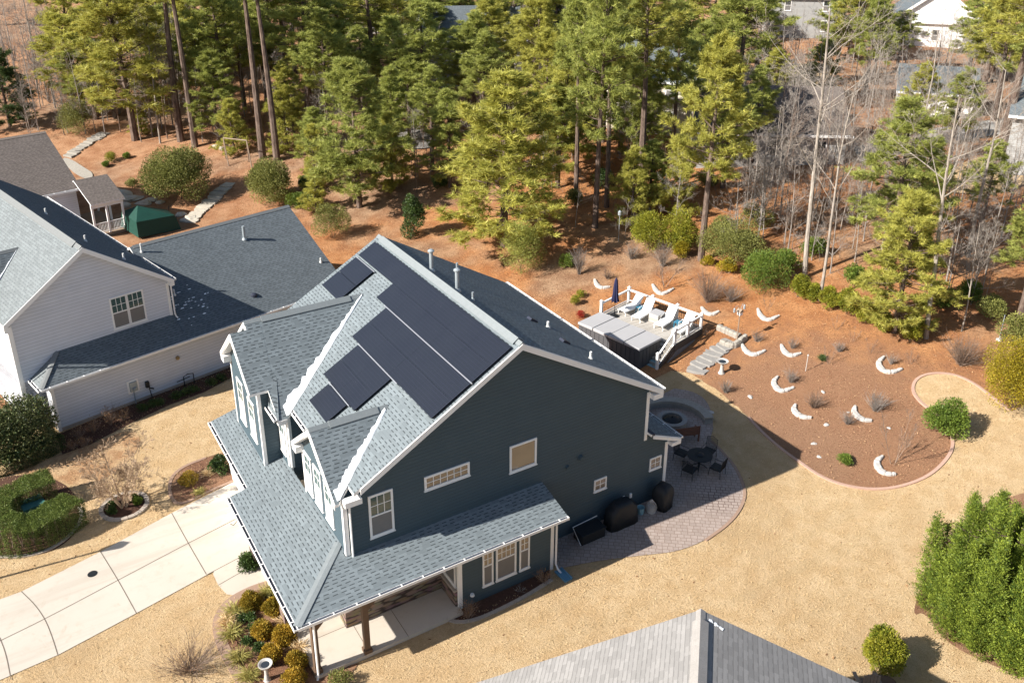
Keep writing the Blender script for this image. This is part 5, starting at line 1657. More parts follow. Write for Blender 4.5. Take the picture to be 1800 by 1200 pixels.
# covered grills by the wall
def cover_shape(p, prof, rz, label, cat, name, seed, mat='cover_black'):
    """prof: (half width x, half depth y, z) rings, softly wrinkled"""
    rng = np.random.default_rng(seed)
    n = 28; vs = []; fs = []
    for j, (a, b, z) in enumerate(prof):
        for k in range(n):
            t_ = 2*math.pi*k/n; c_, s_ = math.cos(t_), math.sin(t_)
            x = a*math.copysign(abs(c_)**.45, c_); y = b*math.copysign(abs(s_)**.45, s_)
            w = 1+.025*math.sin(k*2.3+j*.4)*(1-j/len(prof))+rng.normal(0, .006)
            vs.append((x*w, y*w, z+rng.normal(0, .008)*(0 < j)))
    for j in range(len(prof)-1):
        for k in range(n): fs.append((j*n+k, j*n+(k+1) % n, (j+1)*n+(k+1) % n, (j+1)*n+k))
    fs.append(tuple(reversed(range(n)))); fs.append(tuple(range((len(prof)-1)*n, len(prof)*n)))
    mb = MB(); mb.add(vs, fs)
    o = mb.build(name, M[mat], None, True, smooth=True)
    o.location = tuple(float(v) for v in p); o.rotation_euler = (0, 0, rz)
    return obj_props(o, label, cat)
cover_shape((13.0, -.62, -.54), [(.84, .40, 0), (.80, .37, .5), (.77, .35, .92), (.60, .33, 1.0), (.52, .32, 1.12), (.46, .26, 1.22), (.30, .14, 1.26)], 0, 'large gas grill under a black cover against the dark wall', 'grill', 'covered_grill', 3)
cover_shape((15.45, -.68, -.54), [(.42, .40, 0), (.42, .40, .35), (.46, .43, .7), (.42, .40, 1.0), (.30, .28, 1.2), (.12, .11, 1.28)], .3, 'egg-shaped grill under a black cover near the rear house corner', 'grill', 'covered_grill', 4)
hb = thing('deck_box', (11.15, -.62, -.54), 'low black storage box with a pale rim by the patio wall', 'storage box')
mb = MB(); mb.box(10.55, 11.85, -.98, -.30, -.54, -.06); mb.build('box', M['cover_black'], hb, bevel=.02)
mb = MB(); mb.box(10.52, 11.88, -1.01, -.27, -.06, -.01); mb.build('lid', M['cover_black'], hb, bevel=.01)
mb = MB(); mb.tube([(10.50, -.95, -.5), (10.50, -.30, .05), (11.9, -.24, .08)], .018, 6); mb.build('handle_rail', M['trim'], hb)
p = np.array([14.25, -.55, -.54])
T = thing('bucket', p, 'pale blue bucket between the two covered grills', 'bucket')
mb = MB(); mb.lathe([(.14, 0), (.17, .34), (.18, .35), (.16, .34), (.13, .03)], p, 18); mb.build('pail', M['pale_blue'], T)
p = np.array([14.75, -.72, -.54]); rng = np.random.default_rng(1)
mb = MB()
for k in range(16):
    a = 2*math.pi*k/16; mb.tube([p+np.array([.26*math.cos(a)*s_, .26*math.sin(a)*s_, z_]) for s_, z_ in ((.5, 0), (.9, .12), (1, .25), (.8, .42), (.25, .62), (0, .70))], .012, 4)
mb.lathe([(.2, 0), (.22, .02), (.2, .3), (.05, .34)], p, 14)
obj_props(mb.build('wire_basket', M['wallstone']), 'pale wire basket beside the egg-shaped covered grill', 'basket')
# splash block at the downspout
mb = MB(); sx = np.array(gp(979, 1012)); mb.obox((8.62, -2.45, -.6), (.36, .04, 0), (-.03, .75, 0), (0, 0, .10)); mb.obox((8.60, -2.45, -.55), (.05, 0, 0), (-.03, .75, 0), (0, 0, .1)); mb.obox((8.95, -2.42, -.55), (.05, 0, 0), (-.03, .75, 0), (0, 0, .1))
obj_props(mb.build('splash_block', M['splash_blue']), 'blue splash block below the downspout of the side room', 'splash block')
# porch swing hammock stand
hs = np.array([-.95, 1.2, -.40])
T = thing('garden_chair', hs, 'dark wire-framed lounge chair on the front porch', 'chair')
mb = MB(); mb.tube([hs+[-.75, .2, .05], hs+[0, -.1, .02], hs+[.7, .3, .06]], .02, 6); mb.tube([hs+[-.6, .6, .05], hs+[0, .5, .02], hs+[.7, .6, .06]], .02, 6); mb.build('rocker', M['metal_dark'], T)
mb = MB(); mb.obox(hs+[-.1, 0, .38], (.6, 0, .05), (0, .6, 0), (0, 0, .05)); mb.build('seat', M['metal_dark'], T)
mb = MB(); mb.obox(hs+[.45, 0, .4], (.25, 0, .7), (0, .6, 0), (-.04, 0, .02)); mb.build('backrest', M['metal_dark'], T)
for a in ((-.1, 0), (-.1, .6), (.5, 0), (.5, .6)):
    mb = MB(); mb.tube([hs+[a[0], a[1], .4], hs+[a[0]*.6-.1, a[1], .03]], .016, 6); mb.build('leg', M['metal_dark'], T)
# shepherd hook
kp = gp(442, 985)
T = thing('garden_hook', kp, 'thin dark shepherd hook by the porch eave', 'hook')
mb = MB(); mb.tube([kp, kp+[0, 0, 1.9], kp+[-.12, .05, 2.15], kp+[-.35, .12, 2.2], kp+[-.5, .18, 2.0], kp+[-.62, .2, 2.1]], .014, 6); mb.build('rod', M['metal_dark'], T)
# manhole lid in the driveway
mp_ = gp(163, 1010); mb = MB(); mb.lathe([(.20, 0), (.20, .012)], (mp_[0], mp_[1], float(hgt(mp_[0], mp_[1]))+.058), 22)
obj_props(mb.build('drain_lid', M['metal_dark']), 'small dark round lid set in the concrete driveway', 'drain lid')
# utility box in the hedge
ub = gp(62, 906)
T = thing('utility_box', ub, 'green utility box standing inside the U-shaped hedge', 'utility box', None, math.radians(12))
lb(T, 'body', [(-.45, .45, -.38, .38, 0, .72)], 'util_green'); mb = MB(); mb.prism([(-.48, -.41, .72), (-.48, .41, .72), (-.48, .41, .80), (-.48, -.41, .76)], (.96, 0, 0)); mb.build('lid', M['util_green'], T, True)
# adirondack chair and round table at the bottom edge
ap = gp(1520, 1212)
T = thing('garden_chair', ap, 'weathered wooden slatted chair at the bottom edge', 'chair', None, math.radians(150))
for k in range(5): lb(T, 'back_slat', [(-.3+k*.122, -.19+k*.122, .30, .34, .3, 1.15-.05*abs(k-2))], 'wood_grey')
lb(T, 'seat', [(-.3, .3, -.25+.11*k, -.16+.11*k, .32, .35) for k in range(5)], 'wood_grey')
for s_ in (-1, 1):
    lb(T, 'armrest', [(s_*.38-.07, s_*.38+.07, -.3, .4, .58, .61)], 'wood_grey'); lb(T, 'leg', [(s_*.34-.03, s_*.34+.03, -.28, -.2, 0, .58)], 'wood_grey'); lb(T, 'leg', [(s_*.34-.03, s_*.34+.03, .32, .40, 0, .58)], 'wood_grey')
ap = gp(1552, 1222)
T = thing('round_table', ap, 'dark round wooden table beside the weathered chair', 'table')
mb = MB(); mb.lathe([(.42, .5), (.45, .52), (.45, .56), (.40, .57)], ap, 26); mb.build('table_top', M['wood_post'], T)
mb = MB(); mb.lathe([(.3, 0), (.08, .1), (.08, .5)], ap, 14); mb.build('pedestal', M['wood_post'], T)
# green canopy behind the low house
tc = gp(262, 404); tz = tc[2]
T = thing('garden_canopy', tc, 'collapsed dark green canopy beside the screened porch', 'canopy', None, math.radians(15))
mb = MB()
cr = [(-1.6, -1.5, 1.5), (1.7, -1.6, 1.3), (2.4, 1.3, .9), (-1.4, 1.6, 1.6)]; ap_ = (-.5, .3, 2.25); lo_ = [(-1.7, -1.7, .2), (2.0, -1.8, .0), (2.9, 1.5, .0), (-1.6, 1.8, .3)]
mb.add(cr+[ap_]+lo_, [(0, 1, 4), (1, 2, 4), (2, 3, 4), (3, 0, 4), (0, 5, 6, 1), (1, 6, 7, 2), (2, 7, 8, 3), (3, 8, 5, 0), (5, 8, 7, 6)])
mb.build('cloth', M['green_tarp'], T, True)
for c_ in lo_:
    mb = MB(); mb.tube([(c_[0]*.9, c_[1]*.9, -.1), (c_[0]*.9, c_[1]*.9, 1.2)], .03, 6); mb.build('leg', M['metal_dark'], T, True)
# swing frame
s0_ = gp(402, 292); s1_ = gp(443, 297)
T = thing('swing_frame', s0_, 'wooden swing frame in front of the tall trunks at the left', 'swing frame')
dv = s1_-s0_; dv[2] = 0
top0 = s0_+np.array([0, .8, 2.7]); top1 = s1_+np.array([0, .8, 2.7])
for (a, b) in ((s0_, top0), (s0_+np.array([.3, 2.0, 0]), top0), (s1_, top1), (s1_+np.array([.3, 2.0, 0]), top1)):
    mb = MB(); mb.tube([a, b], .06, 6); mb.build('leg', M['wood_grey'], T)
mb = MB(); mb.tube([top0, top1], .06, 6); mb.build('crossbeam', M['wood_grey'], T)
# street lamp (it stands just outside the frame and throws its shadow across the lawn and driveway)
tip = on_plane_z(215, 958, G0); Ls = 4.6
lp = np.array([tip[0], tip[1], 0])-np.array([SUN_D.x, SUN_D.y, 0])/(-SUN_D.z)*Ls
lp[2] = G0
T = thing('street_lamp', lp, 'slender lamp post with a lantern head beyond the left edge by the driveway', 'street lamp')
mb = MB(); mb.lathe([(.16, 0), (.16, .25), (.07, .4), (.05, Ls-.55)], lp, 12); mb.build('pole', M['metal_dark'], T)
mb = MB(); mb.lathe([(.08, Ls-.55), (.16, Ls-.5), (.24, Ls-.1), (.26, Ls), (.12, Ls+.16), (.02, Ls+.28)], lp, 12); mb.build('lantern', M['metal_dark'], T)


# ------------------------------------------------------------------ plants: generators
def branch_path(rng, start, d, L, n=4, lift=.25, wob=.12):
    pts = [np.array(start, float)]; d = unit(np.array(d, float))
    for i in range(n):
        d = unit(d+np.array([0, 0, lift/n])+rng.normal(0, wob, 3)/math.sqrt(n))
        pts.append(pts[-1]+d*L/n)
    return pts


def pine_proto(seed, H, cs, R, mat, fill=1.0, L=(.26, .44), W=(.035, .058), nb=15, round_top=.52):
    rng = np.random.default_rng(seed)
    wood = MB()
    bend = rng.normal(0, .018*H, 2)
    def axis(z): t_ = z/H; return np.array([bend[0]*t_*t_, bend[1]*t_*t_, z])
    zs = np.linspace(-.3, H, 10)
    wood.tube([axis(z) for z in zs], [max(.02, (.0125*H+.03)*(1-max(0, z)/H)**.8) for z in zs], 8)
    P = []; A = []
    z = cs*H
    while z < H*.985:
        t_ = (z-cs*H)/(H-cs*H)
        prof = R*((1-t_)**round_top)*(.72+.28*min(1, t_*3.5))
        k = rng.integers(3, 6)
        a0_ = rng.random()*6.28
        for j in range(k):
            az = a0_+6.283*j/k+rng.normal(0, .35)
            if rng.random() < .14: continue
            l = max(.35, prof*rng.uniform(.42, 1.2))
            el = math.radians(-4+52*t_+rng.normal(0, 15))
            d = np.array([math.cos(az)*math.cos(el), math.sin(az)*math.cos(el), math.sin(el)])
            pts = branch_path(rng, axis(z), d, l, 4, .35, .18)
            wood.tube(pts, [.035*l/2.5+.012, .028*l/2.5+.01, .02*l/2.5+.008, .015, .008], 4, cap=False)
            pp = np.array(pts)
            nsub = int((2.2+l*2.5)*fill)
            for s in range(nsub):
                u = rng.uniform(.42, 1.0); x = u*4; i = min(3, int(x)); c = pp[i]+(pp[i+1]-pp[i])*(x-i)
                side = unit(np.cross(d, [0, 0, 1]))*rng.choice([-1, 1])
                sub = unit(d*.6+side*rng.uniform(.1, 1.0)+np.array([0, 0, rng.uniform(-.35, .75)]))
                sl = (.25+l*.26)*rng.uniform(.5, 1.2)*(1.15-u*.5)
                e_ = c+sub*sl
                if sl > .3: wood.tube([c, e_], [.012, .006], 3, cap=False)
                for q in range(4):
                    P.append(c+sub*sl*(.55+.16*q+rng.normal(0, .06))+rng.normal(0, .10, 3)); A.append(unit(sub+np.array([0, 0, .45])+rng.normal(0, .25, 3)))
            P.append(pp[-1]); A.append(unit(d+[0, 0, .5]))
        z += rng.uniform(.30, .55)
    for q in range(8):
        P.append(axis(H)+rng.normal(0, .12, 3)-np.array([0, 0, .05*q])); A.append(unit(np.array([0, 0, 1])+rng.normal(0, .3, 3)))
    P = np.array(P); A = np.array(A); n = len(P)
    tint = np.clip(rng.normal(.5, .22, n), 0, 1)
    PP = np.repeat(P, nb, 0)+rng.normal(0, .03, (n*nb, 3)); AA = unit(np.repeat(A, nb, 0)*.75+rng.normal(0, .62, (n*nb, 3)))
    V = blades(rng, PP, AA, rng.uniform(*L, n*nb), rng.uniform(*W, n*nb))
    tt = np.clip(np.repeat(tint, nb)+rng.normal(0, .1, n*nb), 0, 1)
    crown = tris_mesh('crown', V, 3, mat, tt)
    w = wood.build('trunk', M['bark_pine']); wm = w.data; bpy.data.objects.remove(w)
    return dict(H=H, R=R, parts=[('trunk', wm), ('crown', crown)])


def bare_proto(seed, H, clear, spread, mat, r0=.16, levels=3, multi=1, dens=1.0, upright=.35, rmin=.006, lean=.42):
    rng = np.random.default_rng(seed)
    tr = MB(); brm = MB()
    def grow(p, d, L, r, lev):
        n = 4 if lev else 7
        pts = branch_path(rng, p, d, L, n, upright if lev else .1, .28 if lev else .07)
        rad = [max(rmin, r*(1-.75*i/n)) for i in range(n+1)]
        (tr if lev == 0 else brm).tube(pts, rad, (8, 5, 4, 3)[min(lev, 3)], cap=lev == 0)
        if lev >= levels: return
        k = int(((9, 6, 5)[min(lev, 2)])*dens)
        for j in range(k):
            u = rng.uniform(clear if lev == 0 else .25, 1.0)
            x = u*n; i = min(n-1, int(x)); c = pts[i]+(pts[i+1]-pts[i])*(x-i)
            dd = unit(pts[i+1]-pts[i]); side = rng.normal(size=3); side -= dd*(side@dd); side = unit(side)
            nd = unit(dd*rng.uniform(.35, .9)+side*spread+np.array([0, 0, .1]))
            l2 = L*(.42 if lev == 0 else .5)*rng.uniform(.5, 1.1)*(1.15-.55*u)
            grow(c, nd, l2, rad[i]*.42, lev+1)
    for m_ in range(multi):
        d = np.array([0, 0, 1.0])
        if multi > 1:
            a = 6.283*m_/multi+rng.normal(0, .3); d = unit(np.array([math.cos(a)*lean, math.sin(a)*lean, 1]))
        grow(np.array([0, 0, -.2])+(rng.normal(0, .06, 3)*[1, 1, 0] if multi > 1 else 0), d, H*(1 if multi == 1 else .8)*rng.uniform(.85, 1), r0, 0)
    a = tr.build('trunk', mat); b = brm.build('branches', mat); am, bm_ = a.data, b.data
    bpy.data.objects.remove(a); bpy.data.objects.remove(b)
    return dict(H=H, R=H*.3, parts=[('trunk', am), ('branches', bm_)])


def place(proto, name, p, sxy, sz, rz, label, cat, group=None, tilt=(0, 0)):
    T = thing(name, p, label, cat, group, rz)
    T.rotation_euler = (tilt[0], tilt[1], rz)
    T.scale = (sxy, sxy, sz)
    for pn, me in proto['parts']:
        o = bpy.data.objects.new(pn, me); COL.objects.link(o); o.parent = T
    return T


PINE = {
    'dy': pine_proto(1, 13, .10, 3.6, M['pine_y'], 1.25), 'dg': pine_proto(2, 13, .18, 3.3, M['pine_g'], 1.25), 'dg2': pine_proto(12, 14, .18, 3.0, M['pine_g'], 1.15),
    'sy': pine_proto(17, 9, .08, 3.0, M['pine_y'], 1.1), 'dy2': pine_proto(13, 15, .20, 3.3, M['pine_y'], 1.1), 'my': pine_proto(3, 16, .42, 3.1, M['pine_y'], 1.1), 'mg': pine_proto(4, 16, .44, 3.0, M['pine_g'], 1.1), 'mg2': pine_proto(14, 17, .38, 3.0, M['pine_g'], 1.1),
    'hy': pine_proto(5, 20, .58, 3.2, M['pine_y'], 1.0), 'hg': pine_proto(6, 20, .66, 3.0, M['pine_g'], 1.0),
    'dark': pine_proto(7, 9, .05, 2.6, M['pine_d'], 1.3)}
BARE = {
    'white': bare_proto(21, 17, .42, .75, M['bark_grey'], .14, 3, dens=1.25), 'white2': bare_proto(22, 15, .38, .8, M['bark_grey'], .10, 3, dens=1.25),
    'brown': bare_proto(23, 10, .22, .8, M['twig_grey'], .08, 3, dens=1.45), 'brown2': bare_proto(24, 9, .2, .85, M['twig_grey'], .07, 3, dens=1.5), 'thin': bare_proto(25, 8, .3, .7, M['twig'], .05, 2),
    'big': bare_proto(26, 20, .42, .8, M['bark_grey'], .19, 3, dens=1.4)}
rngT = np.random.default_rng(77)


def tree(kind, bx, by, top, hw, label, name='pine_tree', cat='tree', group=None, tilt=(0, 0), rz=None):
    pr_ = PINE.get(kind) or BARE.get(kind)
    p = gp(bx, by)
    Hm = height_to(p, top)
    dd = depth(p+np.array([0, 0, Hm*.6]))
    sz = Hm/pr_['H']; sxy = (hw/FPX*dd)/pr_['R']*1.25 if hw else sz
    return place(pr_, name, p-np.array([0, 0, .05]), sxy, sz, rngT.random()*6.28 if rz is None else rz, label, cat, group, tilt)


# ------------------------------------------------------------------ the wood
named = [
    ('dg', 632, 364, 106, 80, 'dense rounded green pine standing just beyond the far end of the teal roof'),
    ('dy', 886, 432, 132, 122, 'broad full pine with low branches directly behind the roof ridge of the teal house'),
    ('my', 1232, 457, 72, 72, 'slim pale-trunked pine rising behind the lime-green bushes'),
    ('mg', 1046, 400, -30, 66, 'tall pine with a shaded bare lower trunk between the broad pine and the slim pine'),
    ('dy', 1572, 584, 342, 82, 'bright yellow-green young pine at the edge of the garden bed, behind the azalea row'),
    ('mg2', 1556, 500, 176, 74, 'soft green pine right of the two white-barked trunks'),
    ('dy2', 238, 246, -70, 90, 'large yellow-green pine with low sweeping limbs at the upper left'),
    ('hg', 462, 278, -190, 62, 'left one of two tall bare-trunked pines behind the swing frame'),
    ('hg', 487, 283, -170, 60, 'right one of two tall bare-trunked pines behind the swing frame'),
    ('hg', 318, 248, -230, 62, 'tall thick-trunked pine beside a pale bare tree at the upper left'),
    ('hy', 343, 258, -210, 60, 'tall leaning dark-trunked pine nearest the big olive bush'),
    ('dark', 18, 222, 88, 48, 'dark green conifer cut by the left edge above the brown roof'),
    ('hy', 1752, 300, -120, 92, 'tall pine with a broad golden crown at the top right corner'),
    ('mg', 1790, 566, 330, 62, 'low green pine cut by the right edge behind the bare trunks'),
]
for k_, bx, by, tp, hw, lab in named:
    tree(k_, bx, by, tp, hw, lab, tilt=(0, 0))
back = [('mg', 1180, 300, 20, 52), ('dg2', 1120, 300, 90, 46), ('mg2', 1215, 262, 40, 44), ('dg2', 792, 330, 160, 44), ('sy', 556, 372, 300, 28), ('my', 960, 300, 60, 50), ('dg2', 690, 300, 120, 40), ('my', 430, 190, 0, 50), ('mg2', 365, 215, 40, 44), ('dy2', 585, 200, 20, 54), ('mg', 470, 190, 10, 46), ('dg2', 300, 150, 10, 46), ('mg', 640, 220, 50, 46), ('my', 870, 180, 0, 50), ('mg', 1060, 250, 60, 48), ('my', 1600, 262, 110, 34), ('mg2', 1668, 282, 120, 36), ('mg', 1575, 128, 20, 34), ('mg2', 1700, 140, 10, 40), ('dg2', 1440, 175, 70, 34), ('sy', 1350, 140, 50, 36), ('sy', 412, 268, 175, 34), ('sy', 506, 268, 150, 40), ('dg2', 385, 250, 90, 44), ('sy', 556, 330, 220, 30), ('dy2', 150, 200, 20, 66), ('sy', 690, 330, 200, 38), ('dg', 720, 250, 100, 50), ('sy', 1110, 395, 260, 40), ('sy', 1190, 380, 240, 40), ('dy2', 980, 330, 110, 56), ('sy', 250, 236, 190, 20), ('dg', 1010, 300, 120, 50), ('mg', 400, 222, -50, 62), ('my', 368, 176, -60, 58), ('mg2', 545, 205, -70, 66), ('my', 520, 262, 110, 34), ('mg', 745, 236, 6, 62), ('mg2', 822, 200, 40, 56), ('hy', 660, 172, -70, 70), ('mg', 600, 150, -60, 62),
        ('my', 935, 215, -30, 56), ('mg', 1000, 262, 70, 54), ('hy', 1125, 336, -60, 72), ('mg2', 1090, 270, 90, 50), ('mg', 1292, 210, -70, 68), ('hg', 1325, 170, -70, 48),
        ('my', 1490, 110, -40, 44), ('mg', 1520, 165, 0, 44), ('my', 1235, 150, -60, 62), ('mg', 1050, 130, -70, 60), ('mg2', 900, 130, -80, 60), ('mg', 790, 120, -60, 56), ('my', 705, 110, -60, 56),
        ('mg', 480, 130, -70, 60), ('mg2', 420, 110, -70, 56), ('my', 300, 130, -60, 60), ('mg', 200, 120, -60, 56), ('hy', 560, 110, -90, 60), ('mg', 1130, 90, -70, 58), ('mg', 980, 70, -80, 56), ('my', 1360, 235, 90, 36),
        ('my', 1745, 215, -40, 60), ('mg2', 1730, 150, -50, 56), ('mg', 1720, 420, 250, 44), ('dg2', 1140, 372, 250, 40), ('mg', 980, 330, 150, 52),
        ('hg', 1012, 352, 0, 46), ('hg', 1066, 364, -40, 46), ('mg', 760, 300, 120, 46), ('mg2', 700, 205, 30, 48), ('mg', 850, 250, 60, 48), ('dg2', 560, 300, 190, 36), ('mg', 580, 240, 20, 52), ('hg', 400, 160, -120, 46), ('hg', 520, 150, -120, 46),
        ('my', 1030, 200, 0, 52), ('mg2', 1270, 330, 140, 46), ('mg', 1320, 300, 120, 40), ('my', 130, 170, -60, 54), ('mg', 1800, 240, -40, 62), ('mg2', 1605, 420, 240, 46)]
for i in range(60):
    bx = -20+1840*((i*0.618034) % 1); row = i % 4
    if 1340 < bx < 1460 or 1545 < bx < 1705: continue
    by = (70, 105, 150, 200)[row]+rngT.normal(0, 12)
    if bx < 170 and row > 0: continue
    if 670 < bx < 780 and row == 3: continue
    tp = by-rngT.uniform(150, 190)*(1-.12*(3-row))
    back.append((str(rngT.choice(['my', 'mg', 'mg2', 'dg2', 'dg', 'hy'])), bx, by, tp, 46+rngT.normal(0, 6)))
for k_, bx, by, tp, hw in back:
    tree(k_, bx, by, tp, hw, 'green pine crowded among others in the wood across the top of the picture', group='pines of the crowded wood')
bares = [('big', 1415, 488, -30, None, 'tallest white-barked bare tree at the right, rising out of the frame'), ('white', 1441, 528, 140, None, 'leaning white-barked bare tree beside the yellow-green pine'),
         ('big', 1628, 594, 120, None, 'thick pale bare tree with heavy limbs behind the azalea row'), ('white2', 1690, 582, 370, None, 'thin white leaning trunk at the right edge of the bed'),
         ('white', 282, 252, 20, None, 'pale bare tree in front of the dark pine trunks at the upper left'), ('big', 1702, 452, 90, None, 'twin pale trunk behind the thick bare tree at the right'),
         ('white', 1600, 330, 40, None, 'white bare tree in front of the small white house'), ('white2', 66, 160, -60, None, 'bare dark tree against the leaf slope in the top left corner')]
for k_, bx, by, tp, hw, lab in bares:
    tree(k_, bx, by, tp, hw, lab, 'bare_tree')
extra = [(x_, y_, y_-t_) for x_, y_, t_ in [(12, 110, 150), (28, 140, 170), (50, 120, 160), (75, 150, 170), (92, 190, 180), (105, 130, 150), (35, 170, 160), (5, 165, 150), (160, 235, 150), (182, 238, 160), (205, 232, 170), (262, 240, 190), (225, 205, 180), (295, 244, 200)]]
for i in range(110):
    bx = rngT.uniform(1285, 1800); by = rngT.uniform(210, 540)
    if by > 470 and bx < 1640: by -= 120
    extra.append((bx, by, by-rngT.uniform(100, 190)))
for i in range(90):
    bx = rngT.uniform(1270, 1800); by = rngT.uniform(110, 290)
    extra.append((bx, by, by-rngT.uniform(90, 160)))
for i in range(60):
    bx = rngT.uniform(560, 1300); by = rngT.uniform(120, 330)
    extra.append((bx, by, by-rngT.uniform(90, 150)))
for i in range(90):
    bx = rngT.uniform(0, 580); by = rngT.uniform(80, 250)
    extra.append((bx, by, by-rngT.uniform(90, 170)))
small = extra+[(1300, 330, 210), (1325, 380, 230), (1350, 350, 170), (1375, 330, 150), (1400, 300, 130), (1430, 380, 220), (1450, 330, 130), (1480, 300, 120), (1510, 340, 170), (1340, 430, 300), (1385, 450, 330), (1460, 480, 320), (1500, 460, 300),
                   (1535, 300, 110), (1570, 300, 130), (1660, 390, 200), (1690, 350, 180), (1730, 480, 290), (1760, 420, 240), (1650, 470, 300), (1780, 350, 180), (1720, 550, 400), (1400, 220, 90), (1460, 190, 60), (1520, 200, 80), (1290, 250, 120),
                   (1190, 400, 260), (1095, 420, 330), (1010, 400, 290), (960, 350, 210), (270, 235, 90), (250, 200, 60), (300, 190, 30), (360, 250, 120), (530, 262, 160), (560, 330, 230), (20, 120, -40), (40, 190, 60), (80, 190, 70), (700, 330, 240), (740, 340, 250), (1760, 300, 140)]
small = sorted(small, key=lambda q: -q[1])
for bx, by, tp in small[:255]:
    k_ = rngT.choice(['brown', 'brown2', 'thin', 'white2'])
    tree(k_, bx+rngT.normal(0, 5), by, tp+rngT.normal(0, 12), None, 'small bare twiggy tree among the trunks of the wood', 'bare_tree', 'tree', 'small bare trees of the wood')
VV = []; FF = []; nb_ = 0
arr = {}
for k_ in ('thin', 'brown'):
    vs_ = []; fs_ = []; o_ = 0
    for _, me_ in BARE[k_]['parts']:
        v_ = np.empty(len(me_.vertices)*3); me_.vertices.foreach_get('co', v_); vs_.append(v_.reshape(-1, 3))
        fs_ += [tuple(i+o_ for i in p_.vertices) for p_ in me_.polygons]; o_ += len(me_.vertices)
    arr[k_] = (np.concatenate(vs_), fs_)
for i, (bx, by, tp) in enumerate(small[255:]):
    k_ = 'brown' if i % 2 else 'thin'
    p = gp(bx+rngT.normal(0, 5), by); k2 = height_to(p, tp)/BARE[k_]['H']; a_ = rngT.random()*6.28
    v_, f_ = arr[k_]; c_, s_ = math.cos(a_), math.sin(a_)
    w_ = np.stack([v_[:, 0]*c_-v_[:, 1]*s_, v_[:, 0]*s_+v_[:, 1]*c_, v_[:, 2]], 1)*k2+p
    VV.append(w_); FF += [tuple(j+nb_ for j in q_) for q_ in f_]; nb_ += len(w_)
if VV:
    me = bpy.data.meshes.new('far_thicket'); me.from_pydata([tuple(q_) for q_ in np.concatenate(VV)], [], FF); me.materials.append(M['twig_grey'])
    obj_props(link('far_thicket', me), 'grey leafless thicket far behind the pines', 'thicket', None, 'stuff')


# ------------------------------------------------------------------ shrubs
def leaf_cloud(rng, R, Hh, n, ls, lw=None, lumps=9, base=0.0, cone=0.0, up=.3):
    """leaf cards gathered in lumps inside an ellipsoid of radius R, height Hh"""
    c = []
    for i in range(lumps):
        v = unit(rng.normal(size=3)); v[2] = abs(v[2])*1.1-.35 if cone == 0 else rng.uniform(-.9, .9)
        k = .58*rng.uniform(.75, 1.1)
        if cone: k *= (1-cone*(v[2]+1)/2)
        c.append((v[0]*R*k, v[1]*R*k, base+Hh*(.5+.42*v[2])))
    c.append((0, 0, base+Hh*.5)); c = np.array(c)
    idx = rng.integers(0, len(c), n)
    d = unit(rng.normal(size=(n, 3)))
    rr = (rng.uniform(.35, 1, n)**.5)[:, None]
    sc = np.array([R*.46, R*.46, min(Hh*.30, R*.6)])*rng.uniform(.9, 1.1, (len(c), 1))[idx]
    if cone: sc = sc*(1-cone*((c[idx, 2:3]-base)/Hh))
    P = c[idx]+d*rr*sc
    P[:, 2] = np.maximum(P[:, 2], .03)
    D_ = unit(d+rng.normal(0, .55, (n, 3))+np.array([0, 0, up]))
    t_ = np.clip(rng.normal(.5, .2, len(c))[idx]+rng.normal(0, .18, n), 0, 1)
    L = ls*rng.uniform(.7, 1.3, n)
    return blades(rng, P, D_, L, L*(.5 if lw is None else lw), True), t_


def stems(rng, n, R, Hh, r=.012, fork=2):
    mb = MB()
    for i in range(n):
        a = rng.random()*6.283; s = rng.uniform(.15, .95)
        d = np.array([math.cos(a)*R*s, math.sin(a)*R*s, Hh*rng.uniform(.55, 1)])
        L = np.linalg.norm(d)
        pts = branch_path(rng, (rng.normal(0, R*.06), rng.normal(0, R*.06), -.05), d, L, 4, .1, .22)
        mb.tube(pts, [r, r*.8, r*.6, r*.45, r*.3], 3, cap=False)
        for k in range(fork):
            q = pts[rng.integers(1, 4)]; dd = unit(d/L+rng.normal(0, .45, 3))
            p2 = branch_path(rng, q, dd, L*rng.uniform(.25, .5), 3, .15, .25)
            mb.tube(p2, [r*.6, r*.45, r*.35, r*.2], 3, cap=False)
    return mb


def shrub(bx, by, hw, top, mat, label, n=2400, ls=.075, name='shrub', lumps=10, cone=0.0, group=None, seed=None, world=None, lw=None, R=None, Hh=None, cat='shrub', up=.3):
    p = gp(bx, by) if world is None else np.array(world, float)
    if R is None: R = hw/FPX*depth(p)
    if Hh is None: Hh = max(.25, height_to(p+np.array([0, 0, 0]), top)*.95)
    rng = np.random.default_rng(int(bx*7+by*13) if seed is None else seed)
    T = thing(name, p, label, cat, group)
    V, t_ = leaf_cloud(rng, R*1.05, Hh, int(n*2.6), ls*1.22, lw, lumps+4, 0, cone, up)
    link('foliage', tris_mesh('foliage', V, 4, M[mat], t_), T)
    s = stems(rng, 7, R*.7, Hh*.8, .014, 1); s.build('stems', M['twig'], T, True)
    return T


def twiggy(bx, by, hw, top, label, n=40, mat='twig', group=None, leaves=0, lm='brown_leaf', R=None, Hh=None, r=.011):
    p = gp(bx, by)
    R = hw/FPX*depth(p) if R is None else R
    Hh = max(.3, height_to(p, top)) if Hh is None else Hh
    rng = np.random.default_rng(int(bx*5+by*3))
    T = thing('bare_shrub', p, label, 'shrub', group)
    stems(rng, n, R, Hh, r, 3).build('stems', M[mat], T, True)
    if leaves:
        V, t_ = leaf_cloud(rng, R*.9, Hh, leaves, .05, .6, 10)
        link('dry_leaves', tris_mesh('dry_leaves', V, 4, M[lm], t_), T)
    return T


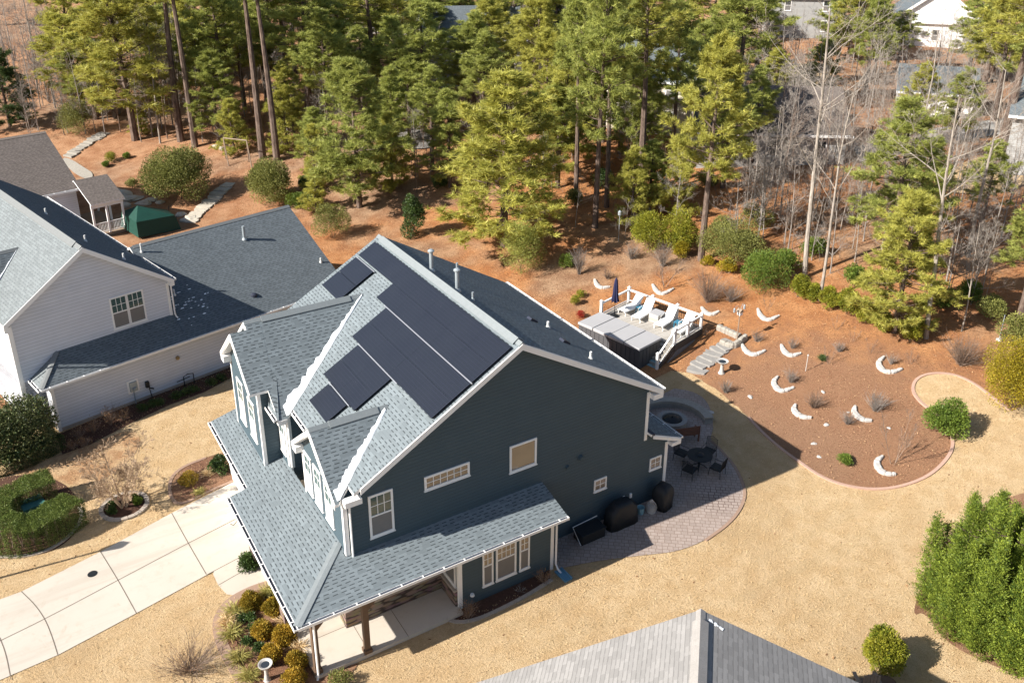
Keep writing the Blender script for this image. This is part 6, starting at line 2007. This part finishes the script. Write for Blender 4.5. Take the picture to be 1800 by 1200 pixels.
GR = 'round rust-green shrubs of the front bed'
for (x, y, lab) in [(441, 1068, 'round rust-green shrub nearest the walkway'), (483, 1078, 'round rust-green shrub beside the eave, second from the walkway'), (462, 1118, 'round rust-green shrub in the middle of the front bed'), (500, 1128, 'round rust-green shrub by the porch edge behind dry grass'),
                    (478, 1164, 'round rust-green shrub just behind the white birdbath'), (521, 1176, 'round rust-green shrub beside the corner porch downspout'), (517, 1205, 'round rust-green shrub cut by the bottom edge')]:
    shrub(x, y, 19, y-30, 'leaf_rust', lab, 2600, .055, group=GR, lumps=12, R=.46, Hh=.70)
GG = 'yellow-green grass clumps of the front bed'
def grass(bx, by, R, Hh, mat, label, n=220, group=None, name='grass_clump'):
    p = gp(bx, by); rng = np.random.default_rng(int(bx*3+by))
    a = rng.random(n)*6.283; el = rng.uniform(.35, 1.35, n)
    D_ = np.stack([np.cos(a)*np.cos(el), np.sin(a)*np.cos(el), np.sin(el)], 1)
    P0_ = np.stack([rng.normal(0, R*.15, n), rng.normal(0, R*.15, n), np.zeros(n)], 1)
    L = Hh*rng.uniform(.6, 1.1, n)
    mid = P0_+D_*L[:, None]*.6; D2 = unit(D_*[1, 1, .15]+np.array([0, 0, -.05]))
    V = np.concatenate([blades(rng, P0_, D_, L*.7, .028, True), blades(rng, mid, D2, L*.5, .024, True)])
    me = tris_mesh('blades', V, 4, M[mat], np.tile(rng.random(n), 2))
    o = link(name, me, None, p)
    return obj_props(o, label, 'grass', group)
for (x, y, lab) in [(411, 1080, 'yellow-green grass clump near the bed edging, close to the walkway'), (408, 1118, 'yellow-green grass clump midway along the curved edging'), (420, 1160, 'brightest yellow-green grass clump beside the birdbath'), (438, 1192, 'yellow-green grass clump at the bottom of the front bed'), (470, 1046, 'yellow-green grass clump against the walkway end')]:
    grass(x, y, .5, .62, 'leaf_ygrass', lab, 240, GG)
for (x, y, lab) in [(500, 1100, 'straw-coloured dry grass clump between two round shrubs by the eave'), (526, 1145, 'straw-coloured dry grass clump beside the porch slab'), (400, 1098, 'pale dry grass clump at the bed edging')]:
    grass(x, y, .5, .55, 'leaf_straw', lab, 260, 'dry grass clumps of the front bed')
for (x, y) in [(440, 1090), (436, 1130), (455, 1142), (425, 1092), (470, 1150), (447, 1108)]:
    shrub(x, y, 9, y-12, 'leaf_dark', 'low dark evergreen plant among the round shrubs of the front bed', 260, .06, group='low dark plants of the front bed', R=.28, Hh=.3, name='low_plant')
shrub(600, 1205, 20, 1170, 'leaf_olive', 'sparse olive plant at the bottom edge below the porch', 500, .06, R=.5, Hh=.6)
twiggy(335, 1180, 50, 1120, 'large leafless twiggy shrub on the lawn at the bottom edge left of the bed', 90, 'twig', leaves=500, R=1.6, Hh=1.0)
twiggy(822, 1085, 14, 1040, 'brown twiggy shrub at the near end of the side bed', 40, 'twig', leaves=140, R=.5, Hh=.8)
twiggy(955, 1024, 12, 995, 'brown twiggy shrub by the side room downspout', 34, 'twig', leaves=140, R=.45, Hh=.7)
twiggy(915, 1040, 9, 1018, 'tiny grey twiggy plant in the middle of the dark side bed', 20, 'twig_grey', R=.3, Hh=.35)
shrub(436, 996, 16, 968, 'leaf_dark', 'dark spiky evergreen in the small round bed beside the walkway', 900, .08, R=.5, Hh=.6)
twiggy(340, 850, 10, 822, 'small twiggy rust shrub in the bed by the garage corner', 40, 'twig', leaves=260, lm='leaf_rust', R=.5, Hh=.6)
shrub(332, 850, 14, 825, 'leaf_rust', 'rounded bronze shrub in the bed by the garage corner', 800, .06, R=.48, Hh=.6)
shrub(388, 830, 14, 795, 'leaf_dark', 'dark evergreen against the garage corner', 900, .08, R=.5, Hh=.9)
grass(350, 868, .4, .4, 'leaf_ygrass', 'yellow-green grass clump in the bed by the garage corner', 160)
grass(365, 835, .4, .4, 'leaf_straw', 'dry grass clump in the bed by the garage corner', 160)
shrub(28, 800, 78, 705, 'leaf_pink', 'large green and bronze evergreen at the left edge before the white house', 8000, .11, lumps=18)
def hedge(path, w, h, mat, label, n, ls, seed, name='clipped_hedge'):
    rng = np.random.default_rng(seed)
    p = chaikin(path, 2, False); L = np.concatenate([[0], np.cumsum(np.linalg.norm(np.diff(p, axis=0), axis=1))])
    T = thing(name, (p[len(p)//2][0], p[len(p)//2][1], G0), label, 'hedge')
    s = rng.uniform(-.2, L[-1]+.2, n); sc = np.clip(s, 0, L[-1])
    c = np.stack([np.interp(sc, L, p[:, 0]), np.interp(sc, L, p[:, 1])], 1)
    c2 = np.stack([np.interp(np.clip(sc+.05, 0, L[-1]+.0), L, p[:, 0]), np.interp(np.clip(sc+.05, 0, L[-1]), L, p[:, 1])], 1)
    d = c2-c; bad = np.linalg.norm(d, axis=1) < 1e-4; d[bad] = p[-1]-p[-2]; d = unit(d); nn = np.stack([-d[:, 1], d[:, 0]], 1)
    face = rng.random(n); a = rng.uniform(-1, 1, n); b = rng.uniform(0, 1, n)
    top = face < .42
    lat = np.where(top, a, np.sign(a)*(1-.12*rng.random(n)**2)); hz = np.where(top, 1-.1*rng.random(n)**2, b)
    wob = 1+.035*np.sin(s*3.1)+.025*np.sin(s*7.7+1)
    P = np.zeros((n, 3)); P[:, :2] = c+nn*(lat*w/2*wob)[:, None]+d*(s-sc)[:, None]; P[:, 2] = hz*h*wob+G0
    out = np.zeros((n, 3)); out[:, :2] = nn*np.where(top, 0, np.sign(a))[:, None]; out[:, 2] = np.where(top, 1, .25)
    D_ = unit(out+rng.normal(0, .5, (n, 3)))
    l = ls*rng.uniform(.7, 1.3, n)
    V = blades(rng, P+rng.normal(0, .03, (n, 3)), D_, l, l*.55, True)-np.array([p[len(p)//2][0], p[len(p)//2][1], G0])
    link('foliage', tris_mesh('foliage', V, 4, M[mat], np.clip(rng.normal(.45, .25, n), 0, 1)), T)
    mb = MB()
    for k in range(int(L[-1]/.5)):
        q = np.array([np.interp(k*.5, L, p[:, 0]), np.interp(k*.5, L, p[:, 1]), G0])
        for j in range(3): mb.tube([q, q+[rng.normal(0, .1), rng.normal(0, .1), h*.7]], [.02, .008], 4, cap=False)
    mb.build('stems', M['twig'], T)
    return T
hp = [on_plane_z(x, y, .62)[:2] for x, y in [(84, 842), (50, 854), (12, 868), (-14, 895), (0, 925), (46, 925), (92, 902), (124, 880)]]
hedge(hp, 1.3, 1.38, 'leaf_hedge', 'clipped U-shaped hedge wrapped around the green utility box', 95000, .052, 5)
hp = [on_plane_z(x, y, -.2)[:2] for x, y in [(-30, 822), (10, 815), (50, 800), (98, 775)]]
hedge(hp, 1.15, .85, 'leaf_dark', 'low dark hedge in front of the white neighbour house', 24000, .06, 6)
GTW = 'dry twiggy shrubs along the neighbour wall'
for i, (x, y, r_, h_) in enumerate([(140, 772, .5, .8), (165, 762, .6, 1.0), (195, 748, .6, 1.3), (218, 740, .5, 1.0), (150, 785, .5, .6), (128, 790, .4, .6)]):
    twiggy(x, y, 20, y-50, 'dry brown twiggy shrub against the neighbour wall', 34, 'twig', GTW, 220, R=r_, Hh=h_)
for i, (x, y) in enumerate([(250, 722), (280, 712), (310, 700), (340, 690), (372, 676), (268, 715), (326, 694), (390, 668)]):
    shrub(x, y, 8, y-14, 'leaf_dark', 'low dark plant at the foot of the shaded neighbour wall', 240, .06, group='low plants along the neighbour wall', R=.35, Hh=.4, name='low_plant')
for i in range(26):
    bx = rngT.uniform(0, 330) if i < 18 else rngT.uniform(380, 560); by = rngT.uniform(95, 215) if i < 18 else rngT.uniform(200, 265)
    p = gp(bx, by)
    twiggy(bx, by, 20, by-40, 'young tree still holding dry brown leaves on the far left slope', 16, 'twig_grey', 'brown-leaved young trees on the far left slope', 420, R=1.5, Hh=rngT.uniform(2.2, 4.2), r=.03)
# crape myrtle in its ring
cm = bare_proto(31, 4.4, .30, .8, M['bark_tan'], .055, 3, multi=6, dens=1.5, upright=.3, rmin=.008, lean=.5)
place(cm, 'crape_myrtle', (tr_c[0]-.1, tr_c[1], G0), 1.0, 1.0, .6, 'bare multi-stem tan tree in the ring of grey blocks', 'tree')
for i, (dx, dy, k_) in enumerate([(.45, .3, 'leaf_mid'), (-.45, .35, 'leaf_dark'), (.6, -.1, 'leaf_mid'), (-.6, -.2, 'leaf_dark')]):
    shrub(0, 0, 0, 0, k_, 'tuft of green blades inside the ring of grey blocks', 200, .12, world=(tr_c[0]+dx, tr_c[1]+dy, G0), R=.2, Hh=.25, seed=300+i, group='tufts inside the tree ring', name='low_plant', up=1.0, lw=.25)
# garden and slope shrubs
shrub(1661, 762, 36, 704, 'leaf_mid', 'glossy rounded green shrub on the edge of the garden bed at the right', 3600, .085, lumps=14)
shrub(1776, 716, 62, 598, 'leaf_gold', 'huge golden-yellow rounded hedge at the right edge', 9000, .075, lumps=20)
shrub(1483, 812, 16, 793, 'leaf_mid', 'low pale green tuft near the tip of the garden bed', 700, .06, R=.45, Hh=.4)
shrub(1345, 508, 44, 440, 'leaf_mid', 'big mid-green bush right of the dark evergreen thicket', 5200, .08, lumps=16)
shrub(1285, 462, 62, 388, 'leaf_olive', 'wide dark olive bush behind the twiggy slope shrub', 6500, .08, lumps=18)
shrub(1140, 438, 34, 372, 'leaf_lime', 'lime-green bush left of the slim pine trunk', 3800, .09, lumps=14)
shrub(1190, 440, 34, 362, 'leaf_lime', 'tall lime-green bush touching the slim pine trunk', 4200, .09, lumps=14)
shrub(1196, 452, 18, 425, 'leaf_gold', 'small golden shrub at the foot of the lime-green bushes', 1400, .08)
shrub(1243, 466, 12, 450, 'leaf_gold', 'tiny golden shrub right of the slim pine foot', 700, .07)
shrub(1278, 480, 18, 455, 'leaf_gold', 'golden shrub below the wide olive bush', 1300, .08)
GA = 'yellow-green azaleas along the top of the bed'
for (x, y, hw_, tp, lab) in [(1402, 522, 20, 482, 'yellow-green azalea left of the tall white trunk'), (1425, 528, 16, 496, 'yellow-green azalea between the two white trunks'), (1455, 540, 18, 505, 'yellow-green azalea just right of the leaning white trunk'), (1488, 552, 22, 508, 'largest yellow-green azalea of the row'),
                             (1520, 566, 18, 530, 'yellow-green azalea left of the young pine foot'), (1548, 580, 20, 545, 'yellow-green azalea touching the young pine foot'), (1598, 598, 24, 552, 'yellow-green azalea between the young pine and the thick bare trunk')]:
    shrub(x, y, hw_, tp, 'leaf_lime', lab, 2000, .085, group=GA, lumps=10)
shrub(728, 420, 28, 325, 'leaf_dark', 'dark glossy conical evergreen beyond the roof corner', 3800, .10, lumps=16, cone=.6, name='evergreen_shrub')
shrub(585, 418, 34, 356, 'leaf_olive', 'olive bush in the shade beyond the low neighbour roof', 3200, .08)
shrub(520, 368, 20, 338, 'leaf_mid', 'small green bush behind the low neighbour roof, left of the dense pine', 1600, .08)
shrub(545, 362, 16, 335, 'leaf_dark', 'small dark bush beside the dense pine foot', 1300, .08)
shrub(915, 480, 42, 390, 'pine_g', 'soft green young pine bush right of the broad pine', 4200, .16, lw=.14, name='young_pine', cat='tree')
shrub(1012, 536, 11, 520, 'leaf_lime', 'little yellow-green shrub on the slope left of the deck', 500, .06)
shrub(1022, 522, 9, 509, 'leaf_lime', 'smaller yellow-green shrub above its twin on the slope left of the deck', 400, .06)
shrub(1021, 558, 8, 546, 'leaf_red', 'tiny bright red shrub beside the spa', 420, .05)
shrub(995, 470, 14, 445, 'leaf_mid', 'small green shrub at the wood edge beside a twiggy one', 900, .07)
shrub(318, 350, 60, 256, 'leaf_olive', 'very large olive bush on the slope beyond the green canopy', 13000, .12, lumps=22)
shrub(480, 356, 42, 280, 'leaf_olive', 'large olive bush below the swing frame', 8000, .12, lumps=18)
shrub(138, 236, 34, 178, 'leaf_olive', 'dusky olive bush at the top of the far left steps', 3600, .10, lumps=14)
for (x, y, r_, lab, mt) in [(196, 284, 12, 'small green mound on the far left leaf slope', 'leaf_lime'), (223, 278, 7, 'tiny green mound right of a larger one on the far left slope', 'leaf_mid'), (187, 293, 7, 'tiny dark mound left of a larger one on the far left slope', 'leaf_mid'), (233, 330, 12, 'small grey-green bush above the green canopy', 'leaf_olive')]:
    shrub(x, y, r_, y-r_*1.4, mt, lab, 700, .08)
GB = 'low evergreen bushes under the pines'
for (x, y, hw_) in [(1010, 360, 18), (1060, 330, 22), (1125, 420, 16), (1330, 400, 30), (1380, 480, 26), (1430, 450, 22), (1500, 500, 22), (1660, 540, 22), (1740, 560, 26), (1780, 600, 30), (1700, 530, 24), (1270, 420, 26), (1240, 330, 20), (690, 300, 16), (540, 330, 14), (770, 330, 16), (1310, 440, 24)]:
    shrub(x, y, hw_, y-hw_*1.5, rngT.choice(['leaf_olive', 'leaf_dark', 'leaf_mid']), 'low evergreen bush in the shade of the trees at the back', 1300, .10, group=GB)
GT = 'leafless twiggy shrubs of the garden'
for (x, y, hw_, tp, n_, lab) in [(1245, 530, 44, 480, 150, 'widest leafless shrub on the slope behind the deck'), (1285, 530, 22, 500, 60, 'red-brown leafless shrub at the right side of the widest one'), (1018, 482, 16, 430, 60, 'grey leafless shrub at the wood edge left of the parasol'), (1110, 455, 18, 428, 80, 'low pinkish leafless mound behind the deck'),
                                (1068, 490, 14, 470, 40, 'dark leafless shrub behind the crescent by the parasol'), (1688, 640, 42, 590, 150, 'wide leafless shrub left of the golden hedge'), (1538, 722, 26, 690, 70, 'spreading leafless shrub behind a crescent, mid bed'), (1390, 672, 18, 648, 44, 'leafless shrub beside the white stake'),
                                (1430, 716, 22, 690, 60, 'faint leafless shrub above the lowest left crescent'), (1330, 600, 14, 580, 36, 'leafless shrub beside the retaining wall'), (1392, 612, 12, 590, 30, 'leafless shrub rising from the crescent left of the stake'), (1490, 745, 18, 722, 44, 'brown leafless shrub left of the spreading one'),
                                (1275, 690, 14, 665, 44, 'grey leafless plant at the foot of the stone birdbath'), (1475, 618, 14, 600, 50, 'grey dried flower clump in the upper bed'), (1566, 640, 14, 620, 30, 'leafless shrub above the largest crescent'), (1165, 468, 22, 420, 60, 'leafless shrub in front of the lime-green bushes'), (1240, 590, 8, 575, 16, 'tiny leafless shrub by the deck corner')]:
    twiggy(x, y, hw_, tp, lab, n_, rngT.choice(['twig', 'twig_grey']), GT, n_*2)
sap = bare_proto(41, 3.2, .2, .4, M['twig'], .022, 2, multi=3, dens=1.0, upright=.6)
p = gp(1572, 815); place(sap, 'sapling', p, .9, height_to(p, 700)/3.2, .5, 'lone leafless sapling beside the crescent at the tip of the bed', 'tree')
p = gp(1169, 503); place(sap, 'sapling', p, 1.3, height_to(p, 440)/3.2, 1.7, 'small leafless tree just behind the deck railing', 'tree')
for i, (x, y, tp) in enumerate([(1350, 545, 515), (1500, 600, 570), (1530, 620, 590), (1470, 580, 550), (1455, 640, 600), (1600, 640, 610)]):
    p = gp(x, y); place(sap, 'sapling', p, .4, height_to(p, tp)/3.2, i, 'thin leafless whip standing in the garden bed', 'tree', 'thin whips in the garden bed')
shrub(1548, 1176, 36, 1106, 'leaf_lime', 'yellow-green bushy shrub alone on the lawn near the bottom edge', 5200, .075, lumps=16)
shrub(1446, 632, 8, 622, 'pine_d', 'tiny dark spiky plant beside the white stake', 200, .10, lw=.2, R=.3, Hh=.25, name='low_plant')


# ------------------------------------------------------------------ cypress screen at the lower right
def cypress_proto(seed, H, R, nsp=3600, nb=22):
    rng = np.random.default_rng(seed)
    # a main plume and side plumes, each a narrow cone of sprays
    pl = [(0, 0, H, R*.62)]
    for k in range(9):
        a_ = 6.283*k/9+rng.normal(0, .2); rr_ = R*rng.uniform(.42, .72)
        pl.append((rr_*math.cos(a_), rr_*math.sin(a_), H*rng.uniform(.45, .86), R*rng.uniform(.36, .5)))
    pl = np.array(pl); w_ = pl[:, 2]*pl[:, 3]; idx = rng.choice(len(pl), nsp, p=w_/w_.sum()); q = pl[idx]
    f = rng.random(nsp)**1.05; a = rng.random(nsp)*6.283
    r = q[:, 3]*np.clip(1-f, 0, 1)**.9*rng.uniform(.7, 1.1, nsp)*np.clip(.5+f*3, 0, 1)
    lean = 1+.25*f
    r = np.where(rng.random(nsp) < .07, r*rng.uniform(1.1, 1.35, nsp), r)
    P = np.stack([q[:, 0]*lean+r*np.cos(a), q[:, 1]*lean+r*np.sin(a), f*q[:, 2]+.1], 1)
    out = np.stack([np.cos(a), np.sin(a), np.full(nsp, 1.25)], 1)
    A = unit(out+rng.normal(0, .22, (nsp, 3)))
    tint = np.clip(rng.normal(.5, .24, nsp), 0, 1)
    AA = unit(np.repeat(A, nb, 0)+rng.normal(0, .42, (nsp*nb, 3)))
    s = rng.uniform(-.22, .22, (nsp*nb, 1))
    PP = np.repeat(P, nb, 0)+np.repeat(A, nb, 0)*s+rng.normal(0, .055, (nsp*nb, 3))
    L = rng.uniform(.05, .12, nsp*nb)
    V = blades(rng, PP, AA, L, L*.34, True)
    me = tris_mesh('foliage', V, 4, M['cypress'], np.clip(np.repeat(tint, nb)+rng.normal(0, .12, nsp*nb), 0, 1))
    mb = MB(); mb.tube([(0, 0, -.2), (0, 0, H*.9)], [.12, .02], 8)
    for k in range(40):
        zz = H*rng.uniform(.1, .85); aa = rng.random()*6.28; rr = R*(1-zz/H)**.62*.8
        mb.tube([(0, 0, zz), (rr*math.cos(aa), rr*math.sin(aa), zz+rr*.8)], [.03, .008], 4, cap=False)
    w = mb.build('trunk', M['bark_pine']); wm = w.data; bpy.data.objects.remove(w)
    return dict(H=H, R=R, parts=[('trunk', wm), ('foliage', me)])
CY = [cypress_proto(51, 6.5, 1.55), cypress_proto(52, 6.0, 1.6)]
cyp = [(1672, 1075, 890, 'leftmost feathery cypress of the screen at the lower right'), (1712, 1108, 898, 'feathery cypress second from the left in the lower right screen'), (1722, 1035, 870, 'feathery cypress at the back of the lower right screen, behind its middle'),
       (1762, 1142, 900, 'feathery cypress in the front middle of the lower right screen'), (1790, 1070, 862, 'feathery cypress at the back right of the lower right screen'), (1812, 1165, 900, 'feathery cypress cut by the right edge, nearest the bottom'), (1840, 1110, 860, 'feathery cypress mostly beyond the right edge')]
for i, (x, y, tp, lab) in enumerate(cyp):
    p = gp(x, y); h_ = height_to(p, tp); c_ = CY[i % 2]
    place(c_, 'cypress_tree', p, 1.0+.12*rngT.random(), h_/c_['H'], rngT.random()*6, lab, 'tree', 'cypress screen at the lower right')

# ------------------------------------------------------------------ ground litter (countless)
def scatter_ground(name, mat, n, xr, yr, keep, size, seed, label, cat, vert=False, lw=.6):
    rng = np.random.default_rng(seed)
    x = rng.uniform(*xr, n); y = rng.uniform(*yr, n)
    k = keep(x, y); x, y = x[k], y[k]; n = len(x)
    P = np.stack([x, y, hgt(x, y)+.05], 1)
    if vert:
        D_ = unit(np.stack([rng.normal(0, .6, n), rng.normal(0, .6, n), np.full(n, .8)], 1))
    else:
        D_ = unit(np.stack([rng.normal(0, 1, n), rng.normal(0, 1, n), rng.normal(.1, .35, n)], 1))
    L = size*rng.uniform(.6, 1.4, n)
    V = blades(rng, P, D_, L, L*lw, True)
    o = link(name, tris_mesh(name, V, 4, M[mat], rng.random(n)))
    return obj_props(o, label, cat, None, 'stuff')
LP = np.array(lawn_poly); PT = np.array(pt); DRV = np.array(drive); WK = np.array([tuple(q) for q in walk]); FBP = np.array(front_bed)
def on_lawn(x, y):
    k = inside(LP, x, y) & ~inside(PT, x, y) & ~inside(DRV, x, y) & ~inside(WK, x, y) & ~inside(FBP, x, y)
    k &= ~((x > -2.3) & (x < 16.2) & (y > -1.9) & (y < 13.3))
    k &= np.hypot(x-tr_c[0], y-tr_c[1]) > 1.1
    return k
scatter_ground('dry_grass', 'leaf_straw', 150000, (-20, 42), (-22, 26), on_lawn, .075, 5, 'short dry straw-coloured grass of the lawns', 'grass', True, .28)
scatter_ground('lawn_leaves', 'brown_leaf', 1600, (-14, 40), (-20, 24), on_lawn, .10, 9, 'brown leaves and pine cones blown thinly over the lawns', 'leaves')
def on_hill(x, y): return (foot_dist(x, y) > -2.5) & ~inside(LP, x, y) & ~inside(PT, x, y)
scatter_ground('leaf_litter', 'litter', 130000, (10, 62), (-12, 75), on_hill, .065, 6, 'fallen leaves scattered over the slope and garden bed', 'leaves')
def in_wood(x, y): return (foot_dist(x, y) > 12) & (y > 8)
rng = np.random.default_rng(15)
n = 900; x = rng.uniform(28, 75, n); y = rng.uniform(6, 60, n); k = in_wood(x, y); x, y = x[k], y[k]
mb = MB()
for i in range(len(x)):
    z = float(hgt(x[i], y[i])); h_ = rng.uniform(.5, 2.2); q = np.array([x[i], y[i], z-.05])
    pts = branch_path(rng, q, (rng.normal(0, .3), rng.normal(0, .3), 1), h_, 3, 0, .3); mb.tube(pts, [.018, .013, .009, .004], 3, cap=False)
    for j in range(4):
        b_ = pts[rng.integers(1, 4)]; mb.tube([b_, b_+rng.normal(0, .25, 3)*h_*.8+np.array([0, 0, .2*h_])], [.008, .003], 3, cap=False)
o = mb.build('underbrush', M['twig_grey']); obj_props(o, 'tangled leafless underbrush between the trunks of the wood', 'brush', None, 'stuff')
